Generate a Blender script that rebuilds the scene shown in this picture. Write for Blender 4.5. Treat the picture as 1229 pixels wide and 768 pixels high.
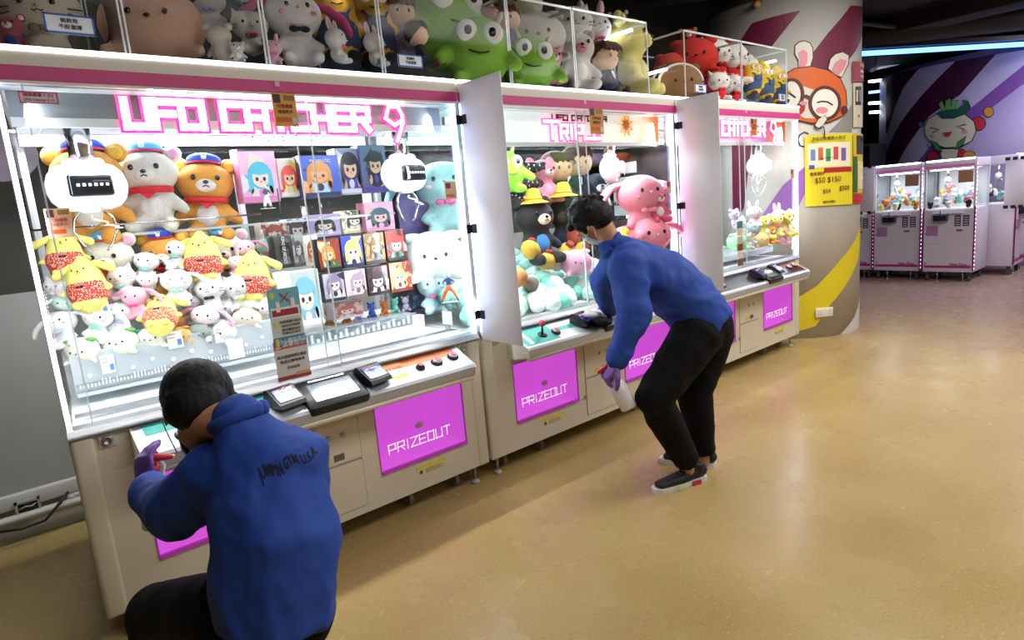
import bpy, bmesh, math, random
import numpy as np
from mathutils import Vector, Matrix, Euler, noise

for o in list(bpy.data.objects): bpy.data.objects.remove(o)
scene = bpy.context.scene
COL = scene.collection
V = Vector
# ------------------------------------------------------------------ camera
FPX = 762.0
YAW, PITCH, ROLL = math.radians(40.25), math.radians(10.05), math.radians(-4.95)
CAM = V((0, 0, 1.45))
_f = V((math.sin(YAW) * math.cos(PITCH), math.cos(YAW) * math.cos(PITCH), -math.sin(PITCH)))
_r0 = V((math.cos(YAW), -math.sin(YAW), 0)); _u0 = _r0.cross(_f)
_r = math.cos(ROLL) * _r0 + math.sin(ROLL) * _u0
_u = -math.sin(ROLL) * _r0 + math.cos(ROLL) * _u0
cd = bpy.data.cameras.new('camera'); cam = bpy.data.objects.new('camera', cd); COL.objects.link(cam)
cd.sensor_fit = 'HORIZONTAL'; cd.sensor_width = 36.0; cd.lens = 36.0 * FPX / 1229.0; cd.clip_start = 0.02; cd.clip_end = 200
m = Matrix((( _r.x, _u.x, -_f.x, CAM.x), (_r.y, _u.y, -_f.y, CAM.y), (_r.z, _u.z, -_f.z, CAM.z), (0, 0, 0, 1)))
cam.matrix_world = m
scene.camera = cam

def ray(x, y): return _f + _r * ((x - 614.5) / FPX) - _u * ((y - 384.0) / FPX)
def P(x, y, X=None, Y=None, Z=None, w=None):
    """the point of the room seen at photo pixel x,y on a plane of the room (or at a distance)"""
    d = ray(x, y)
    if Y is not None: return CAM + d * (Y / d.y)
    if X is not None: return CAM + d * (X / d.x)
    if Z is not None: return CAM + d * ((Z - 1.45) / d.z)
    return CAM + d * w
def depth(p): return (V(p) - CAM).dot(_f)

# ------------------------------------------------------------------ world, exposure, room lights
world = bpy.data.worlds.new('world'); scene.world = world; world.use_nodes = True
bg = world.node_tree.nodes['Background']; bg.inputs[0].default_value = (0.75, 0.8, 1.0, 1); bg.inputs[1].default_value = 0.02
scene.view_settings.view_transform = 'Standard'; scene.view_settings.look = 'None'
scene.view_settings.exposure = 0.0; scene.view_settings.gamma = 1.0
scene.view_settings.use_curve_mapping = False

def area(name, loc, sx, sy, power, color, rot=(0, 0, 0), spread=None):
    l = bpy.data.lights.new(name, 'AREA'); l.shape = 'RECTANGLE'; l.size = sx; l.size_y = sy
    l.energy = power; l.color = color
    if spread: l.spread = math.radians(spread)
    o = bpy.data.objects.new(name, l); o.location = loc; o.rotation_euler = rot; COL.objects.link(o)
    return o
# ceiling lamps of the hall, plus added unseen fill lamps (the camera sees only the darker far part of the ceiling)
area('ceiling_or_fill_lamp', (1.2, 0.0, 3.2), 2.4, 1.0, 44, (1.0, 0.97, 0.93))
area('ceiling_or_fill_lamp', (4.3, 0.2, 3.2), 2.4, 1.0, 66, (1.0, 0.97, 0.92))
area('ceiling_or_fill_lamp', (7.2, -0.8, 3.2), 2.4, 1.0, 80, (1.0, 0.97, 0.95))  # added fill that brightens the round column from the right front
area('ceiling_or_fill_lamp', (9.6, 0.6, 3.2), 1.6, 1.2, 70, (0.86, 0.80, 1.0))  # added purplish fill for the dark far end
area('ceiling_or_fill_lamp', (3.0, -3.0, 3.2), 3.0, 1.0, 60, (1.0, 0.95, 0.9))
area('ceiling_or_fill_lamp', (4.9, 1.5, 3.2), 1.2, 0.6, 46, (1.0, 0.97, 0.94))  # added wash on the column and the farthest machine's front
area('ceiling_or_fill_lamp', (10.8, 1.1, 3.2), 1.2, 0.8, 75, (0.84, 0.80, 1.0))  # added lilac fill that brightens the far drum
area('ceiling_or_fill_lamp', (0.2, 3.3, 3.2), 0.8, 0.5, 4, (1.0, 0.95, 0.9))

# ------------------------------------------------------------------ colours and materials
def lin(c):
    if isinstance(c, str):
        c = c.lstrip('#'); c = tuple(int(c[i:i + 2], 16) / 255 for i in (0, 2, 4))
    return tuple(((v / 12.92) if v <= 0.04045 else ((v + 0.055) / 1.055) ** 2.4) for v in c) + (1.0,)
_mc = {}
def mat(col, rough=0.5, metal=0.0, emit=0.0, kind='plain', name=None, col2=None, scale=40.0, bump=0.0, ecol=None, spec=0.5, coat=0.0):
    key = (str(col), rough, metal, emit, kind, str(col2), scale, bump, str(ecol), spec, coat)
    if key in _mc: return _mc[key]
    m = bpy.data.materials.new(name or ('%s_%s' % (kind, str(col).strip('#')))); m.use_nodes = True
    nt = m.node_tree; n = nt.nodes; L = nt.links; b = n['Principled BSDF']
    c1 = lin(col)
    b.inputs['Roughness'].default_value = rough; b.inputs['Metallic'].default_value = metal
    b.inputs['Specular IOR Level'].default_value = spec
    b.inputs['Coat Weight'].default_value = coat
    b.inputs['Base Color'].default_value = c1
    if emit:
        b.inputs['Emission Color'].default_value = lin(ecol or col); b.inputs['Emission Strength'].default_value = emit
    tc = n.new('ShaderNodeTexCoord')
    if kind in ('fabric', 'plush', 'painted', 'speckle', 'print', 'dots', 'brushed'):
        nz = n.new('ShaderNodeTexNoise'); nz.inputs['Scale'].default_value = scale; nz.inputs['Detail'].default_value = 4
        L.new(tc.outputs['Object'], nz.inputs['Vector'])
        mx = n.new('ShaderNodeMix'); mx.data_type = 'RGBA'
        c2 = lin(col2) if col2 else tuple(v * 0.8 for v in c1[:3]) + (1,)
        mx.inputs[6].default_value = c1; mx.inputs[7].default_value = c2
        if kind == 'dots':
            vo = n.new('ShaderNodeTexVoronoi'); vo.inputs['Scale'].default_value = scale; L.new(tc.outputs['Object'], vo.inputs['Vector'])
            mr = n.new('ShaderNodeMath'); mr.operation = 'LESS_THAN'; mr.inputs[1].default_value = 0.33; L.new(vo.outputs['Distance'], mr.inputs[0])
            L.new(mr.outputs[0], mx.inputs[0])
        elif kind == 'speckle':
            vo = n.new('ShaderNodeTexVoronoi'); vo.inputs['Scale'].default_value = scale; L.new(tc.outputs['Object'], vo.inputs['Vector'])
            mr = n.new('ShaderNodeMath'); mr.operation = 'LESS_THAN'; mr.inputs[1].default_value = 0.16; L.new(vo.outputs['Distance'], mr.inputs[0])
            L.new(mr.outputs[0], mx.inputs[0])
        else:
            rp = n.new('ShaderNodeMapRange'); rp.inputs[1].default_value = 0.35; rp.inputs[2].default_value = 0.75
            L.new(nz.outputs['Fac'], rp.inputs[0])
            if kind == 'print': rp.inputs[1].default_value = 0.49; rp.inputs[2].default_value = 0.52
            L.new(rp.outputs[0], mx.inputs[0])
        if kind == 'brushed':
            mp = n.new('ShaderNodeMapping'); mp.inputs['Scale'].default_value = (0.05, 1, 1)
            L.new(tc.outputs['Object'], mp.inputs['Vector']); L.new(mp.outputs[0], nz.inputs['Vector'])
        L.new(mx.outputs[2], b.inputs['Base Color'])
        if kind in ('plush', 'fabric'):
            b.inputs['Sheen Weight'].default_value = 0.06 if kind == 'plush' else 0.0
            b.inputs['Sheen Roughness'].default_value = 0.5
        if bump:
            bp = n.new('ShaderNodeBump'); bp.inputs['Strength'].default_value = bump; bp.inputs['Distance'].default_value = 0.004
            n2 = n.new('ShaderNodeTexNoise'); n2.inputs['Scale'].default_value = scale * 4; n2.inputs['Detail'].default_value = 3
            L.new(tc.outputs['Object'], n2.inputs['Vector']); L.new(n2.outputs['Fac'], bp.inputs['Height']); L.new(bp.outputs[0], b.inputs['Normal'])
    _mc[key] = m
    return m
def glass_mat(name, tint=(1, 1, 1), refl=0.10, rough=0.02, veil=0.0):
    """thin clear sheet: passes light straight through, mirrors more at grazing angles"""
    m = bpy.data.materials.new(name); m.use_nodes = True; nt = m.node_tree; n = nt.nodes; L = nt.links
    n.remove(n['Principled BSDF']); out = n['Material Output']
    t = n.new('ShaderNodeBsdfTransparent'); t.inputs[0].default_value = (*tint, 1)
    g = n.new('ShaderNodeBsdfGlossy'); g.inputs['Roughness'].default_value = rough
    lw = n.new('ShaderNodeLayerWeight'); lw.inputs[0].default_value = 0.35
    mr = n.new('ShaderNodeMapRange'); mr.inputs[3].default_value = refl * 0.35; mr.inputs[4].default_value = refl * 3.5
    L.new(lw.outputs['Facing'], mr.inputs[0])
    mx = n.new('ShaderNodeMixShader'); L.new(mr.outputs[0], mx.inputs[0]); L.new(t.outputs[0], mx.inputs[1]); L.new(g.outputs[0], mx.inputs[2])
    last = mx
    if veil:
        d = n.new('ShaderNodeBsdfDiffuse'); d.inputs[0].default_value = (0.9, 0.95, 1, 1)
        m2 = n.new('ShaderNodeMixShader'); m2.inputs[0].default_value = veil
        L.new(mx.outputs[0], m2.inputs[1]); L.new(d.outputs[0], m2.inputs[2]); last = m2
    L.new(last.outputs[0], out.inputs['Surface'])
    return m
GLASS = glass_mat('clear_glass', (0.985, 0.995, 0.99), 0.035)
ACRYL = glass_mat('clear_acrylic', (0.97, 0.98, 0.98), 0.02, 0.25, 0.05)
CASEG = glass_mat('case_sheet', (0.985, 0.99, 0.99), 0.006, 0.05)
EDGE = glass_mat('acrylic_edge', (0.85, 0.92, 0.92), 0.3, 0.2, 0.45)
FROST = glass_mat('milky_plastic', (0.9, 0.95, 0.98), 0.1, 0.3, 0.4)
WHITE = mat('#e9e6e0', 0.45, kind='painted', scale=3, col2='#dedbd4')
CREAM = mat('#d9d0bc', 0.42, kind='painted', scale=2.5, col2='#d2c8b2', coat=0.15)
MAGENTA = mat('#c83a80', 0.4)
CHROME = mat('#d6d6d8', 0.18, 1.0, kind='brushed', scale=200, col2='#bcbcc0')
STEEL = mat('#b9bbbf', 0.32, 0.9, kind='brushed', scale=160, col2='#9d9fa4')
ALU = mat('#d4d8dc', 0.4, 0.5)
BLACK = mat('#101012', 0.35)
MATTE = mat('#17171a', 0.8)
RUBBER = mat('#202022', 0.7)
DARKGREY = mat('#3a3a3e', 0.5)
SEAM = mat('#6b6558', 0.7)
LEDW = mat('#f4f8ff', 0.4, emit=9.0, ecol='#eaf2ff', name='led_white')
LEDSOFT = mat('#f4f8ff', 0.4, emit=7.5, ecol='#e8f0ff', name='led_soft')
LEDB = mat('#bcd4ff', 0.4, emit=11.0, ecol='#a9c4ff', name='led_cool')
YELLOWST = mat('#e0cf3a', 0.5)
PAPER = mat('#f2f0ea', 0.6)

# ------------------------------------------------------------------ mesh building
class MB:
    def __init__(s): s.bm = bmesh.new(); s.mats = []; s.cur = 0; s.sm = False
    def m(s, mt):
        if mt not in s.mats: s.mats.append(mt)
        s.cur = s.mats.index(mt); return s
    def _fin(s, faces, smooth=None):
        sm = s.sm if smooth is None else smooth
        for f in faces: f.material_index = s.cur; f.smooth = sm
    def poly(s, pts, faces, smooth=None):
        vs = [s.bm.verts.new(p) for p in pts]
        fs = []
        for f in faces:
            try: fs.append(s.bm.faces.new([vs[i] for i in f]))
            except ValueError: pass
        s._fin(fs, smooth); return s
    def box(s, x0, x1, y0, y1, z0, z1, M=None):
        pts = [V((x, y, z)) for z in (z0, z1) for y in (y0, y1) for x in (x0, x1)]
        if M is not None: pts = [M @ p for p in pts]
        return s.poly(pts, [(0, 2, 3, 1), (4, 5, 7, 6), (0, 1, 5, 4), (2, 6, 7, 3), (0, 4, 6, 2), (1, 3, 7, 5)], False)
    def rbox(s, x0, x1, y0, y1, z0, z1, r=0.01, seg=2, M=None, smooth=True):
        b = bmesh.new(); bmesh.ops.create_cube(b, size=1.0)
        for v in b.verts: v.co = V(((x0 + x1) / 2 + v.co.x * (x1 - x0), (y0 + y1) / 2 + v.co.y * (y1 - y0), (z0 + z1) / 2 + v.co.z * (z1 - z0)))
        bmesh.ops.bevel(b, geom=b.edges[:], offset=r, segments=seg, profile=0.5, affect='EDGES')
        return s.add(b, M, smooth)
    def add(s, b, M=None, smooth=False):
        mp = {}
        for v in b.verts: mp[v.index if False else v] = s.bm.verts.new((M @ v.co) if M is not None else v.co)
        fs = []
        for f in b.faces:
            try: fs.append(s.bm.faces.new([mp[v] for v in f.verts]))
            except ValueError: pass
        s._fin(fs, smooth); b.free(); return s
    def ell(s, c, r, M=None, seg=20, rings=12):
        b = bmesh.new(); bmesh.ops.create_uvsphere(b, u_segments=seg, v_segments=rings, radius=1.0)
        c = V(c)
        if not hasattr(r, '__len__'): r = (r, r, r)
        for v in b.verts:
            p = V((v.co.x * r[0], v.co.y * r[1], v.co.z * r[2]))
            if M is not None: p = M @ p
            v.co = p + c
        return s.add(b, None, True)
    def cyl(s, a, b, r0, r1=None, n=16, caps=True, smooth=True):
        if r1 is None: r1 = r0
        return s.loft([a, b], [r0, r1], n=n, caps=caps, dome=False, smooth=smooth)
    def loft(s, pts, rx, ry=None, side=None, n=14, caps=True, dome=False, smooth=True):
        """rings along a path; rx / ry are half-widths along 'side' and across it"""
        pts = [V(p) for p in pts]; k = len(pts)
        if not hasattr(rx, '__len__'): rx = [rx] * k
        if ry is None: ry = rx
        if not hasattr(ry, '__len__'): ry = [ry] * k
        P2, RX, RY = list(pts), list(rx), list(ry)
        if dome:
            d0 = (pts[0] - pts[1]).normalized(); d1 = (pts[-1] - pts[-2]).normalized()
            ra = min(rx[0], ry[0]); rb = min(rx[-1], ry[-1])
            pre = [(pts[0] + d0 * ra * math.sin(a), math.cos(a)) for a in (1.35, 0.95, 0.5)]
            post = [(pts[-1] + d1 * rb * math.sin(a), math.cos(a)) for a in (0.5, 0.95, 1.35)]
            P2 = [p for p, _ in pre] + P2 + [p for p, _ in post]
            RX = [rx[0] * c for _, c in pre] + RX + [rx[-1] * c for _, c in post]
            RY = [ry[0] * c for _, c in pre] + RY + [ry[-1] * c for _, c in post]
        rings = []; prev = None
        for i, p in enumerate(P2):
            t = (P2[min(i + 1, len(P2) - 1)] - P2[max(i - 1, 0)]).normalized()
            if side is not None: sd = V(side)
            elif prev is not None: sd = prev
            else: sd = V((1, 0, 0)) if abs(t.x) < 0.9 else V((0, 1, 0))
            sd = (sd - t * sd.dot(t))
            sd = sd.normalized() if sd.length > 1e-6 else t.orthogonal().normalized()
            prev = sd; up = t.cross(sd)
            rings.append([s.bm.verts.new(p + sd * RX[i] * math.cos(2 * math.pi * j / n) + up * RY[i] * math.sin(2 * math.pi * j / n)) for j in range(n)])
        fs = []
        for a, b in zip(rings, rings[1:]):
            for j in range(n):
                fs.append(s.bm.faces.new((a[j], a[(j + 1) % n], b[(j + 1) % n], b[j])))
        s._fin(fs, smooth)
        if caps:
            s._fin([s.bm.faces.new(rings[0][::-1]), s.bm.faces.new(rings[-1])], False)
        return s
    def lathe(s, prof, c=(0, 0, 0), n=20, M=None, smooth=True):
        c = V(c); rings = []
        for r, z in prof:
            ring = []
            for j in range(n):
                a = 2 * math.pi * j / n; p = V((r * math.cos(a), r * math.sin(a), z))
                if M is not None: p = M @ p
                ring.append(s.bm.verts.new(p + c))
            rings.append(ring)
        fs = []
        for a, b in zip(rings, rings[1:]):
            for j in range(n): fs.append(s.bm.faces.new((a[j], a[(j + 1) % n], b[(j + 1) % n], b[j])))
        s._fin(fs, smooth)
        if prof[0][0] > 1e-4: s._fin([s.bm.faces.new(rings[0][::-1])], False)
        if prof[-1][0] > 1e-4: s._fin([s.bm.faces.new(rings[-1])], False)
        return s
    def prism(s, prof, a0, a1, axis='x', M=None, smooth=False):
        """closed profile extruded; axis x: profile is (y,z); axis y: (x,z); axis z: (x,y)"""
        def mk(p, a):
            q = {'x': V((a, p[0], p[1])), 'y': V((p[0], a, p[1])), 'z': V((p[0], p[1], a))}[axis]
            return M @ q if M is not None else q
        k = len(prof)
        pts = [mk(p, a0) for p in prof] + [mk(p, a1) for p in prof]
        fs = [tuple(range(k))[::-1], tuple(range(k, 2 * k))] + [(i, (i + 1) % k, k + (i + 1) % k, k + i) for i in range(k)]
        return s.poly(pts, fs, smooth)
    def build(s, name, mt=None, parent=None, loc=None):
        me = bpy.data.meshes.new(name)
        bmesh.ops.recalc_face_normals(s.bm, faces=s.bm.faces)
        s.bm.to_mesh(me); s.bm.free()
        if mt is not None: me.materials.append(mt)
        else:
            for q in s.mats: me.materials.append(q)
        o = bpy.data.objects.new(name, me); COL.objects.link(o)
        if parent is not None: o.parent = parent
        if loc is not None: o.location = loc
        return o
def tag(o, label=None, cat=None, group=None, kind=None):
    if label: o['label'] = label
    if cat: o['category'] = cat
    if group: o['group'] = group
    if kind: o['kind'] = kind
    return o
def empty(name, loc, label, cat, group=None, rz=0.0, scale=1.0, rot=None):
    o = bpy.data.objects.new(name, None); COL.objects.link(o); o.location = loc; o.empty_display_size = 0.05
    o.rotation_euler = rot if rot is not None else (0, 0, rz); o.scale = (scale,) * 3 if not hasattr(scale, '__len__') else scale
    return tag(o, label, cat, group)
def box(name, x0, x1, y0, y1, z0, z1, mt, parent=None, r=0.0, seg=2):
    b = MB()
    if r: b.rbox(x0, x1, y0, y1, z0, z1, r, seg)
    else: b.box(x0, x1, y0, y1, z0, z1)
    return b.build(name, mt, parent)

# stroke lettering on a 0..1 x 0..1 cell
ST = {'U': [[(0, 1), (0, 0), (1, 0), (1, 1)]], 'F': [[(0, 0), (0, 1), (1, 1)], [(0, .52), (.85, .52)]], 'O': [[(0, 0), (0, 1), (1, 1), (1, 0), (0, 0)]],
      'C': [[(1, 1), (0, 1), (0, 0), (1, 0)]], 'A': [[(0, 0), (0, 1), (1, 1), (1, 0)], [(0, .45), (1, .45)]], 'T': [[(0, 1), (1, 1)], [(.5, 1), (.5, 0)]],
      'H': [[(0, 0), (0, 1)], [(1, 0), (1, 1)], [(0, .5), (1, .5)]], 'E': [[(1, 1), (0, 1), (0, 0), (1, 0)], [(0, .5), (.9, .5)]],
      'R': [[(0, 0), (0, 1), (1, 1), (1, .48), (0, .48)], [(.55, .48), (1, 0)]], 'P': [[(0, 0), (0, 1), (1, 1), (1, .42), (0, .42)]],
      'I': [[(.5, 0), (.5, 1)]], 'Z': [[(0, 1), (1, 1), (0, 0), (1, 0)]], 'L': [[(0, 1), (0, 0), (1, 0)]],
      '9': [[(1, .55), (.5, .38), (0, .6), (.25, 1), (.8, 1.0), (1, .7), (1, .45), (.55, -.15)]], ' ': [],
      'S': [[(1, 1), (0, 1), (0, .5), (1, .5), (1, 0), (0, 0)]], 'G': [[(1, 1), (0, 1), (0, 0), (1, 0), (1, .5), (.55, .5)]], 'N': [[(0, 0), (0, 1), (1, 1), (1, 0)]]}
def strokes(mb, text, x0, z0, w, h, gap, t, y, dy=0.002, slant=0.0, org=None):
    """letters in the xz plane facing -y, each stroke a thin bar"""
    x = x0
    for ch in text:
        cw = w * (0.35 if ch == 'I' else (0.5 if ch == ' ' else 1.0))
        for line in ST[ch]:
            pts = [V((x + a * cw + slant * b * h, 0, z0 + b * h)) for a, b in line]
            for a, b in zip(pts, pts[1:]):
                d = (b - a); L = d.length
                if L < 1e-6: continue
                d.normalize(); nrm = V((-d.z, 0, d.x))
                a2 = a - d * t / 2; b2 = b + d * t / 2
                q = [a2 + nrm * t / 2, a2 - nrm * t / 2, b2 - nrm * t / 2, b2 + nrm * t / 2]
                pp = [V((p.x, y, p.z)) for p in q] + [V((p.x, y - dy, p.z)) for p in q]
                mb.poly(pp, [(0, 3, 2, 1), (4, 5, 6, 7), (0, 1, 5, 4), (1, 2, 6, 5), (2, 3, 7, 6), (3, 0, 4, 7)], False)
        x += cw + gap
    return mb
def textmesh(body, size, depth_=0.001, bold=False):
    c = bpy.data.curves.new('lettering', 'FONT'); c.body = body; c.size = size; c.extrude = depth_; c.align_x = 'CENTER'; c.align_y = 'CENTER'
    c.resolution_u = 2
    if bold: c.offset = size * 0.02
    o = bpy.data.objects.new('t', c); COL.objects.link(o)
    dg = bpy.context.evaluated_depsgraph_get(); dg.update()
    me = bpy.data.meshes.new_from_object(o.evaluated_get(dg)); bpy.data.objects.remove(o); bpy.data.curves.remove(c)
    return me
def text(body, size, M, mt, parent=None, name='lettering', bold=False, depth_=0.0006, fit=None):
    """M places local x right, y up, z towards the reader"""
    me = textmesh(body, size, depth_, bold)
    if fit:
        xs = [v.co.x for v in me.vertices]; w = (max(xs) - min(xs)) if xs else 0
        if w > fit: me.transform(Matrix.Scale(fit / w, 4, V((1, 0, 0))))
    me.transform(M); me.materials.clear(); me.materials.append(mt); me.name = name
    o = bpy.data.objects.new(name, me); COL.objects.link(o)
    if parent is not None: o.parent = parent
    return o
def facing(x, y, z):      # a frame on a wall that faces -y
    return Matrix(((1, 0, 0, x), (0, 0, -1, y), (0, 1, 0, z), (0, 0, 0, 1)))
def blob(parts_fn, voxel, smooth=6, factor=0.5, decimate=None):
    """one continuous surface grown over overlapping closed shapes"""
    mb = MB(); parts_fn(mb)
    o = mb.build('blob', WHITE)
    r = o.modifiers.new('r', 'REMESH'); r.mode = 'VOXEL'; r.voxel_size = voxel; r.use_smooth_shade = True
    if smooth:
        sm = o.modifiers.new('s', 'SMOOTH'); sm.iterations = smooth; sm.factor = factor
    dg = bpy.context.evaluated_depsgraph_get(); dg.update()
    me = bpy.data.meshes.new_from_object(o.evaluated_get(dg)); old = o.data
    bpy.data.objects.remove(o); bpy.data.meshes.remove(old)
    me.materials.clear()
    for p in me.polygons: p.use_smooth = True
    return me
def obj(name, me, mt, parent=None):
    o = bpy.data.objects.new(name, me); COL.objects.link(o)
    if mt is not None:
        if not me.materials: me.materials.append(mt)
        elif me.materials[0] != mt:
            o.material_slots[0].link = 'OBJECT'; o.material_slots[0].material = mt
    if parent is not None: o.parent = parent
    return o
# ================================================================== THE ROOM
def floor_material():
    m = bpy.data.materials.new('speckled_vinyl_floor'); m.use_nodes = True; nt = m.node_tree; n = nt.nodes; L = nt.links; b = n['Principled BSDF']
    tc = n.new('ShaderNodeTexCoord')
    def noise_(s, d=4):
        q = n.new('ShaderNodeTexNoise'); q.inputs['Scale'].default_value = s; q.inputs['Detail'].default_value = d; L.new(tc.outputs['Object'], q.inputs['Vector']); return q
    def mix(fac, a, c):
        q = n.new('ShaderNodeMix'); q.data_type = 'RGBA'
        L.new(fac, q.inputs[0])
        for i, v in ((6, a), (7, c)):
            if isinstance(v, tuple): q.inputs[i].default_value = v
            else: L.new(v, q.inputs[i])
        return q.outputs[2]
    def rng(o, a, c, d=1.0):
        q = n.new('ShaderNodeMapRange'); q.inputs[1].default_value = a; q.inputs[2].default_value = c; q.inputs[4].default_value = d; L.new(o, q.inputs[0]); return q.outputs[0]
    base = mix(rng(noise_(1.3, 6).outputs['Fac'], 0.35, 0.7), lin('#b39963'), lin('#a48955'))
    base = mix(rng(noise_(55, 2).outputs['Fac'], 0.55, 0.75, 0.55), base, lin('#98804e'))
    base = mix(rng(noise_(95, 2).outputs['Fac'], 0.62, 0.70, 0.6), base, lin('#cdb987'))
    vo = n.new('ShaderNodeTexVoronoi'); vo.inputs['Scale'].default_value = 60; L.new(tc.outputs['Object'], vo.inputs['Vector'])
    lt = n.new('ShaderNodeMath'); lt.operation = 'LESS_THAN'; lt.inputs[1].default_value = 0.10; L.new(vo.outputs['Distance'], lt.inputs[0])
    base = mix(lt.outputs[0], base, lin('#7d6136'))
    # far end: purplish hall light and haze painted into the floor colour
    sx = n.new('ShaderNodeSeparateXYZ'); L.new(tc.outputs['Object'], sx.inputs[0])
    base = mix(rng(sx.outputs['X'], 5.8, 8.6), base, mix(rng(noise_(9, 3).outputs['Fac'], 0.4, 0.6), lin('#a2897a'), lin('#94796c')))
    L.new(base, b.inputs['Base Color'])
    rr = rng(noise_(3, 4).outputs['Fac'], 0.3, 0.7); q = n.new('ShaderNodeMapRange'); q.inputs[3].default_value = 0.20; q.inputs[4].default_value = 0.32; L.new(rr, q.inputs[0]); L.new(q.outputs[0], b.inputs['Roughness'])
    b.inputs['Specular IOR Level'].default_value = 0.35
    return m
fl = box('floor', -5, 18, -6, 9, -0.1, 0, floor_material()); tag(fl, kind='structure')
ce = box('ceiling', -5, 18, -6, 9, 3.3, 3.4, mat('#0c0c0f', 0.85)); tag(ce, kind='structure')
WALLW = mat('#a3a19c', 0.6, kind='painted', scale=2, col2='#989691')
OLIVE = mat('#34332a', 0.55, kind='painted', scale=1.5, col2='#28271f')
b = MB(); b.m(WALLW).box(-5, 6.0, 4.02, 4.15, 0, 1.236)
wb = b.build('wall_back'); tag(wb, kind='structure')
wu = box('wall_back_upper', -5, 8.2, 4.03, 4.15, 1.236, 3.3, OLIVE); tag(wu, kind='structure')
tag(box('wall_left', -5.1, -5, -6, 4.1, 0, 3.3, WALLW), kind='structure')
tag(box('wall_front', -5, 18, -6.1, -6, 0, 3.3, mat('#8d877c', 0.7)), kind='structure')
tag(box('wall_far', 17.9, 18, -6, 9, 0, 3.3, mat('#16151a', 0.8)), kind='structure')
tag(box('wall_rear', -5, 18, 8.9, 9, 0, 3.3, mat('#141318', 0.8)), kind='structure')
# pale round shape painted on the olive wall
b = MB(); c = P(-2, 185, Y=4.02); pts = [(c.x + 0.16 * math.cos(a), c.z + 0.13 * math.sin(a)) for a in [i * math.pi / 12 for i in range(24)]]
b.prism([(x, z) for x, z in pts], 4.024, 4.03, 'y'); o = b.build('painted_disc', mat('#b9b2c4', 0.6)); o.parent = wu
# baseboard, cable trunking
tag(box('baseboard_back', -5, 3.9, 4.0, 4.02, 0, 0.085, mat('#b4b0a6', 0.5)), kind='structure')
t = empty('cable_trunking', (0, 4.0, 0), 'white cable trunking with pipe low on the wall left of machines', 'trunking')
box('channel', -3, 1.6, -0.03, 0.015, 0.165, 0.24, mat('#c4c1b8', 0.5), t, 0.006)
b = MB(); b.loft([(-3, -0.05, 0.125), (1.6, -0.05, 0.125)], 0.022, n=14); b.build('pipe', mat('#b9b5aa', 0.4), t)
for k in range(3): box('pipe_clip', -2.2 + k * 1.3, -2.17 + k * 1.3, -0.075, 0.015, 0.095, 0.155, mat('#a9a59b', 0.5), t, 0.004)
def wallsocket(name, x0, x1, z0, z1, lab, open_=False):
    t = empty(name, ((x0 + x1) / 2, 3.965, z0), lab, 'socket')
    w = (x1 - x0) / 2; h = z1 - z0
    if open_:
        b = MB(); b.box(-w, w, -.02, 0, 0, .012); b.box(-w, w, -.02, 0, h - .012, h); b.box(-w, -w + .012, -.02, 0, 0, h); b.box(w - .012, w, -.02, 0, 0, h); b.build('frame', mat('#aaa79e', .5), t)
        box('back_box', -w + .01, w - .01, -.004, 0, .01, h - .01, mat('#4a4842', .7), t)
        for k in range(3):
            b = MB(); b.loft([(-w * .7, -.01, h * (.25 + .2 * k)), (-w * .2, -.02, h * (.5 + .1 * k)), (w * .3, -.015, h * (.3 + .2 * k)), (w * .75, -.01, h * (.6 + .05 * k))], .004, n=8); b.build('wire', BLACK if k != 1 else mat('#d0cdc4', .5), t)
    else:
        box('plate', -w, w, -.015, 0, 0, h, mat('#c9c6bd', .4), t, .004)
        for k in (-1, 1): box('rocker', k * w * .45 - .01, k * w * .45 + .01, -.02, -.014, h * .55, h * .8, mat('#e2dfd6', .4), t, .002)
    return t
a0 = P(20, 620, Y=3.96); a1 = P(47, 595, Y=3.96)
wallsocket('junction_box', a0.x, a1.x, a0.z, a1.z, 'open junction box with loose wires on the left trunking', True)
a0 = P(81, 603, Y=3.96); a1 = P(100, 588, Y=3.96)
wallsocket('wall_socket', a0.x, a1.x, a0.z, a1.z, 'white socket plate on trunking just beside the nearest machine')
b = MB(); q0 = P(82, 590, Y=3.94); b.loft([q0, q0 + V((-.06, -.03, -.05)), q0 + V((-.12, -.04, -.10)), q0 + V((-.22, -.04, -.105)), q0 + V((-.35, -.03, -.08))], .007, n=8)
tag(b.build('power_cable', BLACK), 'thin black cable hanging under the socket on left trunking', 'cable')

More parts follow.
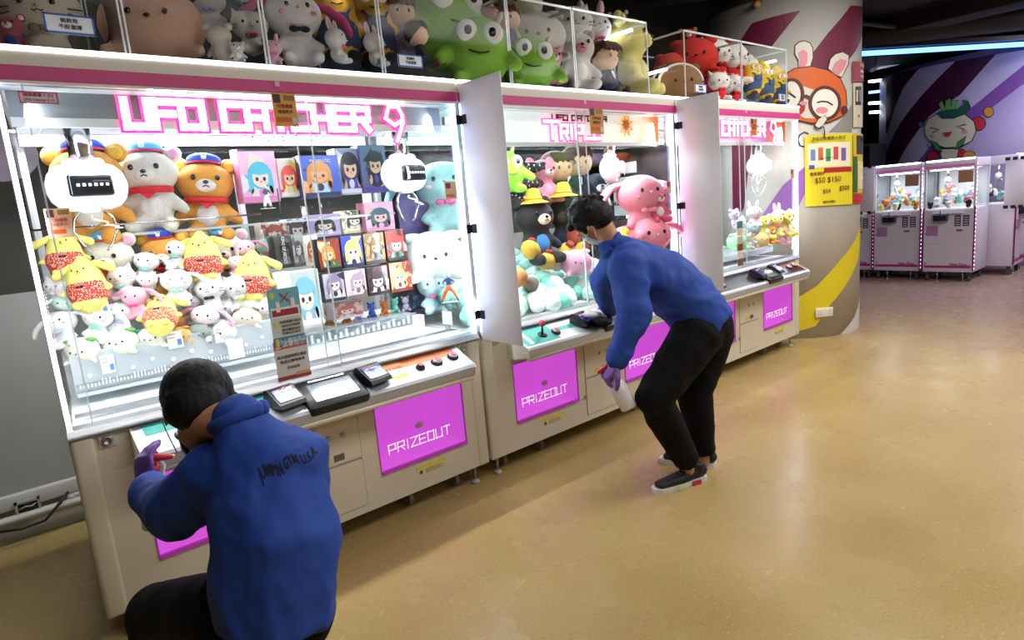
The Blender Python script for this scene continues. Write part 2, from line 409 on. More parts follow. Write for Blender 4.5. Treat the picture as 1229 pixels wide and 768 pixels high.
# ---- round column and far drum with painted murals
class Drum:
    def __init__(s, C, R): s.C = V((C[0], C[1], 0)); s.R = R
    def hit(s, x, y):
        d = ray(x, y); o = CAM - s.C
        a = d.x ** 2 + d.y ** 2; b_ = 2 * (o.x * d.x + o.y * d.y); c = o.x ** 2 + o.y ** 2 - s.R ** 2
        disc = b_ * b_ - 4 * a * c
        if disc < 0:
            t = -b_ / (2 * a)
        else: t = (-b_ - math.sqrt(disc)) / (2 * a)
        p = CAM + d * t - s.C
        return math.atan2(p.y, p.x) % (2 * math.pi), p.z
    def paint(s, name, px, mt, parent, layer=1, clip=None):
        q = [s.hit(*p) for p in px]
        R = s.R + 0.002 * layer
        bm = bmesh.new(); vs = [bm.verts.new((a * R, 0, z)) for a, z in q]
        bm.faces.new(vs)
        lo = min(a for a, _ in q) * R; hi = max(a for a, _ in q) * R; st = 0.05 if s.R < 1 else 0.12
        x = math.floor(lo / st) * st + st
        while x < hi:
            bmesh.ops.bisect_plane(bm, geom=bm.verts[:] + bm.edges[:] + bm.faces[:], plane_co=(x, 0, 0), plane_no=(1, 0, 0), dist=1e-5)
            x += st
        bmesh.ops.triangulate(bm, faces=bm.faces[:])
        for v in bm.verts:
            a = v.co.x / R; v.co = V((s.C.x + R * math.cos(a), s.C.y + R * math.sin(a), v.co.z))
        for f in bm.faces:
            n = f.normal
            f.normal_update(); c = f.calc_center_median() - s.C
            if f.normal.x * c.x + f.normal.y * c.y < 0: f.normal_flip()
        me = bpy.data.meshes.new(name); bm.to_mesh(me); bm.free(); me.materials.append(mt)
        o = bpy.data.objects.new(name, me); COL.objects.link(o); o.parent = parent
        return o
    def ring(s, name, cx, cy, rx, ry, mt, parent, layer, a0=0, a1=360, w=None):
        n = 28
        if w is None:
            px = [(cx + rx * math.cos(math.radians(a0 + (a1 - a0) * i / n)), cy + ry * math.sin(math.radians(a0 + (a1 - a0) * i / n))) for i in range(n if a1 - a0 == 360 else n + 1)]
            return s.paint(name, px, mt, parent, layer)
        o = [(cx + rx * math.cos(math.radians(a0 + (a1 - a0) * i / n)), cy + ry * math.sin(math.radians(a0 + (a1 - a0) * i / n))) for i in range(n + 1)]
        i_ = [(cx + (rx - w) * math.cos(math.radians(a0 + (a1 - a0) * i / n)), cy + (ry - w) * math.sin(math.radians(a0 + (a1 - a0) * i / n))) for i in range(n + 1)][::-1]
        return s.paint(name, o + i_, mt, parent, layer)
    def stroke(s, name, pts, w, mt, parent, layer):
        L_, R_ = [], []
        for i, p in enumerate(pts):
            a = V((*pts[max(i - 1, 0)], 0)); b_ = V((*pts[min(i + 1, len(pts) - 1)], 0)); t = (b_ - a).normalized()
            L_.append((p[0] - t.y * w / 2, p[1] + t.x * w / 2)); R_.append((p[0] + t.y * w / 2, p[1] - t.x * w / 2))
        return s.paint(name, L_ + R_[::-1], mt, parent, layer)
def z1(pts, k=3.521, ox=880, oy=0): return [(ox + x / k, oy + y / k) for x, y in pts]

D1 = Drum((6.363, 3.11), 0.673)
b = MB(); b.lathe([(0.673, 0), (0.673, 3.06)], (6.363, 3.11, 0), n=96)
col_ = b.build('wall_column', mat('#c6c2bb', 0.5, kind='painted', scale=2, col2='#bab6af')); tag(col_, kind='structure')
b = MB(); b.lathe([(0.0, 3.06), (0.70, 3.06), (0.70, 3.10), (0.0, 3.10)], (6.363, 3.11, 0), n=64); o = b.build('column_cap', MATTE, col_)
CRIM = mat('#6b1838', 0.5); BROWNL = mat('#3a1a14', 0.5); CR_W = mat('#d8d2c6', 0.5); PINKP = mat('#d98a98', 0.5); ORNG = mat('#d2601e', 0.5)
MAROON = mat('#5a2418', 0.5)
D1.paint('mural_stripe', z1([(20, 190), (80, 98), (285, 44), (160, 200)]), CRIM, col_, 1)
D1.paint('mural_stripe', z1([(495, 24), (572, 28), (572, 120), (520, 210), (440, 300), (330, 330), (330, 230), (400, 140)]), CRIM, col_, 1)
D1.paint('mural_stripe', z1([(597, 345), (594, 440), (520, 600), (450, 690), (396, 770), (328, 790), (326, 655), (400, 610), (490, 510), (560, 410)], 3.331, 860, 160), mat('#d9c41e', 0.5), col_, 1)
D1.paint('mural_stripe', [(1039, 352), (1036, 398), (1015, 405), (1003, 406), (1025, 380)], mat('#cfc9cc', 0.5), col_, 1)
D1.paint('mural_stripe', [(966, 200), (966, 232), (952, 262), (920, 300), (890, 330), (884, 300), (915, 258), (940, 222)], mat('#8e5aa6', 0.5), col_, 1)
D1.paint('mural_stripe', [(905, 150), (893, 250), (880, 270), (878, 150)], CRIM, col_, 1)
D1.paint('mural_stripe', z1([(500, 440), (500, 560), (400, 560), (460, 500)]), mat('#8f8c88', 0.5), col_, 1)
# rabbit with round glasses
def outlined(D, name, pts, fill, par, lay, grow=1.35, line=BROWNL):
    cx = sum(p[0] for p in pts) / len(pts); cy = sum(p[1] for p in pts) / len(pts)
    big = []
    for x, y in pts:
        d = math.hypot(x - cx, y - cy); big.append((cx + (x - cx) * (d + grow) / d, cy + (y - cy) * (d + grow) / d))
    D.paint(name + '_outline', big, line, par, lay); D.paint(name, pts, fill, par, lay + 1)
outlined(D1, 'rabbit_ear', z1([(262, 195), (278, 180), (300, 175), (322, 184), (333, 205), (334, 245), (322, 285), (300, 295), (275, 285), (276, 255), (262, 230)]), CR_W, col_, 3)
D1.paint('ear_lining', z1([(275, 225), (293, 210), (312, 225), (312, 262), (300, 288), (276, 284), (280, 255)]), PINKP, col_, 6)
outlined(D1, 'rabbit_ear', z1([(410, 250), (430, 230), (460, 222), (484, 236), (482, 270), (455, 325), (430, 318), (400, 290)]), CR_W, col_, 3)
D1.paint('ear_lining', z1([(425, 268), (450, 250), (476, 258), (462, 295), (440, 320), (412, 298)]), PINKP, col_, 6)
outlined(D1, 'rabbit_head', z1([(226, 312), (260, 292), (330, 284), (395, 300), (445, 335), (468, 385), (472, 440), (455, 490), (400, 515), (330, 520), (262, 505), (226, 470)]), ORNG, col_, 7)
D1.paint('rabbit_face', z1([(232, 350), (290, 365), (350, 385), (420, 420), (440, 470), (400, 505), (300, 500), (245, 470)]), CR_W, col_, 9)
D1.ring('glasses_rim', *z1([(247, 400)])[0], 14.5, 19.5, MAROON, col_, 11); D1.ring('glasses_lens', *z1([(245, 400)])[0], 10.5, 15.5, mat('#e9e4da', .5), col_, 12)
D1.ring('glasses_rim', *z1([(381, 438)])[0], 19, 21, MAROON, col_, 11); D1.ring('glasses_lens', *z1([(381, 438)])[0], 15, 17, mat('#e9e4da', .5), col_, 12)
D1.stroke('glasses_bridge', z1([(285, 412), (305, 408), (325, 420)]), 4, MAROON, col_, 13)
D1.stroke('closed_eye', z1([(348, 436), (365, 430), (390, 432), (412, 446)]), 1.4, BLACK, col_, 14)
D1.stroke('closed_eye', z1([(232, 392), (262, 414)]), 1.8, BLACK, col_, 14)
D1.ring('cheek', *z1([(368, 468)])[0], 7, 4, PINKP, col_, 13)
D1.ring('rabbit_nose', *z1([(293, 438)])[0], 4.5, 2.6, PINKP, col_, 14)
D1.paint('tongue', z1([(270, 452), (300, 448), (298, 470), (284, 484), (272, 476)]), mat('#b0202e', .5), col_, 14)
outlined(D1, 'rabbit_paw', z1([(340, 532), (355, 505), (380, 490), (388, 505), (372, 530), (355, 542)]), CR_W, col_, 12, 1.0)
D1.stroke('mouth_line', z1([(360, 545), (376, 538), (380, 560), (378, 580)]), 1.3, BLACK, col_, 12)
D1.ring('knob', *z1([(461, 466)])[0], 4, 5, MAROON, col_, 11)
D1.stroke('tail_line', z1([(318, 566), (300, 558), (280, 570), (272, 592), (282, 616), (300, 620)]), 1.5, BLACK, col_, 3)
# posters on the column
def drum_poster(D, name, quad, mt, label, lines, blocks=()):
    p = D.paint(name, quad, mt, None, 8); tag(p, label, 'poster')
    (x0, y0), (x1, y1), (x2, y2), (x3, y3) = quad
    def uv(u, v): return (x0 + (x1 - x0) * u + (x3 - x0) * v + (x2 - x1 - x3 + x0) * u * v, y0 + (y1 - y0) * u + (y3 - y0) * v + (y2 - y1 - y3 + y0) * u * v)
    for u0, v0, u1, v1, c in blocks: D.paint('print_block', [uv(u0, v0), uv(u1, v0), uv(u1, v1), uv(u0, v1)], mat(c, .5), p, 9)
    for tx, u, v, h, c in lines:
        a = D.hit(*uv(u, v)); hh = h / FPX * 6.4
        R = D.R + .0215
        n = V((math.cos(a[0]), math.sin(a[0]), 0)); up = V((0, 0, 1)); rt = up.cross(n)
        o_ = V((D.C.x, D.C.y, 0)) + n * R + V((0, 0, a[1]))
        M = Matrix(((rt.x, up.x, n.x, o_.x), (rt.y, up.y, n.y, o_.y), (rt.z, up.z, n.z, o_.z), (0, 0, 0, 1)))
        text(tx, hh, M, mat(c, .5), p)
    return p
drum_poster(D1, 'event_poster', [(965, 163), (1021, 160), (1021, 245), (966, 248)], mat('#e3d02a', .5), 'large yellow event poster with cartoon figures on the round column',
            [('暑假代幣優惠大放送', .5, .06, 4.4, '#2a2a18'), ('Buy 1 Get 1', .45, .33, 3, '#2a2a18'), ('優惠期間', .25, .55, 4, '#7a1830'), ('$50 $150', .48, .64, 8, '#6a1828'), ('$50', .45, .80, 6, '#6a1828'), ('$500', .82, .77, 7.5, '#6a1828'), ('條款及細則', .5, .95, 3, '#2a2a18')],
            [(.05, .12, .95, .46, '#ece6c4'), (.4, .47, .98, .54, '#b02030'), (.12, .2, .22, .36, '#6a8ac8'), (.28, .18, .38, .36, '#c86a3a'), (.44, .2, .54, .38, '#4a9a5a'), (.60, .18, .70, .36, '#d04a50'), (.76, .2, .86, .38, '#7a5aa8'), (.08, .42, .2, .48, '#5a4aa0')])
drum_poster(D1, 'price_poster', [(1022, 160), (1041, 161), (1040, 243), (1022, 244)], mat('#d9bd24', .5), 'narrow yellow price poster beside the big yellow one',
            [('代幣', .5, .1, 6, '#2a2a18'), ('$10', .5, .5, 4, '#eeeeee'), ('$20', .5, .65, 4, '#eeeeee')],
            [(.2, .03, .8, .3, '#3a3420'), (0, .33, .25, .85, '#2f6a38'), (.3, .4, .9, .8, '#e8dfa0'), (0, .86, 1, 1, '#b82a28')])
drum_poster(D1, 'notice_poster', [(1021, 74), (1042, 75), (1042, 98), (1021, 99)], mat('#9a1c34', .5), 'dark red notice poster high on the column edge', [('注意事項', .5, .2, 4, '#e0c060'), ('請勿奔跑', .5, .5, 3, '#e8d8d0'), ('多謝合作', .5, .75, 3, '#e8d8d0')])
drum_poster(D1, 'leaflet', [(1022, 100), (1033, 100), (1033, 153), (1022, 153)], mat('#d6cfae', .5), 'tall pale leaflet with dark phone picture on column', [('下載', .5, .75, 3, '#403020')], [(.2, .08, .85, .5, '#1d1d20'), (.3, .16, .75, .42, '#d8d8d0')])
drum_poster(D1, 'leaflet', [(1034, 100), (1042, 100), (1042, 153), (1034, 153)], mat('#b9b1c4', .5), 'tall lilac leaflet at the right rim of column', [('會員', .5, .3, 3, '#403050')], [(.1, .85, .9, .95, '#c07a30')])
# double socket low on the column
a = D1.hit(988, 374.5); n_ = V((math.cos(a[0]), math.sin(a[0]), 0)); ang = math.atan2(n_.y, n_.x) + math.pi / 2
t = empty('double_socket', V((6.363, 3.11, a[1])) + n_ * .675, 'white double power socket on yellow stripe of column', 'socket', rz=ang)
box('plate', -.085, .085, -.02, 0, -.043, .043, mat('#e4dfd2', .4), t, .006)
for k in (-1, 1):
    box('rocker', k * .028 - .008, k * .028 + .008, -.024, -.019, .008, .028, mat('#f4f0e6', .4), t, .002)
    for dx, dz, w, h in ((0, .012, .005, .012), (-.012, -.014, .009, .005), (.012, -.014, .009, .005)):
        box('pin_hole', k * .055 + dx - w / 2, k * .055 + dx + w / 2, -.0215, -.019, dz - h / 2, dz + h / 2, BLACK, t)

D2 = Drum((13.24, 2.65), 1.9)
b = MB(); b.lathe([(1.9, 0), (1.9, 3.05)], (13.24, 2.65, 0), n=128)
fw = b.build('wall_drum', mat('#a79bbd', 0.55, kind='painted', scale=1, col2='#9a8fb2')); tag(fw, kind='structure')
CR2 = mat('#4c1236', .5); LIL = mat('#c9c0d8', .5); PUR = mat('#7c4a9c', .5)
D2.paint('mural_stripe', z1([(648, 330), (690, 312), (785, 290), (720, 370), (685, 450), (655, 560), (645, 560)]), CR2, fw, 1)
D2.paint('mural_stripe', z1([(785, 290), (940, 258), (800, 400), (700, 530), (648, 640), (650, 560), (685, 450), (720, 370)]), LIL, fw, 1)
D2.paint('mural_stripe', z1([(940, 258), (1110, 230), (960, 400), (830, 490), (740, 610), (690, 700), (646, 700), (646, 640), (700, 530), (800, 400)]), CR2, fw, 1)
D2.paint('mural_stripe', z1([(1110, 230), (1229, 212), (1229, 300), (1050, 420), (880, 560), (790, 690), (690, 700), (740, 610), (830, 490), (960, 400)]), LIL, fw, 1)
D2.paint('mural_stripe', z1([(1260, 250), (1260, 330), (1060, 480), (900, 620), (830, 700), (750, 720), (800, 660), (880, 560), (1050, 420)]), PUR, fw, 2)
GRN = mat('#3f8a44', .5); DGRN = mat('#1f5a48', .5); CRM = mat('#d3cfae', .5); REDB = mat('#c02838', .5); BLUB = mat('#3a74c0', .5); ORB = mat('#d49030', .5)
def disc(cx, cy, r, mt, nm, lay): D2.ring(nm + '_outline', *z1([(cx, cy)])[0], r / 3.521 + 0.8, r / 3.521 + .8, BLACK, fw, lay); D2.ring(nm, *z1([(cx, cy)])[0], r / 3.521, r / 3.521, mt, fw, lay + 1)
for i, (cx, cy, r, mt) in enumerate([(797, 525, 11, BLUB), (1038, 522, 28, REDB), (1080, 473, 20, ORB), (848, 665, 26, REDB), (875, 688, 22, BLUB), (965, 655, 24, REDB), (1000, 664, 26, ORB), (935, 680, 22, BLUB), (828, 690, 12, ORB)]):
    disc(cx, cy, r, mt, 'ball', 4 + i)
outlined(D2, 'turnip_body', z1([(880, 630), (955, 630), (945, 690), (890, 690)]), CRM, fw, 14, 1, BLACK)
outlined(D2, 'turnip_head', z1([(816, 545), (830, 505), (870, 480), (930, 470), (985, 485), (1020, 515), (1028, 555), (1010, 595), (960, 620), (900, 622), (845, 602), (822, 575)]), CRM, fw, 17, 1, BLACK)
outlined(D2, 'leaf', z1([(842, 592), (870, 605), (890, 640), (862, 630)]), GRN, fw, 20, .8, BLACK)
outlined(D2, 'leaf', z1([(990, 575), (975, 610), (945, 632), (955, 600)]), GRN, fw, 20, .8, BLACK)
outlined(D2, 'swirl', z1([(870, 480), (900, 462), (950, 462), (980, 440), (970, 425), (995, 428), (1006, 455), (985, 480), (940, 498), (890, 500)]), DGRN, fw, 20, .8, BLACK)
for q in ([(890, 470), (878, 440), (890, 425), (905, 465)], [(905, 465), (905, 425), (925, 415), (928, 462)], [(925, 462), (935, 425), (957, 425), (945, 462)]): outlined(D2, 'stalk', z1(q), mat('#6fae5a', .5), fw, 22, .6, BLACK)
for q in ([(842, 538), (880, 548), (850, 560)], [(988, 525), (950, 535), (985, 548)]): D2.stroke('squeezed_eye', z1(q), 1.1, BLACK, fw, 24)
D2.paint('mouth', z1([(892, 560), (932, 556), (922, 576), (905, 578)]), REDB, fw, 24)
for c in ((848, 575), (985, 558)): D2.ring('cheek', *z1([c])[0], 3.2, 1.8, PINKP, fw, 24)
D2.stroke('smile', z1([(830, 610), (835, 625)]), .8, BLACK, fw, 24)

# ---- ceiling services and far lights
def tube(name, pts, r, mt, lab, cat, n=10, group=None):
    b = MB(); b.loft(pts, r, n=n); return tag(b.build(name, mt), lab, cat, group)
a, c = P(1041, 64, Z=2.98), P(1229, 53, Z=2.98); d = (c - a); 
b = MB(); b.loft([a - d * .3, c + d * .15], 0.045, 0.03, n=8)
tag(b.build('light_line', mat('#6f9cff', .4, emit=5.0, ecol='#5a90ff', name='blue_led')), 'long blue LED line under the dark ceiling at right', 'light')
b = MB(); b.box(-.5, .5, -.04, .04, 0, .06); dd = (c - a).normalized(); 
o = b.build('light_rail', mat('#222226', .5)); 
o.matrix_world = Matrix.Translation((a + c) / 2 + V((0, 0, .05))) @ Matrix.Rotation(math.atan2(dd.y, dd.x), 4, 'Z') @ Matrix.Diagonal((5.0, 1, 1, 1)); tag(o, 'dark rail carrying the long blue LED line', 'rail')
for i, (x0, y0, x1, y1, wd, mt, lb) in enumerate([(1043, 98, 1060, 96, 11, LEDW, 'bright white lamp beyond the column, topmost of the far lights'), (1043, 111, 1060, 109, 11, mat('#8fb0ff', .4, emit=4, ecol='#7a9cff'), 'bluish light bar beyond the column'),
        (1043, 124, 1061, 123, 11, LEDW, 'white light bar beyond the column, third from top'), (1044, 135, 1061, 134, 11, LEDW, 'lowest white light bar beyond the column'), (1044, 84, 1085, 74, 11, mat('#9aa4b8', .5, emit=.6), 'dim grey light bar just under the blue line')]):
    tube('light_bar', [P(x0, y0, w=wd), P(x1 + 6, y1 - .5, w=wd)], .022, mt, lb, 'light')
DUCT = mat('#1a1a1e', .6)
tube('ceiling_duct', [(8.0, 3.9, 3.12), (12.5, -.5, 3.16)], .14, DUCT, 'thick dark pipe crossing the ceiling at far right', 'duct', 16)
tube('ceiling_pipe', [(7.0, 3.4, 3.2), (9.4, 2.8, 3.15), (12, 1.4, 3.22)], .03, mat('#2b2b30', .5), 'thin dark pipe below the ceiling at far right', 'pipe')
tube('ceiling_pipe', [(5.0, 3.8, 3.15), (8.0, 0.8, 3.18)], .035, mat('#232327', .5), 'dark pipe crossing the ceiling above the column', 'pipe')
t = empty('ceiling_beam', (9, 1.5, 3.2), 'dark boxed ceiling beam over the far machines', 'beam'); box('beam_body', -.2, .2, -4, 3.2, -.1, .1, mat('#131316', .8), t, .01); box('beam_flange', -.26, .26, -4, 3.2, .08, .1, mat('#1c1c20', .8), t)
t = empty('security_camera', P(1050, 80, w=9.0), 'small white security camera by the column', 'camera'); b = MB(); b.loft([(0, 0, 0), (-.16, -.02, -.05)], .04, n=14, dome=True); b.build('camera_body', mat('#b0b0b4', .4), t); b = MB(); b.loft([(0, 0, .02), (.05, 0, .12), (.05, 0, .3)], .012, n=8); b.build('bracket', DARKGREY, t)
t = empty('hanging_ornament', P(914, 6, w=5.6), 'colourful hanging ornament at ceiling above the column', 'ornament')
for i, c in enumerate(('#b08a2a', '#8a2a2a', '#2a5a8a', '#c8c0b0')):
    b = MB(); b.ell((.05 * (i - 1.5), .02 * (i % 2), .02 * ((i * 7) % 3)), (.035, .03, .03), seg=12, rings=8); b.build('bauble', mat(c, .3), t)
b = MB(); b.loft([(0, 0, 0), (.01, 0, .35)], .004, n=6); b.build('cord', mat('#c0c0c0', .5), t)
# dark cupboard and white cut-out between column and drum
t = empty('dark_cabinet', V((11.2, 4.25, 0)), 'tall black cabinet standing between column and far drum', 'cabinet')
box('carcass', -.3, .3, -.3, .3, .03, 1.95, MATTE, t, .01); box('cabinet_door', -.31, -.3, -.28, .28, .1, 1.9, mat('#0d0d0f', .3), t); box('plinth', -.28, .28, -.28, .28, 0, .04, BLACK, t)
# ================================================================== CRANE MACHINES
MAG = mat('#a050a0', 0.45, emit=0.72, ecol='#c454c8', name='magenta_acrylic')
MAGD = mat('#a03a9c', 0.45, emit=0.25, ecol='#b02ab0', name='magenta_acrylic_edge')
PINKN = mat('#ff5aa8', 0.4, emit=1.3, ecol='#ff3f9a', name='pink_sign'); WHN = mat('#ffffff', 0.4, emit=1.25, ecol='#fff2ff', name='white_sign')
LETW = mat('#f7e6f7', 0.5, emit=0.5)
SCR = mat('#1c1f4a', 0.2, kind='print', scale=22, col2='#6a1430', emit=0.0)
def screen_mat():
    m = bpy.data.materials.new('terminal_screen'); m.use_nodes = True; nt = m.node_tree; n = nt.nodes; L = nt.links; b = n['Principled BSDF']
    tc = n.new('ShaderNodeTexCoord'); mp = n.new('ShaderNodeTexNoise'); mp.inputs['Scale'].default_value = 3; L.new(tc.outputs['Generated'], mp.inputs['Vector'])
    cr = n.new('ShaderNodeValToRGB'); e = cr.color_ramp.elements; e[0].position = .40; e[0].color = lin('#14184a'); e[1].position = .62; e[1].color = lin('#7a1230')
    x = cr.color_ramp.elements.new(.5); x.color = lin('#25308a')
    L.new(mp.outputs['Fac'], cr.inputs[0]); b.inputs['Base Color'].default_value = (0, 0, 0, 1); b.inputs['Roughness'].default_value = .15
    L.new(cr.outputs[0], b.inputs['Emission Color']); b.inputs['Emission Strength'].default_value = 1.0
    return m
SCREEN = screen_mat()
def header_mat(kind):
    """back-lit printed header panel"""
    m = bpy.data.materials.new('header_' + kind); m.use_nodes = True; nt = m.node_tree; n = nt.nodes; L = nt.links; b = n['Principled BSDF']
    tc = n.new('ShaderNodeTexCoord'); sx = n.new('ShaderNodeSeparateXYZ'); L.new(tc.outputs['Object'], sx.inputs[0])
    dv = n.new('ShaderNodeMath'); dv.operation = 'DIVIDE'; dv.inputs[1].default_value = 1.8; L.new(sx.outputs['X'], dv.inputs[0])
    nz = n.new('ShaderNodeTexNoise'); nz.inputs['Scale'].default_value = 4; L.new(tc.outputs['Object'], nz.inputs['Vector'])
    ad = n.new('ShaderNodeMath'); ad.operation = 'MULTIPLY_ADD'; ad.inputs[1].default_value = .16 if kind != 'silver' else 0.02; L.new(nz.outputs['Fac'], ad.inputs[0]); L.new(dv.outputs[0], ad.inputs[2])
    cr = n.new('ShaderNodeValToRGB'); L.new(ad.outputs[0], cr.inputs[0]); e = cr.color_ramp.elements
    st = {'silver': [(0, '#8c959d'), (1, '#9aa3ab')],
          'colour': [(.13, '#2fb3a8'), (.30, '#eaf4f4'), (.62, '#f2f2f6'), (.68, '#58cfc0'), (.74, '#f2f0ea'), (.92, '#f4e6cc'), (1.0, '#d8772c')],
          'purple': [(.1, '#d9c8e6'), (.7, '#e9d8ee'), (.86, '#b080c8'), (.92, '#b85438'), (1.0, '#c8622c')]}[kind]
    while len(e) < len(st): e.new(.5)
    for q, (p, c) in zip(e, st): q.position = p; q.color = lin(c)
    L.new(cr.outputs[0], b.inputs['Base Color']); L.new(cr.outputs[0], b.inputs['Emission Color']); b.inputs['Emission Strength'].default_value = {'silver': 0.0, 'colour': .55, 'purple': .35}[kind]
    b.inputs['Roughness'].default_value = .35
    return m
GRAPH = {'teal': mat('#2a9d90', .35, kind='print', scale=9, col2='#c4cdcf'), 'orange': mat('#c9652a', .35), 'silver': mat('#b4b7bd', .3, .4)}
W_, D_ = 1.79, 0.98
ZF = 0.82          # play-field floor
def frame_local(x, y, z, rx):   # tilt about x
    return Matrix.Translation((x, y, z)) @ Matrix.Rotation(rx, 4, 'X')
TILT = math.atan2(0.07, 0.15)
def deck_pt(x, t, h=0.0):       # t 0 at the front edge, 1 at the back, h above the deck
    y = -0.155 + 0.15 * t; z = 0.712 + 0.07 * t
    return V((x, y - h * math.sin(TILT), z + h * math.cos(TILT)))
def push_button(par, x, t, r, top, name='push_button'):
    M = Matrix.Translation(deck_pt(x, t)) @ Matrix.Rotation(TILT, 4, 'X')
    b = MB(); b.lathe([(0, 0), (r * 1.25, 0), (r * 1.25, .006), (r * 1.05, .012), (r, .012)], M=M.to_3x3(), c=M.translation, n=24); o = b.build(name, BLACK, par)
    b = MB(); b.lathe([(r * .95, .010), (r * .92, .018), (r * .7, .021), (0, .022)], M=M.to_3x3(), c=M.translation, n=24); q = b.build('button_cap', top, o)
    b = MB(); b.lathe([(r * .72, .0215), (r * .6, .0225), (0, .0228)], M=M.to_3x3(), c=M.translation, n=20); b.build('button_centre', mat('#c24a5a', .3), o)
    return o
def joystick(par, x, t, ball):
    p = deck_pt(x, t)
    b = MB(); M = Matrix.Translation(p) @ Matrix.Rotation(TILT, 4, 'X'); b.lathe([(.028, 0), (.026, .005), (.012, .010)], M=M.to_3x3(), c=M.translation, n=20)
    b.cyl(p, p + V((0, -.004, .055)), .007, .006, n=10); o = b.build('joystick', BLACK, par)
    b = MB(); b.ell(p + V((0, -.005, .068)), .019); b.build('joystick_knob', ball, o)
def terminal(par, x, w=.12, h=.085, label=None):
    """black payment terminal with a lit screen, tilted on the deck"""
    p = deck_pt(x, .45, .0)
    M = Matrix.Translation(p) @ Matrix.Rotation(math.radians(14), 4, 'Z')
    pr = [(-.062, .0), (-.055, .016), (.025, .070), (.045, .068), (.062, .0)]
    b = MB(); b.prism(pr, -w / 2, w / 2, 'x', M); o = b.build('payment_terminal', BLACK, par)
    ang = math.atan2(.054, .080)
    M2 = M @ Matrix.Translation((0, -.015, .0445)) @ Matrix.Rotation(ang, 4, 'X')
    b = MB(); b.box(-w * .42, w * .42, -.036, .036, 0, .002, M2); b.build('screen', SCREEN, o)
    text('$10  TOUCH', .013, M2 @ Matrix.Translation((0, .02, .0024)), mat('#aab4ff', .4, emit=.8), o)
    return o
def touchscreen(par, x, w=.27):
    p = deck_pt(x, .42, .0); M = Matrix.Translation(p) @ Matrix.Rotation(math.radians(30), 4, 'X')
    b = MB(); b.rbox(-w / 2, w / 2, -.095, .085, -.02, .028, .014, 2, M); o = b.build('touch_panel', BLACK, par)
    b = MB(); b.box(-w * .36, w * .36, -.060, .045, .0285, .031, M); b.build('screen', mat('#39404a', .12, emit=.25, ecol='#8d97a8', kind='plain'), o)
    b = MB(); b.box(-w * .30, w * .30, .058, .066, .028, .032, M); b.build('slot', CHROME, o)
    b = MB(); b.box(-.03, .05, -.01, .018, .0312, .0318, M); b.build('screen_notice', mat('#dfe6f4', .3, emit=1.2), o)
    return o
def claw(par, x, y, zhead=1.655, disp='#14161a', arms='open', ball=None, yaw=0.0):
    """crane unit: carriage, pole, rounded housing, display and metal arms"""
    r = bpy.data.objects.new('crane_unit', None); r.empty_display_size = .05; COL.objects.link(r); r.parent = par; r.location = (x, y, zhead); r.rotation_euler = (0, 0, yaw); r.scale = (.84, .84, .84)
    top = (1.90 - zhead) / .84
    b = MB(); b.m(DARKGREY).box(-.14, .14, -.05, .05, top - .005, top + .02); b.m(STEEL).box(-.10, .10, -.03, .03, top + .02, top + .05); b.build('carriage', None, r)
    b = MB(); b.cyl((0, 0, .09), (0, 0, top), .046, .052, n=24); b.build('pole', CHROME, r)
    b = MB(); b.loft([(-.075, 0, 0), (.075, 0, 0)], [.105, .105], [.085, .085], side=(0, 0, 1), n=28, dome=True); b.build('housing', mat('#f0f0f2', .22, coat=.5), r)
    b = MB(); b.loft([(-.06, 0, .105), (.06, 0, .105)], [.022, .022], [.05, .05], side=(0, 0, 1), n=18, dome=True); b.build('housing_collar', mat('#e8b8cc', .3), r)
    b = MB(); b.rbox(-.085, .085, -.113, -.070, -.045, .05, .012, 2); b.build('display', mat(disp, .08), r)
    strokes_ = MB()
    for k in range(6): strokes_.box(-.055 + k * .022, -.043 + k * .022, -.1145, -.113, -.003, .009)
    strokes_.build('display_letters', mat('#b8bcc4', .4, emit=.3), r)
    b = MB(); b.lathe([(.03, -.115), (.05, -.105), (.055, -.085)], n=20); b.build('arm_hub', mat('#dcdce0', .3), r)
    n = 3 if arms == 'three' else 2
    for k in range(n):
        a = (math.pi * k if n == 2 else (math.pi * 2 * k / 3 + .5))
        dx, dy = math.cos(a), math.sin(a) * (1 if n == 3 else 0)
        def q(u, z): return V((dx * u, dy * u if n == 3 else 0, z))
        b = MB(); b.loft([q(.040, -.10), q(.075, -.14), q(.085, -.19), q(.060, -.25), q(.03, -.29)], [.011, .012, .011, .009, .006], [.005] * 5, side=(0, 1, 0) if n == 2 else None, n=10)
        b.build('claw_arm', CHROME if n == 2 else mat('#e6e8ec', .2, .6), r)
    # coiled cable
    pts = []
    for i in range(40):
        a = i * .95; t_ = i / 39
        pts.append((.0 + .11 * math.sin(t_ * math.pi) + .012 * math.cos(a) - .02, -.03 + .012 * math.sin(a), -.13 - .06 * math.sin(t_ * math.pi)))
    b = MB(); b.loft(pts, .0035, n=6); b.build('coiled_cable', mat('#d8d6cc', .4), r)
    b = MB(); b.loft([(-.11, .02, top - .01), (-.15, .02, top - .07), (-.10, .0, top - .10), (-.04, 0, top - .06)], .005, n=8); b.build('hose', mat('#e6e6e2', .4), r)
    return r

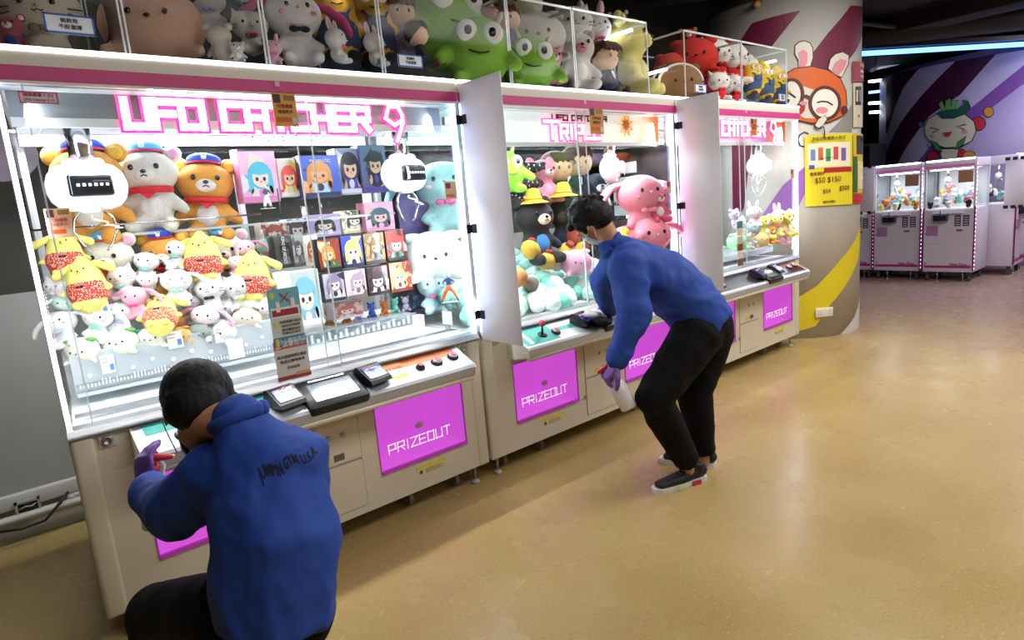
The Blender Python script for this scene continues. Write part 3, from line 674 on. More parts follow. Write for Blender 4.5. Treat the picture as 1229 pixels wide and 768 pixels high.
def machine(name, L, label, style):
    t = empty(name, (L, 2.6, 0), label, 'crane machine', 'tall crane machines in a row')
    W, D = W_, D_
    OP = [(.20, .70), (1.15, 1.65)]
    # ---- cabinet
    b = MB()
    b.box(0.004, W - .004, 0, D, .11, .265); b.box(0.004, W - .004, 0, D, .60, .645); b.box(0.004, W - .004, .012, D, .645, .79)
    b.box(0.004, OP[0][0], 0, D, .265, .60); b.box(OP[0][1], OP[1][0], 0, D, .265, .60); b.box(OP[1][1], W - .004, 0, D, .265, .60)
    for x0, x1 in OP: b.box(x0, x1, .36, D, .265, .60)
    b.build('cabinet', CREAM, t)
    for x0, x1 in ((0, .074), (W - .074, W)):
        b = MB(); b.rbox(x0, x1, -.006, .05, .105, .793, .016, 3); b.build('side_trim', CREAM, t)
    # ---- prize outlets
    for i, (x0, x1) in enumerate(OP):
        b = MB(); b.poly([(x0 + .002, 0.002, .267), (x1 - .002, .002, .267), (x1 - .002, .002, .598), (x0 + .002, .002, .598), (x0 + .03, .34, .29), (x1 - .03, .34, .29), (x1 - .03, .34, .58), (x0 + .03, .34, .58)],
                         [(0, 1, 5, 4), (1, 2, 6, 5), (2, 3, 7, 6), (3, 0, 4, 7), (4, 5, 6, 7)], False)
        o = b.build('prize_outlet', MAG, t)
        b = MB(); b.box(x0, x1, -.004, .004, .598, .604); b.box(x0, x1, -.012, .006, .262, .274); b.box(x0 - .004, x0, -.004, .004, .262, .604); b.box(x1, x1 + .004, -.004, .004, .262, .604); b.build('outlet_frame', MAGD, o)
        b = MB(); strokes(b, 'PRIZEOUT', x0 + .05, .345, .036, .045, .013, .0055, .0, .002); b.build('outlet_lettering', LETW, o)
        if style['n'] == 1 or i == 0:
            b = MB(); b.ell(((x0 + x1) / 2 - .02, .001, .44), (.024, .002, .016), seg=14, rings=6); b.build('handle_mark', mat('#b08aa0', .5), o)
        # warning sticker below
        xs = x0 + .19
        b = MB(); b.m(YELLOWST).box(xs, xs + .17, -.002, 0, .215, .232); b.m(mat('#d9d2b4', .5)).box(xs, xs + .17, -.002, 0, .185, .215)
        b.m(mat('#8c7a30', .5))
        for k in range(4): b.box(xs + .045, xs + .155 - .02 * (k % 2), -.003, -.002, .190 + k * .006, .192 + k * .006)
        b.m(mat('#5c5430', .5)).ell((xs + .02, -.002, .2), (.011, .001, .011), seg=12, rings=6); b.build('warning_sticker', None, t)
    # ---- service doors
    for z0, z1_ in ((.385, .625), (.15, .375)):
        b = MB(); b.m(SEAM).box(.768, 1.062, -.001, .003, z0 - .003, z1_ + .003); b.m(CREAM).box(.771, 1.059, -.004, .003, z0, z1_)
        o = b.build('service_door')
        o.parent = t
        for kx in ((.95, 1.02) if z0 > .3 else (.80,)):
            b = MB(); b.lathe([(.011, 0), (.011, .006), (.007, .009), (0, .009)], M=Matrix.Rotation(math.pi / 2, 3, 'X'), c=(kx - .04, -.004, (z0 + z1_) / 2 + .01), n=14); b.build('lock', STEEL, o)
        if z0 > .3:
            b = MB(); b.m(mat('#d6c64a', .5)).box(.86, .91, -.0055, -.004, .40, .425); b.m(mat('#6b5a52', .6)).box(.925, .975, -.0055, -.004, .40, .43); b.build('door_sticker', None, o)
            box('card_slot', .93, .99, -.006, -.004, .595, .602, BLACK, o)
    # ---- corner locks
    for x in (.11, W - .10):
        b = MB(); b.m(mat('#c9c0ac', .4)).box(x - .025, x + .025, .004, .013, .735, .785); b.m(STEEL).lathe([(.017, 0), (.017, .012), (.011, .014), (.010, .008), (0, .008)], M=Matrix.Rotation(math.pi / 2, 3, 'X'), c=(x, .006, .76), n=18); b.build('cabinet_lock', None, t)
    # ---- control deck
    x0, x1 = .19, 1.63
    pr = [(-.16, .66), (-.165, .70), (-.155, .712), (-.005, .782), (.014, .782), (.014, .64), (-.02, .635)]
    b = MB(); b.prism(pr, x0, x1, 'x'); con = b.build('control_deck', GRAPH['silver'] if style['n'] != 2 else mat('#c9ccce', .35, .3), t)
    for xx in (x0 - .008, x1): 
        b = MB(); b.prism([(p[0] * 1.02, p[1]) for p in pr], xx, xx + .008, 'x'); b.build('deck_end_cap', mat('#ded9cc', .4), con)
    b = MB(); b.loft([(x0, -.145, .648), (x1, -.145, .648)], .014, n=10); b.build('deck_lip', CREAM, con)
    def patch(nm, xa, xb, ta, tb, mt, h=.0012):
        pts = [deck_pt(xa, ta, h), deck_pt(xb, ta, h), deck_pt(xb, tb, h), deck_pt(xa, tb, h)]; q = [deck_pt(xa, ta, 0), deck_pt(xb, ta, 0), deck_pt(xb, tb, 0), deck_pt(xa, tb, 0)]
        b = MB(); b.poly(q + pts, [(0, 3, 2, 1), (4, 5, 6, 7), (0, 1, 5, 4), (1, 2, 6, 5), (2, 3, 7, 6), (3, 0, 4, 7)], False); return b.build(nm, mt, con)
    if style['n'] == 1:
        TE = mat('#27998c', .35)
        patch('deck_graphic', .22, .66, .62, .98, TE); patch('deck_graphic', 1.14, 1.60, .66, .98, mat('#c8763c', .35)); patch('deck_graphic', 1.30, 1.60, .80, 1.0, mat('#c8531e', .35))
        M = Matrix.Translation(deck_pt(1.24, .72, .002)) @ Matrix.Rotation(TILT, 4, 'X'); text('ENJOY GAME', .018, M, mat('#b04a28', .5), con)
        push_button(con, .33, .35, .022, mat('#f2e4e8', .2)); push_button(con, .44, .35, .022, mat('#f2e4e8', .2))
        push_button(con, 1.57, .55, .023, mat('#f0d8de', .2)); push_button(con, 1.47, .5, .023, mat('#f0d8de', .2)); push_button(con, 1.37, .45, .018, BLACK)
        terminal(con, .72); touchscreen(con, .92); terminal(con, 1.12)
        patch('deck_label', 1.21, 1.29, .25, .4, mat('#c8b84a', .5))
    elif style['n'] == 2:
        TE = mat('#27a094', .35)
        patch('deck_graphic', .20, .45, .08, .96, TE); patch('deck_graphic', .45, .64, .45, .66, TE); patch('deck_graphic', 1.10, 1.6, .1, .96, TE)
        patch('deck_arrow', .235, .26, .15, .8, PAPER, .002)
        joystick(con, .36, .45, mat('#d8485c', .3)); push_button(con, .46, .42, .022, mat('#e8c8d0', .2)); terminal(con, .69)
        touchscreen(con, .92); terminal(con, 1.14); joystick(con, 1.32, .5, mat('#d8485c', .3)); push_button(con, 1.5, .5, .022, mat('#e8c8d0', .2))
    else:
        patch('deck_graphic', .22, 1.60, .08, .96, mat('#2a2830', .3)); patch('deck_graphic', 1.38, 1.62, .2, .96, mat('#b4501e', .35))
        patch('deck_graphic', 1.24, 1.36, .2, .9, mat('#8a8a80', .35))
        terminal(con, .90); touchscreen(con, 1.04, .22); terminal(con, 1.18)
        push_button(con, 1.45, .55, .022, mat('#e8d0d4', .2)); push_button(con, 1.55, .6, .022, mat('#e8d0d4', .2)); push_button(con, .4, .5, .022, mat('#e8d0d4', .2))
    # ---- sill, floor, posts, canopy
    b = MB(); b.prism([(-.012, .79), (-.012, .802), (.0, .822), (.055, .826), (.055, .79)], 0, W, 'x'); b.build('window_sill', STEEL, t)
    b = MB(); b.box(.0, W, -.016, -.010, .795, .800); b.build('sill_bead', ALU, t)
    b = MB(); b.box(.02, W - .02, .055, D - .02, .80, ZF); b.build('playfield_floor', mat('#eef2f4', .3), t)
    b = MB(); b.prism([(.12, .82), (.13, .834), (.20, .834), (.21, .82)], .03, W - .03, 'x') if style['n'] == 1 else b.box(.03, W - .03, .085, .10, .82, .828); b.build('floor_rail', STEEL, t)
    for x in (0.0, W - .05):
        b = MB(); b.box(x + .005, x + .045, D - .05, D - .01, .79, 1.98); b.build('corner_post', mat('#cfd3d8', .4), t)
    for x, mt in ((.004, LEDSOFT), (W - .018, LEDB)):
        b = MB(); b.box(x, x + .014, .004, .018, .80, 1.975); b.build('led_strip', mt, t)
        b = MB(); b.box(x - .003 if x < 1 else x + .014, x if x < 1 else x + .017, .0, .04, .80, 1.975); b.build('front_post', ALU, t)
    xm = W / 2 if style['n'] > 1 else 1.0
    for i, (xa, xb, y) in enumerate(((.078, xm + .03, .010), (xm - .03, W - .02, .022))):
        b = MB(); b.box(xa, xb, y, y + .005, .812, 1.97); o = b.build('front_pane', GLASS, t)
        b = MB(); b.box(xa - .001, xa + .004, y - .0005, y + .0055, .812, 1.97); b.build('pane_edge', EDGE, o)
        b = MB(); b.box(xb - .004, xb + .001, y - .0005, y + .0055, .812, 1.97); b.build('pane_edge', EDGE, o)
    for x in (.02, W - .026):
        b = MB(); b.box(x, x + .005, .05, D - .05, .82, 1.95); b.build('side_pane', GLASS, t)
    b = MB(); b.box(.05, W - .05, D - .035, D - .03, .82, 1.97); b.build('back_pane', GLASS, t)
    b = MB(); b.box(.0, W, .0, D, 1.985, 2.07); can = b.build('canopy', WHITE, t)
    b = MB(); b.box(-.001, W + .001, -.012, .0, 2.022, 2.066); b.build('canopy_fascia', mat('#d9d3c6', .4), can)
    b = MB(); b.box(-.001, W + .001, -.014, .0, 1.978, 2.022); b.build('canopy_stripe', MAGENTA, can)
    b = MB(); b.box(-.001, W + .001, -.010, .02, 1.968, 1.978); b.build('canopy_rim', mat('#e6dfe0', .3), can)
    b = MB(); b.box(0.0, W, -.016, .012, 2.066, 2.082); b.build('led_strip', mat('#f4f8ff', .4, emit=3.0, ecol='#eef4ff', name='led_ledge'), can)
    box('stripe_tag', W * .5, W * .5 + .02, -.017, -.014, 2.0, 2.02, mat('#e0a8c0', .5), can)
    # header, inner ceiling, rails
    b = MB(); b.box(.03, W - .03, .10, .115, 1.88 if style['header'] == 'silver' else 1.80, 1.972); hd = b.build('header_panel', header_mat(style['header']), t)
    rz_ = 1.85 if style['header'] == 'silver' else 1.778
    b = MB(); b.box(.03, W - .03, .096, .118, rz_, rz_ + .03 if rz_ > 1.8 else 1.80); b.build('header_rim', mat('#dfe6ea', .3), hd)
    b = MB(); b.box(.02, W - .02, .02, D - .03, 1.965, 1.985); b.build('inner_ceiling', mat('#d3d9dd', .4), t)
    b = MB(); b.box(.03, W - .03, D - .10, D - .06, 1.885, 1.965); b.build('back_rail', mat('#e9eef0', .35), t)
    for y in (.18, .62): 
        b = MB(); b.box(.04, W - .04, y, y + .03, 1.90, 1.94); b.build('gantry_rail', ALU, t)
    b = MB(); b.box(.06, W - .06, .14, .155, 1.945, 1.963); b.box(.06, W - .06, .80, .815, 1.945, 1.963); b.build('led_tube', LEDW, t)
    # letters
    s = style
    if s['n'] in (1, 3):
        z0, z1_, xa, xb = (1.855, 1.945, s['lx0'], s['lx1'])
        n = 12; cw = (xb - xa) / 12.6; g = cw * .22; w = cw - g
        b = MB(); strokes(b, 'UFO CATCHER', xa, z0, w, z1_ - z0, g, .046, .096, .004); b.build('sign_outline', PINKN, hd)
        b = MB(); strokes(b, 'UFO CATCHER', xa, z0, w, z1_ - z0, g, .027, .092, .004); b.build('sign_lettering', WHN, hd)
        x9 = xb - w * 1.62
        b = MB(); strokes(b, '9', x9, z0 - .03, w * 1.25, .135, g, .034, .091, .004); b.build('sign_outline', PINKN, hd)
        b = MB(); strokes(b, '9', x9, z0 - .03, w * 1.25, .135, g, .016, .087, .004); b.build('sign_lettering', WHN, hd)
    else:
        b = MB(); strokes(b, 'UFO CATCHER', .74, 1.925, .036, .028, .010, .010, .096, .003); b.build('sign_lettering', mat('#b0305a', .5), hd)
        b = MB(); strokes(b, 'T', .67, 1.82, .12, .095, .02, .034, .096, .004); strokes(b, 'RIPLE', .80, 1.82, .055, .075, .026, .034, .096, .004); b.build('sign_outline', PINKN, hd)
        b = MB(); strokes(b, 'T', .67, 1.82, .12, .095, .02, .018, .092, .004); strokes(b, 'RIPLE', .80, 1.82, .055, .075, .026, .018, .092, .004); b.build('sign_lettering', WHN, hd)
    # casters and levelling feet
    for x in (.16, .45, W - .45, W - .16):
        b = MB(); b.m(STEEL).box(x - .02, x + .02, .09, .13, .075, .11); b.m(mat('#8c8a84', .5)).cyl((x - .012, .12, .035), (x + .012, .12, .035), .035, n=18); b.build('caster', None, t)
    for x in (.07, W - .07):
        b = MB(); b.m(STEEL).cyl((x, .05, .02), (x, .05, .11), .008, n=10); b.m(mat('#b4b2ac', .4)).lathe([(.025, 0), (.022, .012), (.01, .022)], (x, .05, 0), n=16); b.build('levelling_foot', None, t)
    # the machine's own lamps, and an added one on the silver header
    l = area('machine_lamp', (L + W / 2, 2.6 + .17, 1.935), W - .2, .06, s['pw'], (.93, .97, 1.0))
    l2 = area('machine_lamp', (L + W / 2, 2.6 + .80, 1.935), W - .2, .06, s['pw'] * .6, (.93, .97, 1.0))
    for xx, dx in ((.045, .7), (W - .045, -.7)):
        lv = area('led_lamp', (L + xx, 2.6 + .05, 1.40), .03, 1.05, 5.5, (.93, .97, 1.0)); lv.rotation_euler = V((dx, .7, -.12)).to_track_quat('-Z', 'Y').to_euler()
    if style['header'] == 'silver':
        l3 = area('header_fill_lamp', (L + W * .55, 2.6 + .045, 1.955), W * .6, .02, 2.2, (.95, .98, 1.0), rot=(math.radians(-62), 0, 0))  # added lamp that brightens the header around the letters
    return t

M1 = machine('crane_machine', .168, 'nearest tall crane machine, orange and teal deck, crouching man beside it', dict(n=1, header='silver', lx0=.375, lx1=1.56, pw=48))
M2 = machine('crane_machine', 1.976, 'middle tall crane machine with teal joystick deck and green floor filling', dict(n=2, header='colour', pw=46))
M3 = machine('crane_machine', 3.784, 'farthest tall crane machine of the row, against the round column', dict(n=3, header='purple', lx0=.40, lx1=1.60, pw=30))
# cranes
claw(M1, .245, .30, 1.66); claw(M1, 1.66, .33, 1.665, yaw=.15)
claw(M2, 1.50, .32, 1.65, disp='#d8c8c4', arms='three', yaw=.6)
claw(M3, 1.62, .28, 1.62, yaw=.9, disp='#c8ccd0', arms='three')
# back-rail logo letters of the first machine
b = MB(); strokes(b, 'SEGENO', 1.02, 1.91, .030, .030, .052, .009, .874, .003); b.build('rail_letters', mat('#7d9490', .5), M1)
b = MB(); M = Matrix.Translation((.99, .873, 1.925)) @ Matrix.Rotation(math.radians(45), 4, 'Y'); b.box(-.033, .033, -.003, .0, -.033, .033, M); b.build('rail_emblem', mat('#6d8a84', .5), M1)
# metal uprights and shelves inside machine one
b = MB(); b.box(.98, 1.005, .86, .90, .9, 1.86); b.build('upright', ALU, M1)
def strip(par, xa, xb, y0, y1, z, name='shelf'):
    b = MB(); b.box(xa, xb, y0, y1, z - .004, z + .002); b.build(name, ACRYL, par); b = MB(); b.box(xa, xb, y0 - .003, y0, z - .007, z + .004); b.build('shelf_edge', EDGE, par)
# ---- white partition boards with black tape between machines
def partition(x, label, zb=.785):
    t = empty('partition_board', (x, 2.42, zb), label, 'board')
    b = MB(); b.rbox(-.004, .004, -.155, .155, 0, 2.055 - zb, .002, 1); b.build('board', mat('#dcdadf', .5, kind='painted', scale=3, col2='#d5d3d8'), t)
    for z in (1.89, 1.36, .92) if zb < .8 else (1.89,):
        b = MB(); b.box(-.0055, .0055, .115, .157, z - zb - .022, z - zb + .022); b.box(-.035, .0055, .155, .159, z - zb - .022, z - zb + .022); b.build('tape', MATTE, t)
    return t
partition(1.972, 'white partition board taped up between first and middle machine')
partition(3.778, 'white partition board behind the bending man, between middle and farthest machine')

for o in M1.children_recursive:
    if o.type == 'MESH':
        mw = Matrix.Identity(4); q = o
        while q is not None and q != M1: mw = q.matrix_local @ mw; q = q.parent
        inv = mw.inverted()
        for v in o.data.vertices:
            c = mw @ v.co
            if c.y > 0 and c.x < .3: c.x += .105 * c.y * (1 - c.x / .3); v.co = inv @ c
# ================================================================== SOFT TOYS
# prototypes: unit height, seated on z = 0, facing -y
def _cap(mb, a, b, r0, r1): mb.loft([V(a), V(a).lerp(V(b), .5), V(b)], [r0, (r0 + r1) / 2, r1], n=12, dome=True)
def sphere(c, r, seg=12, rings=8):
    b = MB(); b.ell(c, r, seg=seg, rings=rings)
    me = bpy.data.meshes.new('m'); b.bm.to_mesh(me); b.bm.free(); return me
def meshof(fn):
    b = MB(); fn(b); bmesh.ops.recalc_face_normals(b.bm, faces=b.bm.faces); me = bpy.data.meshes.new('m'); b.bm.to_mesh(me); b.bm.free(); return me
PROTO = {}
def proto(kind, vox=.035):
    """list of (part name, mesh, colour key, parent index or None)"""
    if kind in PROTO: return PROTO[kind]
    L = []
    def add(nm, me, key, par=None): L.append((nm, me, key, par)); return len(L) - 1
    E_ = lambda c, r, **k: sphere(c, r, **k)
    eyes = lambda y, z, dx, r: [add('eye', E_((s * dx, y, z), (r, r * .5, r * 1.15), seg=10, rings=6), 'eye') for s in (-1, 1)]
    if kind in ('bear', 'bearcap'):
        add('body', blob(lambda b: (b.ell((0, 0, .66), (.29, .23, .22)), b.ell((0, .02, .30), (.19, .16, .22)), _cap(b, (-.14, 0, .42), (-.29, -.06, .26), .07, .065), _cap(b, (.14, 0, .42), (.29, -.06, .26), .07, .065),
            _cap(b, (-.11, -.02, .12), (-.17, -.22, .09), .09, .085), _cap(b, (.11, -.02, .12), (.17, -.22, .09), .09, .085)), vox), 'main')
        for s in (-1, 1):
            e = add('ear', E_((s * .24, .02, .84), (.095, .06, .09)), 'main'); add('inner_ear', E_((s * .245, -.03, .83), (.06, .03, .058)), 'inner', e)
        add('muzzle', E_((0, -.20, .60), (.10, .06, .07)), 'muzzle'); add('nose', E_((0, -.262, .625), (.028, .016, .02)), 'eye')
        add('mouth', meshof(lambda b: b.loft([(-.03, -.255, .575), (0, -.262, .59), (.03, -.255, .575)], .006, n=6)), 'eye')
        eyes(-.215, .68, .115, .026)
        add('belly', E_((0, -.075, .30), (.12, .085, .14)), 'belly')
        if kind == 'bearcap':
            c = add('cap', meshof(lambda b: (b.ell((.0, -.01, .90), (.17, .15, .075), seg=18, rings=10))), 'cap')
            add('cap_band', meshof(lambda b: b.loft([(.155 * math.cos(a), -.01 + .135 * math.sin(a), .862) for a in [i * math.pi / 10 for i in range(21)]], .012, n=6)), 'red', c)
            add('cap_badge', meshof(lambda b: (b.ell((.0, -.155, .905), (.028, .006, .024), seg=10, rings=6), b.ell((-.022, -.155, .93), (.009, .005, .009), seg=6, rings=4), b.ell((.022, -.155, .93), (.009, .005, .009), seg=6, rings=4))), 'white', c)
            add('neckerchief', meshof(lambda b: (b.loft([(.2 * math.cos(a), -.02 + .17 * math.sin(a), .475 - .02 * math.sin(-a)) for a in [i * math.pi / 10 for i in range(21)]], [.02] * 21, [.034] * 21, n=8), b.poly([(-.15, -.155, .49), (.15, -.155, .49), (0, -.21, .36), (-.15, -.145, .49), (.15, -.145, .49), (0, -.195, .36)], [(0, 1, 2), (3, 5, 4), (0, 2, 5, 3), (1, 4, 5, 2), (0, 3, 4, 1)]))), 'red')
    elif kind == 'puppy':
        add('body', blob(lambda b: (b.loft([(0, 0, .12), (0, 0, .25), (0, 0, .45), (0, 0, .65), (0, 0, .80), (0, 0, .88)], [.27, .33, .33, .28, .2, .1], [.22, .27, .26, .23, .17, .09], side=(1, 0, 0), n=20, dome=True),
            _cap(b, (-.26, 0, .38), (-.40, -.06, .32), .07, .06), _cap(b, (.26, 0, .38), (.40, -.06, .32), .07, .06)), vox), 'main')
        for s in (-1, 1):
            add('ear', blob(lambda b: _cap(b, (s * .2, .02, .80), (s * .47, .0, .66), .06, .085), .03), 'main')
            add('foot', E_((s * .15, -.20, .07), (.085, .085, .075)), 'main')
        add('shorts', meshof(lambda b: b.loft([(0, 0, .09), (0, 0, .16), (0, 0, .26), (0, 0, .36)], [.22, .31, .345, .352], [.18, .25, .282, .283], side=(1, 0, 0), n=24, dome=True)), 'shorts')
        add('bow', meshof(lambda b: (b.ell((-.035, -.285, .38), (.035, .015, .022), seg=8, rings=6), b.ell((.035, -.285, .38), (.035, .015, .022), seg=8, rings=6))), 'eye')
        for s in (-1, 1): add('eye', E_((s * .10, -.205, .70), (.014, .01, .018), seg=8, rings=6), 'eye')
        add('nose', E_((0, -.225, .665), (.02, .012, .015), seg=8, rings=6), 'eye'); add('mouth', meshof(lambda b: b.loft([(-.04, -.222, .64), (-.02, -.23, .625), (0, -.23, .64), (.02, -.23, .625), (.04, -.222, .64)], .005, n=5)), 'eye')
    elif kind in ('bunny', 'bunnyup'):
        add('body', blob(lambda b: (b.ell((0, -.02, .60), (.32, .25, .24)), b.ell((0, .03, .25), (.18, .16, .2)), _cap(b, (-.12, 0, .33), (-.24, -.1, .22), .06, .055), _cap(b, (.12, 0, .33), (.24, -.1, .22), .06, .055),
            _cap(b, (-.1, -.02, .10), (-.16, -.2, .08), .08, .075), _cap(b, (.1, -.02, .10), (.16, -.2, .08), .08, .075)), vox), 'main')
        for s in (-1, 1):
            if kind == 'bunny':
                e = add('ear', blob(lambda b: b.loft([(s * .2, .02, .74), (s * .40, .0, .70), (s * .56, -.02, .56), (s * .62, -.02, .42)], [.06, .085, .10, .08], [.04, .05, .05, .04], n=12, dome=True), .03), 'ears')
            else:
                e = add('ear', blob(lambda b: b.loft([(s * .13, .02, .76), (s * .17, .02, .92), (s * .19, .0, 1.05)], [.06, .085, .06], [.04, .05, .04], side=(1, 0, 0), n=12, dome=True), .03), 'ears')
                add('inner_ear', meshof(lambda b: b.loft([(s * .15, -.035, .80), (s * .175, -.045, .93), (s * .19, -.035, 1.03)], [.03, .05, .03], [.012] * 3, side=(1, 0, 0), n=10, dome=True)), 'inner', e)
            add('cheek', E_((s * .17, -.235, .54), (.035, .012, .022), seg=8, rings=6), 'inner')
        eyes(-.25, .62, .11, .024)
        add('nose', E_((0, -.272, .585), (.018, .012, .013), seg=8, rings=6), 'nose')
        add('bow', meshof(lambda b: (b.ell((-.06, -.19, .38), (.055, .025, .035), seg=10, rings=6), b.ell((.06, -.19, .38), (.055, .025, .035), seg=10, rings=6), b.ell((0, -.2, .38), .024, seg=8, rings=6))), 'bow')
    elif kind == 'kitten':
        add('body', blob(lambda b: (b.ell((0, -.02, .58), (.36, .25, .27)), b.ell((0, .05, .22), (.2, .18, .2)), _cap(b, (-.12, -.05, .12), (-.2, -.2, .08), .08, .075), _cap(b, (.12, -.05, .12), (.2, -.2, .08), .08, .075),
             b.loft([(-.2, 0, .72), (-.25, 0, .84), (-.27, 0, .90)], [.09, .055, .02], n=10, dome=True), b.loft([(.2, 0, .72), (.25, 0, .84), (.27, 0, .90)], [.09, .055, .02], n=10, dome=True)), vox), 'main')
        add('mouth', meshof(lambda b: b.loft([(-.05, -.268, .475), (-.025, -.274, .46), (0, -.276, .478), (.025, -.274, .46), (.05, -.268, .475)], .006, n=5)), 'eye')
        eyes(-.255, .56, .13, .026); add('nose', E_((0, -.275, .52), (.022, .012, .015), seg=8, rings=6), 'nose')
        for s in (-1, 1):
            for k in range(2): add('whisker', meshof(lambda b: b.loft([(s * .24, -.20, .52 - .05 * k), (s * .36, -.14, .53 - .07 * k)], .006, n=5)), 'eye')
        add('bow', meshof(lambda b: (b.ell((-.06, -.17, .34), (.06, .03, .04), seg=10, rings=8), b.ell((.06, -.17, .34), (.06, .03, .04), seg=10, rings=8), b.ell((0, -.18, .34), .026, seg=8, rings=6))), 'bow')
    elif kind == 'seal':
        add('body', blob(lambda b: (b.ell((0, 0, .42), (.5, .38, .40)), _cap(b, (-.3, -.15, .12), (-.42, -.26, .08), .09, .07), _cap(b, (.3, -.15, .12), (.42, -.26, .08), .09, .07)), .045), 'main')
        for s in (-1, 1):
            add('ear_patch', E_((s * .30, -.05, .72), (.17, .12, .08)), 'ears')
            add('eye', E_((s * .16, -.365, .42), (.028, .016, .032), seg=8, rings=6), 'eye')
        add('nose', E_((0, -.392, .37), (.03, .014, .02), seg=8, rings=6), 'eye')
    elif kind == 'doll':
        add('body', blob(lambda b: (b.loft([(0, 0, .12), (0, 0, .25), (0, 0, .42)], [.17, .17, .12], [.13, .13, .1], side=(1, 0, 0), dome=True), _cap(b, (-.11, 0, .38), (-.24, -.06, .22), .055, .05), _cap(b, (.11, 0, .38), (.24, -.06, .22), .055, .05),
            _cap(b, (-.09, -.04, .08), (-.11, -.24, .06), .07, .06), _cap(b, (.09, -.04, .08), (.11, -.24, .06), .07, .06)), vox), 'cloth')
        add('head', E_((0, 0, .66), (.25, .22, .22), seg=20, rings=14), 'skin')
        add('hair', blob(lambda b: (b.ell((0, .05, .72), (.275, .235, .225)), *[b.loft([(x, -.14, .86), (x * 1.2, -.215, .76), (x * 1.35, -.225, .70)], [.05, .05, .015], [.03, .03, .012], side=(1, 0, 0), dome=True, n=8) for x in (-.15, -.075, 0, .075, .15)]), .025, 2), 'hair')
        for s in (-1, 1):
            e = add('eye', E_((s * .09, -.205, .64), (.034, .012, .045), seg=10, rings=8), 'white'); add('iris', E_((s * .09, -.214, .635), (.024, .008, .034), seg=10, rings=6), 'iris', e)
            add('shoe', E_((s * .12, -.29, .07), (.06, .05, .06)), 'shoe')
        add('mouth', meshof(lambda b: b.loft([(-.02, -.222, .56), (0, -.224, .552), (.02, -.222, .56)], .005, n=5)), 'red')
        add('tie', meshof(lambda b: b.poly([(-.03, -.125, .42), (.03, -.125, .42), (.02, -.15, .30), (-.02, -.15, .30)], [(0, 1, 2, 3)])), 'white')
    elif kind == 'monster':
        add('body', blob(lambda b: (b.ell((0, 0, .48), (.40, .34, .42)), _cap(b, (-.34, -.05, .5), (-.44, -.26, .30), .08, .085), _cap(b, (.34, -.05, .5), (.44, -.26, .30), .08, .085), _cap(b, (-.16, -.1, .12), (-.2, -.26, .09), .09, .09), _cap(b, (.16, -.1, .12), (.2, -.26, .09), .09, .09)), .03, 3), 'main')
        for s in (-1, 1):
            e = add('eye', E_((s * .15, -.29, .62), (.12, .06, .13), seg=16, rings=10), 'white'); add('pupil', E_((s * .14, -.345, .61), (.045, .016, .055), seg=12, rings=8), 'eye', e)
            add('horn', meshof(lambda b: b.loft([(s * .2, 0, .84), (s * .25, -.01, .94), (s * .27, -.02, .99)], [.05, .03, .008], n=10)), 'horn')
        add('mouth', meshof(lambda b: b.loft([(-.12, -.31, .40), (-.06, -.345, .37), (0, -.35, .36), (.06, -.345, .37), (.12, -.31, .40)], .010, n=6)), 'eye')
    elif kind == 'overalls':      # round-headed doll in blue overalls
        add('body', blob(lambda b: (b.loft([(0, 0, .14), (0, 0, .35), (0, 0, .62), (0, 0, .80)], [.22, .24, .24, .2], [.2, .21, .21, .17], side=(1, 0, 0), dome=True, n=18), _cap(b, (-.2, -.02, .46), (-.32, -.1, .30), .05, .05), _cap(b, (.2, -.02, .46), (.32, -.1, .30), .05, .05)), vox), 'main')
        add('overalls', meshof(lambda b: (b.loft([(0, 0, .10), (0, 0, .2), (0, 0, .36)], [.2, .245, .252], [.18, .218, .222], side=(1, 0, 0), dome=True, n=20), b.rbox(-.11, .11, -.232, -.19, .34, .48, .015))), 'cloth')
        add('beanie', meshof(lambda b: b.loft([(0, .01, .80), (0, .01, .88), (0, .01, .95)], [.222, .2, .12], [.19, .17, .1], side=(1, 0, 0), dome=True, n=18)), 'hat')
        for s in (-1, 1):
            e = add('eye', E_((s * .095, -.19, .68), (.06, .04, .06), seg=14, rings=8), 'white'); add('pupil', E_((s * .09, -.226, .675), (.022, .01, .024), seg=8, rings=6), 'eye', e)
            add('foot', E_((s * .11, -.12, .06), (.08, .1, .06)), 'shoe'); add('strap', meshof(lambda b: b.loft([(s * .09, -.225, .46), (s * .13, -.205, .52), (s * .15, -.1, .56)], .014, n=6)), 'cloth')
        add('mouth', meshof(lambda b: b.loft([(-.06, -.215, .57), (0, -.228, .55), (.06, -.215, .57)], .007, n=6)), 'eye')
    elif kind == 'tiny':
        add('body', blob(lambda b: (b.ell((0, 0, .62), (.33, .28, .28)), b.ell((0, 0, .25), (.26, .24, .24)), b.ell((-.24, 0, .88), .1), b.ell((.24, 0, .88), .1)), .075, 2), 'main')
        for s in (-1, 1): add('eye', E_((s * .13, -.26, .64), (.04, .03, .05), seg=6, rings=4), 'eye')
        add('nose', E_((0, -.29, .56), (.04, .02, .03), seg=6, rings=4), 'eye')
    PROTO[kind] = L
    return L
KEYDEF = dict(eye='#141214', inner='#f0b8cc', muzzle='#f6f0e6', belly='#f4efe6', white='#f4f2ee', red='#c8202c', nose='#d88a94', bow='#e0609a', cap='#4aa0d8', hat='#8a3a30', shorts='#c03428',
              ears=None, skin='#f0c8a4', hair='#3a1e14', cloth='#1c2444', iris='#4a4a58', shoe='#5a3424', horn='#d8d0b0')
def pm(key, c):
    if key in ('eye', 'iris'): return mat(c, .25)
    if key == 'shorts': return mat(c, .8, kind='dots', scale=34, col2='#f2e4c8')
    if key in ('white', 'nose') and key != 'white': return mat(c, .6)
    return mat(c, .9, kind='plush', scale=60, col2=None if c != '#101012' else None, bump=.25)
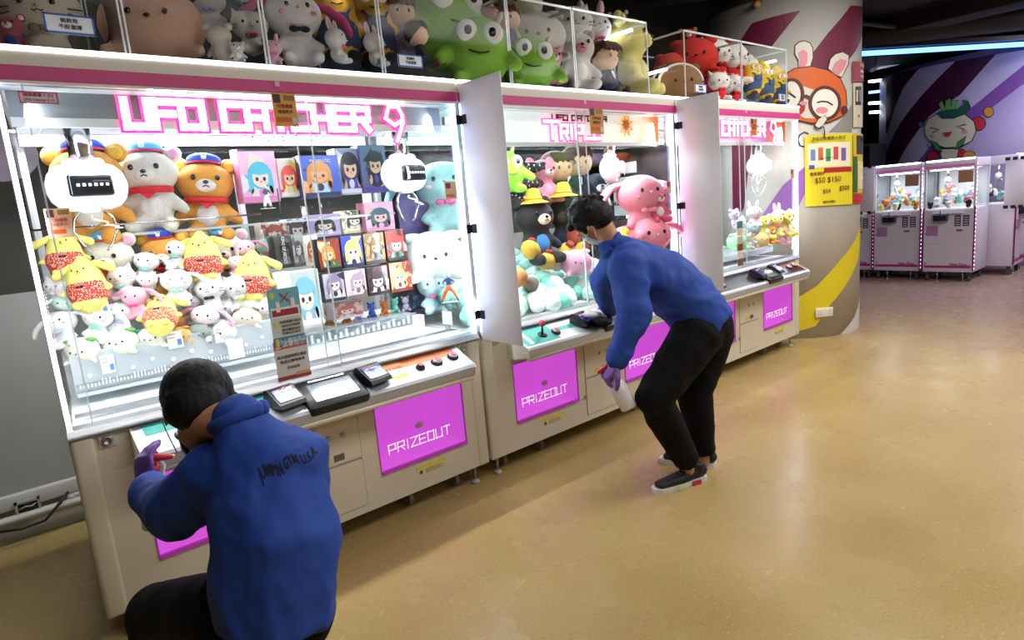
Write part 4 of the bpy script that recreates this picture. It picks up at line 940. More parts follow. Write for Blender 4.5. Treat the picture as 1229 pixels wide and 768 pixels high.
def plush(kind, loc, h, face, cols, label, group=None, cat='plush toy', pitch=0.0, roll=0.0, name=None, main='#f0ede8', center=True):
    """loc is the middle of the toy; face is the heading in degrees (0 looks along -y)"""
    R = Euler((pitch, roll, math.radians(face)), 'XYZ')
    off = R.to_matrix() @ V((0, 0, .5 * h)) if center else V((0, 0, 0))
    r = empty(name or {'bear': 'plush_bear', 'bearcap': 'plush_bear', 'puppy': 'plush_puppy', 'bunny': 'plush_rabbit', 'bunnyup': 'plush_rabbit', 'kitten': 'plush_kitten', 'seal': 'plush_seal', 'doll': 'plush_doll', 'monster': 'plush_monster', 'overalls': 'plush_doll', 'tiny': 'plush_animal'}[kind],
              V(loc) - off, label, cat, group, scale=h, rot=R)
    objs = []
    for nm, me, key, par in proto(kind):
        c = cols.get(key) or (main if key in ('main', 'ears') else KEYDEF.get(key)) or main
        o = bpy.data.objects.new(nm, me); COL.objects.link(o)
        if not me.materials: me.materials.append(None)
        o.material_slots[0].link = 'OBJECT'; o.material_slots[0].material = pm(key, c)
        o.parent = objs[par] if par is not None else r
        objs.append(o)
    return r
# ================================================================== CONTENTS OF THE MACHINES
def toy(kind, px, py, hpx, label, face=-25, group=None, Y=None, X=None, main='#f0ede8', pitch=-.12, roll=0.0, **cols):
    if px > 560 and -60 < face < 100: face -= 34
    p = P(px, py, X=X, Y=Y); h = hpx * depth(p) / FPX
    return plush(kind, p, h, face, cols, label, group, main=main, pitch=pitch, roll=roll)
GT = 'soft toys heaped in the nearest crane machine'
# risers and shelves inside machine one (local frame of the machine)
strip(M1, .06, .95, .60, .90, 1.475); strip(M1, .98, 1.74, .60, .90, 1.475)
b = MB(); b.loft([(.06, .56, 1.52), (.97, .56, 1.52)], .004, n=8); b.build('shelf_rail', CHROME, M1)
b = MB(); b.box(.08, .95, .60, .90, .82, 1.02); b.box(.08, .95, .73, .92, 1.02, 1.16); b.build('riser', mat('#e4e9ec', .4), M1)
b = MB(); b.box(1.0, 1.74, .50, .90, .82, .90); b.build('riser', mat('#e4e9ec', .4), M1)
# clear fronts of the two trays
b = MB(); b.box(.085, .89, .405, .411, .862, 1.02); b.box(.085, .89, .37, .405, .862, .866); b.build('tray_front', FROST, M1)
b = MB(); b.box(.085, .89, .403, .413, 1.018, 1.026); b.box(.085, .89, .366, .372, .858, .872); b.build('tray_edge', EDGE, M1)
b = MB(); b.box(.884, .892, .36, .46, .83, 1.03); b.build('tray_end', EDGE, M1)
b = MB(); b.box(1.02, 1.74, .500, .505, .84, .905); b.build('tray_front', FROST, M1)
b = MB()
for k in range(22): b.box(1.04 + k * .032, 1.055 + k * .032, .498, .501, .85, .87 + .012 * (k % 3))
b.build('tray_pattern', mat('#eef2f4', .4), M1)
b = MB(); rr = random.Random(4)
for k in range(10): b.ell((.14 + k * .077, .402, .93 + .02 * (k % 2)), (.010, .003, .010), seg=10, rings=5)
for k in range(60): b.box(.10 + k * .0128, .106 + k * .0128, .400, .403, .885, .895 + .018 * rr.random())
b.build('tray_studs', mat('#f4f8fa', .3), M1)
b = MB(); b.box(.085, .89, .398, .404, .870, .876); b.box(.085, .89, .40, .403, .90, .903); b.build('tray_trim', mat('#9aa4aa', .3, .5), M1)
b = MB(); b.rbox(1.65, 1.70, .35, .40, .82, .91, .004); b.build('floor_bracket', WHITE, M1)
b = MB(); b.m(mat('#dfe6ea', .3)).rbox(1.735, 1.745, .15, .23, .86, .93, .004); b.m(mat('#8e979c', .4)).box(1.735, 1.742, .17, .21, .82, .86); b.build('wall_bracket', None, M1)
for x in (.11, .17):
    b = MB(); b.box(x, x + .03, .22, .38, .8205, .826); b.build('floor_plate', mat('#dfe4e6', .3), M1)

BR = dict(main='#dc9a40', inner='#eec04a', cap='#2a52b8', belly='#f2ede6')
WH = dict(main='#ece9da', inner='#efb0cc', cap='#58aee0', belly='#f0eee6')
toy('bearcap', 108, 232, 138, 'large tan bear with blue cap, half hidden behind the left crane', -24, GT, Y=3.33, **BR)
toy('bearcap', 181, 226, 116, 'large cream bear with light blue cap and red neckerchief, standing in the middle', -22, GT, Y=3.33, **WH)
toy('bearcap', 248, 238, 112, 'large tan bear with blue cap and red neckerchief beside the metal upright', -15, GT, Y=3.33, roll=.08, **BR)
toy('bearcap', 134, 322, 96, 'cream bear with light blue cap buried to its brow, below the left crane', -25, GT, Y=3.24, pitch=.1, **WH)
toy('bearcap', 200, 315, 88, 'tan bear with blue cap showing only cap and ears, centre of heap', -25, GT, Y=3.26, pitch=.15, **BR)
toy('bearcap', 272, 312, 84, 'cream bear with light blue cap at the right of the heap', -22, GT, Y=3.25, pitch=.1, **WH)
YP = '#f0e47a'
toy('puppy', 77, 302, 60, 'yellow puppy in red flowered shorts at the far left, upper one', -15, GT, Y=3.15, main=YP)
toy('puppy', 103, 337, 66, 'yellow puppy in red flowered shorts at the far left, lower front one', -30, GT, Y=3.05, main=YP, roll=-.1)
toy('puppy', 243, 306, 64, 'yellow puppy in red flowered shorts between the cream and tan bears', -25, GT, Y=3.14, main=YP)
toy('puppy', 303, 329, 64, 'yellow puppy in red flowered shorts nearest the wall of boxes', -35, GT, Y=3.10, main=YP, roll=.1)
p_ = P(193, 374, Y=3.03); q = plush('puppy', p_, .20, -25, dict(shorts='#c8603c'), 'yellow puppy lying on its back with orange round patch, front of heap', GT, main=YP, pitch=-.75)
GS = GT
S = [('kitten', 147, 337, 48, 3.13, 'white kitten toy with a mint bow beside the left yellow puppies', '#f2f2f0', dict(bow='#8adcc8')),
     ('bunny', 176, 318, 46, 3.16, 'white floppy eared toy just below the tan bear cap', '#f4f4f4', dict(bow='#7ad0d0')),
     ('kitten', 177, 338, 32, 3.09, 'small white and pink kitten toy under the floppy eared one', '#f0eaec', dict(bow='#e8a0b8')),
     ('bunny', 210, 304, 46, 3.20, 'white floppy eared toy with pale blue ears beside middle yellow puppy', '#f2f6fa', dict(bow='#88d8d8')),
     ('bunny', 212, 342, 56, 3.08, 'big white floppy eared toy with blue eyes in the centre of heap', '#f4f6fa', dict(eye='#6a98a8', bow='#9adce0')),
     ('bunny', 163, 360, 48, 3.07, 'pink hooded rabbit toy with magenta bow left of centre', '#f2b4c8', dict(ears='#f2a8c4', bow='#e0428c')),
     ('kitten', 252, 350, 52, 3.09, 'white toy with black ear and pink scarf under middle puppy', '#f4f2f0', dict(bow='#1c1a1e')),
     ('kitten', 286, 348, 52, 3.10, 'white whiskered kitten toy beside the right yellow puppy', '#f4f4f2', dict(bow='#e8e8e8')),
     ('bunny', 294, 302, 42, 3.17, 'pink rabbit toy with magenta bow high at the right', '#f4ccd8', dict(ears='#f2a0c0', bow='#e03c88')),
     ('bunnyup', 283, 318, 32, 3.14, 'small white rabbit toy peeking between two yellow puppies', '#f4f0f0', {}),
     ('bunny', 246, 384, 52, 3.05, 'pink eared white rabbit toy low in the heap, right of the orange patch', '#f4eaf0', dict(ears='#f0a8c8', bow='#f0a0c0')),
     ('seal', 240, 396, 32, 3.045, 'grey green round toy at the front edge', '#8a9a90', dict(ears='#6a7a72')),
     ('seal', 296, 380, 34, 3.05, 'brown and cream round toy at the front edge', '#e6dcc8', dict(ears='#7a6256')),
     ('seal', 264, 396, 40, 3.05, 'plain white round toy at the front edge, next to the grey green one', '#f0f2f2', dict(ears='#f0f2f2')),
     ('seal', 98, 417, 40, 3.045, 'white round toy with green ears, leftmost in front row', '#eef0dc', dict(ears='#6cb055')),
     ('seal', 144, 408, 42, 3.045, 'white round toy with green ears, second from the left in front row', '#eef0dc', dict(ears='#6cb055')),
     ('seal', 181, 403, 36, 3.045, 'white round toy with turquoise ears in front row', '#eef0e4', dict(ears='#44c8c0')),
     ('seal', 214, 402, 30, 3.04, 'tan round toy behind a price tag in front row', '#dca860', dict(ears='#c88c48')),
     ('bunny', 76, 392, 56, 3.09, 'white floppy eared toy lying against the left glass', '#f2f4f6', dict(bow='#c8dce8')),
     ('bunny', 118, 386, 54, 3.07, 'white toy with mint dress lying left in the heap', '#f2f4f6', dict(bow='#8ee0cc')),
     ('bunnyup', 78, 368, 42, 3.13, 'mint and white toy beside the left glass', '#cfeee4', {}),
     ('bunny', 142, 380, 50, 3.09, 'white floppy eared toy with lilac tint behind the price card', '#ecebf4', dict(ears='#e0e0f0', bow='#b8c8f0')),
     ('kitten', 68, 346, 40, 3.17, 'white whiskered kitten toy by the left glass', '#f4f4f4', dict(bow='#f4f4f4')),
     ('kitten', 311, 372, 46, 3.07, 'white kitten toy in a yellow dress at the right end of heap', '#f4f2ea', dict(bow='#f0e070')),
     ('bunnyup', 228, 366, 36, 3.12, 'small white rabbit toy behind the pink eared one', '#f2ecf0', {}),
     ('seal', 205, 385, 34, 3.12, 'orange brown round toy deep in the heap', '#d89a58', dict(ears='#b87a40')),
     ('kitten', 270, 372, 38, 3.12, 'white kitten toy with mint scarf between round toys', '#f2f4f2', dict(bow='#8ad8c4')),
     ('bunny', 128, 358, 40, 3.16, 'white toy with blue tint under the cream bear', '#e8f0f8', dict(ears='#d8e8f8')),
     ('bunnyup', 320, 300, 40, 3.28, 'pale green rabbit toy behind the right yellow puppy', '#b8e4cc', {})]
for i, (k, x, y, h, Y, lab, c, kw) in enumerate(S):
    toy(k, x, y, h, lab, -25 + (i * 37 % 30) - 15, GS, Y=Y, main=c, pitch=-.2 + (i % 3) * .1, roll=((i * 53) % 9 - 4) * .05, **kw)

# ---- flat things on the glass: flyers, cards, notices
def sheet(name, x0, y0, x1, y1, Y, mt, label, cat='notice', blocks=(), lines=(), frame=None, thick=.0015, lean=0.0):
    a = P(x0, y0, Y=Y); c = P(x1, y1, Y=Y); w = c.x - a.x; h = a.z - c.z
    t = empty(name, (a.x + w / 2, Y, c.z), label, cat)
    box('sheet', -w / 2, w / 2, 0, thick, 0, h, mt, t)
    if frame:
        b = MB(); f = h * .09
        for q in ((-w / 2, w / 2, 0, f), (-w / 2, w / 2, h - f, h), (-w / 2, -w / 2 + f, 0, h), (w / 2 - f, w / 2, 0, h)): b.box(q[0], q[1], -.002, 0, q[2], q[3])
        b.build('border', mat(frame, .5), t)
    if blocks:
        b = MB()
        for i_, (u0, v0, u1, v1, c_) in enumerate(blocks): b.m(mat(c_, .5)).box(-w / 2 + u0 * w, -w / 2 + u1 * w, -.0008 - .0003 * i_, 0, h * (1 - v1), h * (1 - v0))
        b.build('printed_blocks', None, t)
    for tx, u, v, s, c_ in lines:
        text(tx, s * h, facing(-w / 2 + u * w, -.0012 - .0003 * len(blocks), h * (1 - v)), mat(c_, .5), t, fit=w * .86)
    return t
FL = [(.05, .04, .35, .3, '#3a1c24'), (.5, .06, .95, .22, '#8a6a2a'), (.1, .72, .7, .86, '#c8541c'), (.75, .72, .95, .92, '#c8c0a8')]
FT = [('代幣優惠', .5, .40, .13, '#a02828'), ('增值更多', .5, .56, .12, '#7a2820')]
sheet('price_flyer', 325, 111, 359, 152, 2.588, mat('#d69a3c', .5), 'orange price flyer hung over the sign of the nearest machine', 'flyer', FL, FT)
sheet('price_flyer', 707, 129, 725, 161, 2.588, mat('#c08838', .5), 'orange brown flyer hung over the sign of the middle machine', 'flyer', FL, FT)
sheet('price_flyer', 901, 142, 909, 163, 2.588, mat('#b07838', .5), 'small brown flyer hung over the sign of the farthest tall machine', 'flyer', FL, FT)
sheet('price_flyer', 52, 251, 90, 284, 2.66, mat('#d8a080', .5), 'peach flyer taped inside the left front glass below the crane', 'flyer', FL, FT)
sheet('name_label', 21, 109, 71, 125, 2.60, mat('#f0d4e0', .5), 'pink rimmed name label at the top left of the glass', 'label', (), [('娛樂尋寶 9 (D)', .5, .3, .34, '#a02048'), ('UFO Catcher 9 15', .5, .7, .30, '#503048')], '#d03a6a')
sheet('glass_sticker', 533, 218, 549, 238, 2.60, mat('#d8b890', .5), 'small peach sticker on the right glass edge of nearest machine', 'sticker', [(.1, .1, .5, .4, '#8a3040'), (.1, .75, .8, .9, '#d07028')])
sheet('glass_sticker', 800, 217, 806, 232, 2.60, mat('#c8b8a0', .5), 'small sticker at the right glass edge of middle machine', 'sticker', [(.1, .1, .6, .5, '#8a3040')])
sheet('glass_sticker', 949, 203, 953, 214, 2.60, mat('#c89a60', .5), 'tiny orange sticker on the farthest tall machine glass', 'sticker', [(.1, .1, .6, .5, '#8a3040')])
sheet('rules_notice', 319, 349, 367, 410, 2.588, mat('#cfd0c8', .5), 'blue headed notice taped inside the front glass, upper of the two', 'notice',
      [(0, 0, 1, .48, '#6fb4c4'), (.05, .32, .95, .50, '#e8e6e0'), (.08, .36, .9, .47, '#a03038'), (.0, .84, 1, 1, '#3a7ca8'), (.08, .05, .2, .16, '#d8c858'), (.1, .56, .2, .66, '#d8c858'), (.06, .86, .16, .99, '#e8c83a'), (.22, .22, .34, .40, '#e8e0d4'), (.70, .18, .82, .36, '#e8e0d4')],
      [('✕', .52, .16, .22, '#c02830'), ('請愛護機內貨品', .6, .58, .055, '#504848'), ('如有任何問題', .6, .65, .055, '#504848'), ('請向職員查詢', .6, .72, .055, '#504848'), ('多謝各位合作', .6, .78, .055, '#504848'), ('小心輕放禮品', .58, .92, .10, '#f4f4f0')])
sheet('rules_notice', 327, 411, 374, 449, 2.588, mat('#d4cfc6', .5), 'red headed notice taped inside the front glass, lower of the two', 'notice',
      [(0, 0, 1, .22, '#c06058'), (0, .9, 1, 1, '#b03c38'), (.05, .03, .2, .2, '#e8b898'), (.55, .84, .95, .92, '#c8a078')], [('溫馨提示', .6, .11, .15, '#f4f0ea'), ('每次遊戲前請先確認', .5, .42, .09, '#504848'), ('獎品以實物為準', .5, .54, .09, '#504848'), ('如有查詢', .5, .7, .08, '#904040')])
for i, (x0, y0, x1, y1, Y, lb) in enumerate([(119, 428, 140, 446, 2.995, 'white price card on the tray front, leftmost'), (199, 399, 221, 416, 2.995, 'white price card on the tray front, second from left'), (256, 393, 275, 409, 2.995, 'white price card on the tray front, third from left'), (272, 409, 294, 428, 2.97, 'plain white card hanging low on the tray front'), (109, 361, 132, 375, 3.02, 'white price card lying among the toys by the left puppy')]):
    sheet('price_card', x0, y0, x1, y1, Y, PAPER, lb, 'card', [(.08, .15, .55, .2, '#9a9a98'), (.08, .35, .5, .4, '#9a9a98'), (.62, .5, .9, .85, '#5a84c0')] if i != 3 else [(.35, .2, .4, .4, '#c8c8c8')])

# ---- printed prize boxes
def prizebox(x0, x1, yt, yb, Y, cols, label, title=None, vertical=False, group='boxed figures in the nearest crane machine', dp=.10, yaw=0.0, extra=None):
    a = P(x0, (yt + yb) / 2, Y=Y); c = P(x1, (yt + yb) / 2, Y=Y); xm = (x0 + x1) / 2
    zt, zb = P(xm, yt, Y=Y).z, P(xm, yb, Y=Y).z; w = c.x - a.x; h = zt - zb
    bg_, hair, face, body, band = cols
    t = empty('prize_box', ((a.x + c.x) / 2, Y, zb), label, 'box', group, rz=yaw)
    box('carton', -w / 2, w / 2, 0, dp, 0, h, mat(band, .4, coat=.3), t, .0015, 1)
    b = MB(); b.m(mat(bg_, .35, kind='print', scale=30, col2=hair if extra == 'busy' else bg_, coat=.3)).box(-w / 2 + .003, w / 2 - .003, -.001, 0, .003, h - .003)
    def el(cx, cz, rx, rz, mt, l):
        n = 16; pts = [(cx * w + rx * w * math.cos(2 * math.pi * i / n), h * cz + rz * h * math.sin(2 * math.pi * i / n)) for i in range(n)]
        pts = [(max(-w * .48, min(w * .48, x)), max(h * .02, min(h * .98, z))) for x, z in pts]
        b.m(mt).prism(pts, -.001 - .0008 * l, -.001 - .0008 * (l - 1), 'y')
    M_ = lambda c: mat(c, .4, coat=.2)
    rb = random.Random(int(x0 * 7 + yt)); ox, oz, sc = rb.uniform(-.09, .09), rb.uniform(-.05, .07), rb.uniform(.78, 1.1)
    if extra != 'plain':
        for k in range(4):
            cx, cz = rb.uniform(-.4, .4), rb.uniform(.1, .9); a_ = rb.uniform(0, 3.1)
            q = [((cx + .30 * math.cos(a_ + t_) * (1 if j % 2 else .45)) * w, h * (cz + .22 * math.sin(a_ + t_) * (1 if j % 2 else .45))) for j, t_ in enumerate([i * math.pi / 3 for i in range(6)])]
            q = [(max(-w * .48, min(w * .48, x)), max(h * .02, min(h * .98, z))) for x, z in q]
            b.m(M_((hair, body, face, band)[k])).prism(q, -.0014 - .0002 * k, -.0010, 'y')
        el_ = el
        def el(cx, cz, rx, rz, mt, l): el_(ox + cx * sc, oz + (cz - .5) * sc + .5, rx * sc, rz * sc, mt, l + 1)
        el(0, .22, .34, .24, M_(body), 1); el(.0, .58, .36, .30, M_(hair), 2); el(0, .52, .25, .20, M_(face), 3)
        for s in (-1, 1): el(s * .11, .50, .05, .045, M_('#2c2430'), 4)
        el(0, .68, .28, .09, M_(hair), 5); el(-.3, .42, .07, .24, M_(hair), 4); el(.3, .40, .07, .24, M_(hair), 4); el(.0, .44, .04, .012, M_('#a84850'), 4); el(-.26, .18, .07, .12, M_(face), 4); el(.28, .24, .06, .12, M_(face), 4); el(.0, .20, .10, .10, M_(band), 4)
    b.build('cover_print', None, t)
    box('title_band', -w * .46, w * .46, -.006, 0, h * .02, h * .12, mat(band, .4), t)
    if title:
        M = facing(0, -.007, h * .86 if not vertical else h * .55)
        if vertical: M = M @ Matrix.Rotation(-math.pi / 2, 4, 'Z')
        text(title, h * (.10 if not vertical else .13), M, mat('#f0ece4' if not vertical else '#e8e8ea', .5), t, fit=(w * .8 if not vertical else h * .8), bold=True)
    return t
PB = [(288, 333, 181, 243, 3.22, ('#f0c0dc', '#4cb8cc', '#f4d8c8', '#e8e8f4', '#d884b8'), 'pink box with turquoise haired figure, leftmost on the upper shelf', None, ''),
      (334, 362, 190, 236, 3.24, ('#f0ead4', '#d8483c', '#f4d4a8', '#e8c84a', '#e8e6e0'), 'cream box with red and yellow picture on the upper shelf', None, ''),
      (362, 408, 186, 237, 3.18, ('#3c58b8', '#c88848', '#e0a070', '#a8c8e8', '#1c2448'), 'dark blue box with tan figures and red lettering, upper shelf middle', 'MAXIMATIC', ''),
      (404, 434, 178, 233, 3.22, ('#7a8ca4', '#1c1c24', '#e0b898', '#3c3c9c', '#dcdce8'), 'grey blue box with black haired figure in purple, upper shelf', None, ''),
      (433, 464, 174, 231, 3.20, ('#56607c', '#15151c', '#d8b090', '#22222c', '#4a3c8c'), 'dark grey box with black haired figure in black, upper shelf right end', None, ''),
      (372, 409, 257, 284, 3.26, ('#c4b0e0', '#16161e', '#e8d4c8', '#f0f0f4', '#b8a8d8'), 'lilac box with black haired figure behind the front stack', None, ''),
      (410, 440, 252, 280, 3.25, ('#ebe8c0', '#3c3a34', '#f0eee0', '#f0f0ea', '#d8d090'), 'pale yellow box with black lettering behind the front stack', None, 'busy'),
      (438, 473, 242, 277, 3.20, ('#eab0cc', '#3c5c70', '#d8a8a0', '#2c4c54', '#e090b4'), 'pink box with dark teal figure right of the pale yellow one', None, ''),
      (314, 345, 266, 300, 3.30, ('#dcdad4', '#a85848', '#d8d0c8', '#9a948c', '#c8c4bc'), 'pale grey box with small red print behind the lettered boxes', None, 'busy'),
      (345, 372, 262, 296, 3.30, ('#d0ccd0', '#5c4c54', '#d8ccc4', '#98909c', '#b8b4bc'), 'greyish box with dark print next to the lilac one', None, 'busy'),
      (330, 351, 282, 322, 3.16, ('#50504e', '#2c2c2c', '#686866', '#8a8a88', '#3a3a3a'), 'charcoal box with white upright lettering', 'KING OF ARTIST', 'v'),
      (351, 366, 281, 320, 3.16, ('#a8a8a8', '#5c5c60', '#c8c8c8', '#88888c', '#6c6c70'), 'grey box with fine print beside the charcoal one', 'THE', 'v'),
      (366, 383, 282, 319, 3.14, ('#f2efe8', '#d87a30', '#f4dcc8', '#e8a868', '#f0ece6'), 'white box with orange picture beside the stack of eight', None, ''),
      (382, 409, 286, 326, 3.06, ('#8a3a30', '#c89048', '#f0c8a4', '#3c6c3c', '#18181c'), 'black box with red capped figure, top row first from left', 'Q', ''),
      (410, 436, 282, 321, 3.06, ('#3848b0', '#ecd870', '#f4d8c4', '#dcdcec', '#1c2048'), 'blue box with yellow haired figure, top row second from left', 'Q', ''),
      (437, 462, 279, 317, 3.06, ('#b09058', '#7a5c34', '#d0b07c', '#3c5064', '#2c2418'), 'gold brown box, top row third from left', None, 'busy'),
      (463, 488, 275, 313, 3.06, ('#3c2c28', '#b83830', '#e8d8c0', '#2c8c6c', '#1a1414'), 'black box with red and green picture, top row right end', None, 'busy'),
      (388, 414, 327, 362, 3.04, ('#bcb4cc', '#8c7c9c', '#f2dcd0', '#d8d4e0', '#2c2838'), 'lilac box with violet haired figure, bottom row first from left', None, ''),
      (414, 440, 323, 358, 3.04, ('#d0bcc0', '#a890a4', '#f4dcd0', '#d8c4c0', '#6c5c64'), 'rose box with mauve haired figure, bottom row second from left', None, ''),
      (441, 467, 319, 354, 3.04, ('#5c3438', '#38242c', '#e8c8b4', '#e8e4e4', '#28181c'), 'dark red box with two white figures, bottom row third from left', None, 'busy'),
      (468, 494, 314, 350, 3.04, ('#b04438', '#e8d078', '#e8dcd4', '#dcdce4', '#7c2420'), 'red box with yellow and white picture, bottom row right end', None, 'busy'),
      (351, 386, 324, 392, 2.98, ('#b4c0c0', '#7ab8d4', '#f0dcd0', '#88b0c8', '#dde4e6'), 'tall pale box with light blue haired figure behind the notices', None, ''),
      (400, 436, 362, 382, 3.16, ('#d8b8b8', '#b86858', '#ecd8d0', '#c8a0a8', '#d8d4d8'), 'low pink box behind the small orange figures', None, 'busy'),
      (334, 351, 326, 372, 3.02, ('#e2e8ec', '#d4dce4', '#e8eef0', '#dce4e8', '#e6eaee'), 'plain white box left of the tall pale box', None, 'plain')]
for x0, x1, yt, yb, Y, c, lab, ti, ex in PB:
    prizebox(x0, x1, yt, yb, Y, c, lab, ti, vertical=(ex == 'v'), extra=(ex if ex not in ('v', '') else None), dp=.09)
# ---- small seated figures on the right tray
for i, (x, y, c, lab) in enumerate([(396, 381, '#e08a38', 'tiny orange figure at the left end of the tray'), (417, 379, '#e8802c', 'tiny orange figure, second of the tray'), (431, 377, '#b8a4dc', 'tiny lilac figure in the left half of the tray'), (447, 373, '#3c68d0', 'tiny blue figure in the middle of the tray'),
        (462, 370, '#e88430', 'tiny orange figure in the middle, between blue and mint'), (475, 367, '#7cd8c0', 'tiny mint figure on the tray'), (488, 365, '#c4bcdc', 'tiny pale lilac figure next to the mint one'), (501, 362, '#4080d8', 'tiny blue figure at the right end of the tray')]):
    p = P(x, y + 8, Z=.902); t = empty('mini_figure', (p.x, p.y, .902), lab, 'figurine', 'tiny seated figures on the tray', rz=math.radians(-30))
    mt = mat(c, .25, coat=.4)
    b = MB(); b.ell((0, 0, .024), (.02, .017, .024), seg=12, rings=8); b.loft([(-.014, -.01, .012), (-.02, -.03, .01)], .009, n=8, dome=True); b.loft([(.014, -.01, .012), (.02, -.03, .01)], .009, n=8, dome=True); b.build('torso', mt, t)
    b = MB(); b.ell((0, 0, .062), (.022, .020, .021), seg=14, rings=8); b.ell((-.016, 0, .082), .007, seg=8, rings=6); b.ell((.016, 0, .082), .007, seg=8, rings=6); b.build('head', mt, t)
# ---- display figurine in orange trousers
def figurine(loc, h, rz, label, trouser, top, hair, stance=.5, grp=None):
    t = empty('display_figurine', loc, label, 'figurine', grp, rz=rz, scale=h)
    S_ = lambda nm, fn, c, v=.02: obj(nm, blob(fn, v, 3), mat(c, .5), t)
    S_('trousers', lambda b: (b.loft([(0, 0, .52), (-.16 * stance * 2, -.02, .30), (-.26 * stance * 2, 0, .10)], [.085, .075, .055], n=10, dome=True), b.loft([(0, 0, .52), (.16 * stance * 2, .02, .30), (.26 * stance * 2, 0, .10)], [.085, .075, .055], n=10, dome=True)), trouser)
    S_('jacket', lambda b: (b.loft([(0, 0, .52), (0, 0, .66), (0, 0, .78)], [.08, .095, .10], [.06, .065, .06], side=(1, 0, 0), n=12, dome=True), b.loft([(-.10, 0, .76), (-.2, -.03, .66), (-.16, -.12, .60)], [.04, .036, .028], n=8, dome=True), b.loft([(.10, 0, .76), (.2, -.03, .66), (.12, -.12, .62)], [.04, .036, .028], n=8, dome=True)), top)
    S_('head', lambda b: (b.ell((0, -.01, .88), (.055, .06, .07)), b.loft([(0, 0, .78), (0, 0, .84)], .03, n=8)), '#e8b890')
    S_('hair', lambda b: (b.ell((0, .01, .92), (.066, .066, .06)), b.loft([(.01, .02, .94), (.03, .02, 1.0)], [.045, .02], n=8, dome=True), b.loft([(-.03, .0, .93), (-.05, -.02, .98)], [.035, .015], n=8, dome=True)), hair)
    for s in (-1, 1):
        b = MB(); b.loft([(s * .26 * stance * 2, 0, .10), (s * .28 * stance * 2, -.05, .03)], [.05, .04], n=10, dome=True); b.build('boot', mat('#3c4654', .5), t)
    box('base', -.3, .3, -.12, .12, -.012, .005, mat('#dfe6ea', .2), t)
    return t
p = P(541, 362, Y=2.69); figurine((p.x, p.y, p.z), .155, math.radians(-40), 'figurine in orange trousers with pale blue hair, standing by the right glass', '#d0683c', '#28406c', '#58b0dc')
p = P(322, 250, Y=3.02); figurine((p.x, p.y, p.z), .11, math.radians(20), 'small mint and white figurine on a stand before the pink box', '#e8e6da', '#2c3c58', '#a0d8c8', .3)
t = empty('figure_stand', P(338, 262, Y=3.03), 'thin dark stand in front of the pink box', 'stand'); b = MB(); b.cyl((0, 0, 0), (0, 0, .14), .004, n=8); b.build('stand_rod', DARKGREY, t); b = MB(); b.rbox(-.07, .07, -.04, .04, -.006, 0, .002); b.build('stand_foot', BLACK, t)
b = MB(); b.box(.88, 1.30, .40, .60, 1.405, 1.41); b.build('shelf', ACRYL, M1)

# ================================================================== MIDDLE MACHINE
G2 = 'soft toys in the middle crane machine'
toy('bunny', 532, 232, 110, 'tall pale teal toy seen through the right side glass of the nearest machine', -30, G2, Y=3.28, main='#a8dce0', ears='#98d4dc')
toy('seal', 520, 302, 78, 'big white round toy seen through the right side glass of the nearest machine', -30, G2, Y=3.10, main='#f0f2f4', ears='#f0f2f4')
toy('bunnyup', 520, 348, 60, 'pale blue toy lying under the big white one', -30, G2, Y=3.08, main='#b8dcec')
t = empty('backdrop_board', (2.02, 3.35, .83), 'violet backdrop board at the left end of middle machine', 'board'); box('panel', 0, .30, 0, .006, 0, .75, mat('#5c5494', .5, kind='painted', scale=4, col2='#6c68a8'), t)
box('panel_foot', 0, .30, -.04, .04, 0, .01, mat('#c8c8d0', .4), t)
# shelves and divider
strip(M2, .30, .895, .50, .90, 1.44); strip(M2, .30, .895, .42, .90, 1.17)
b = MB(); b.box(.90, .905, .06, .92, .82, 1.94); b.build('divider', GLASS, M2); b = MB(); b.box(.897, .908, .055, .062, .82, 1.94); b.build('divider_edge', EDGE, M2)
b = MB(); b.loft([(.3, .45, 1.475), (.89, .45, 1.475)], .004, n=8); b.build('shelf_rail', CHROME, M2)
toy('bear', 652, 216, 64, 'pink spotted bear sitting on the upper shelf', 30, G2, Y=3.12, main='#e890b0', muzzle='#f4f0ee', inner='#e890b0', belly='#f0a8c0')
toy('doll', 670, 214, 76, 'brown haired doll in navy suit on the upper shelf, left one', 20, G2, Y=3.20)
toy('doll', 693, 208, 76, 'brown haired doll in navy suit on the upper shelf, right one', 5, G2, Y=3.20)
toy('monster', 606, 205, 60, 'bright green toy peeking past the white partition board', 20, G2, Y=3.05, main='#8cd838')
toy('bear', 643, 275, 92, 'dark brown bear with yellow hat and blue shirt on the lower shelf', 30, G2, Y=3.0, main='#1e1a1c', muzzle='#ecc8a8', inner='#1e1a1c', belly='#3c7cc0')
toy('bear', 682, 268, 88, 'second dark brown bear with yellow hat beside the divider', 15, G2, Y=3.04, main='#1e1a1c', muzzle='#f0ccac', inner='#1e1a1c', belly='#8a3028')
for x, y, lab in ((640, 240, 'yellow sun hat on the left dark bear'), (676, 232, 'yellow sun hat on the dark bear by the divider')):
    p = P(x, y, Y=2.98); t = empty('sun_hat', p, lab, 'hat', rz=.3); b = MB(); b.lathe([(.0, .075), (.035, .068), (.05, .03), (.055, .0), (.095, -.018), (.097, -.022), (.055, -.006), (0, .02)], n=24); b.build('hat_felt', mat('#ddb02c', .9, kind='plush', scale=60), t); b = MB(); b.loft([(.054 * math.cos(a), .054 * math.sin(a), .008) for a in [i * math.pi / 10 for i in range(21)]], .006, n=6); b.build('hat_band', mat('#c0902a', .8), t)
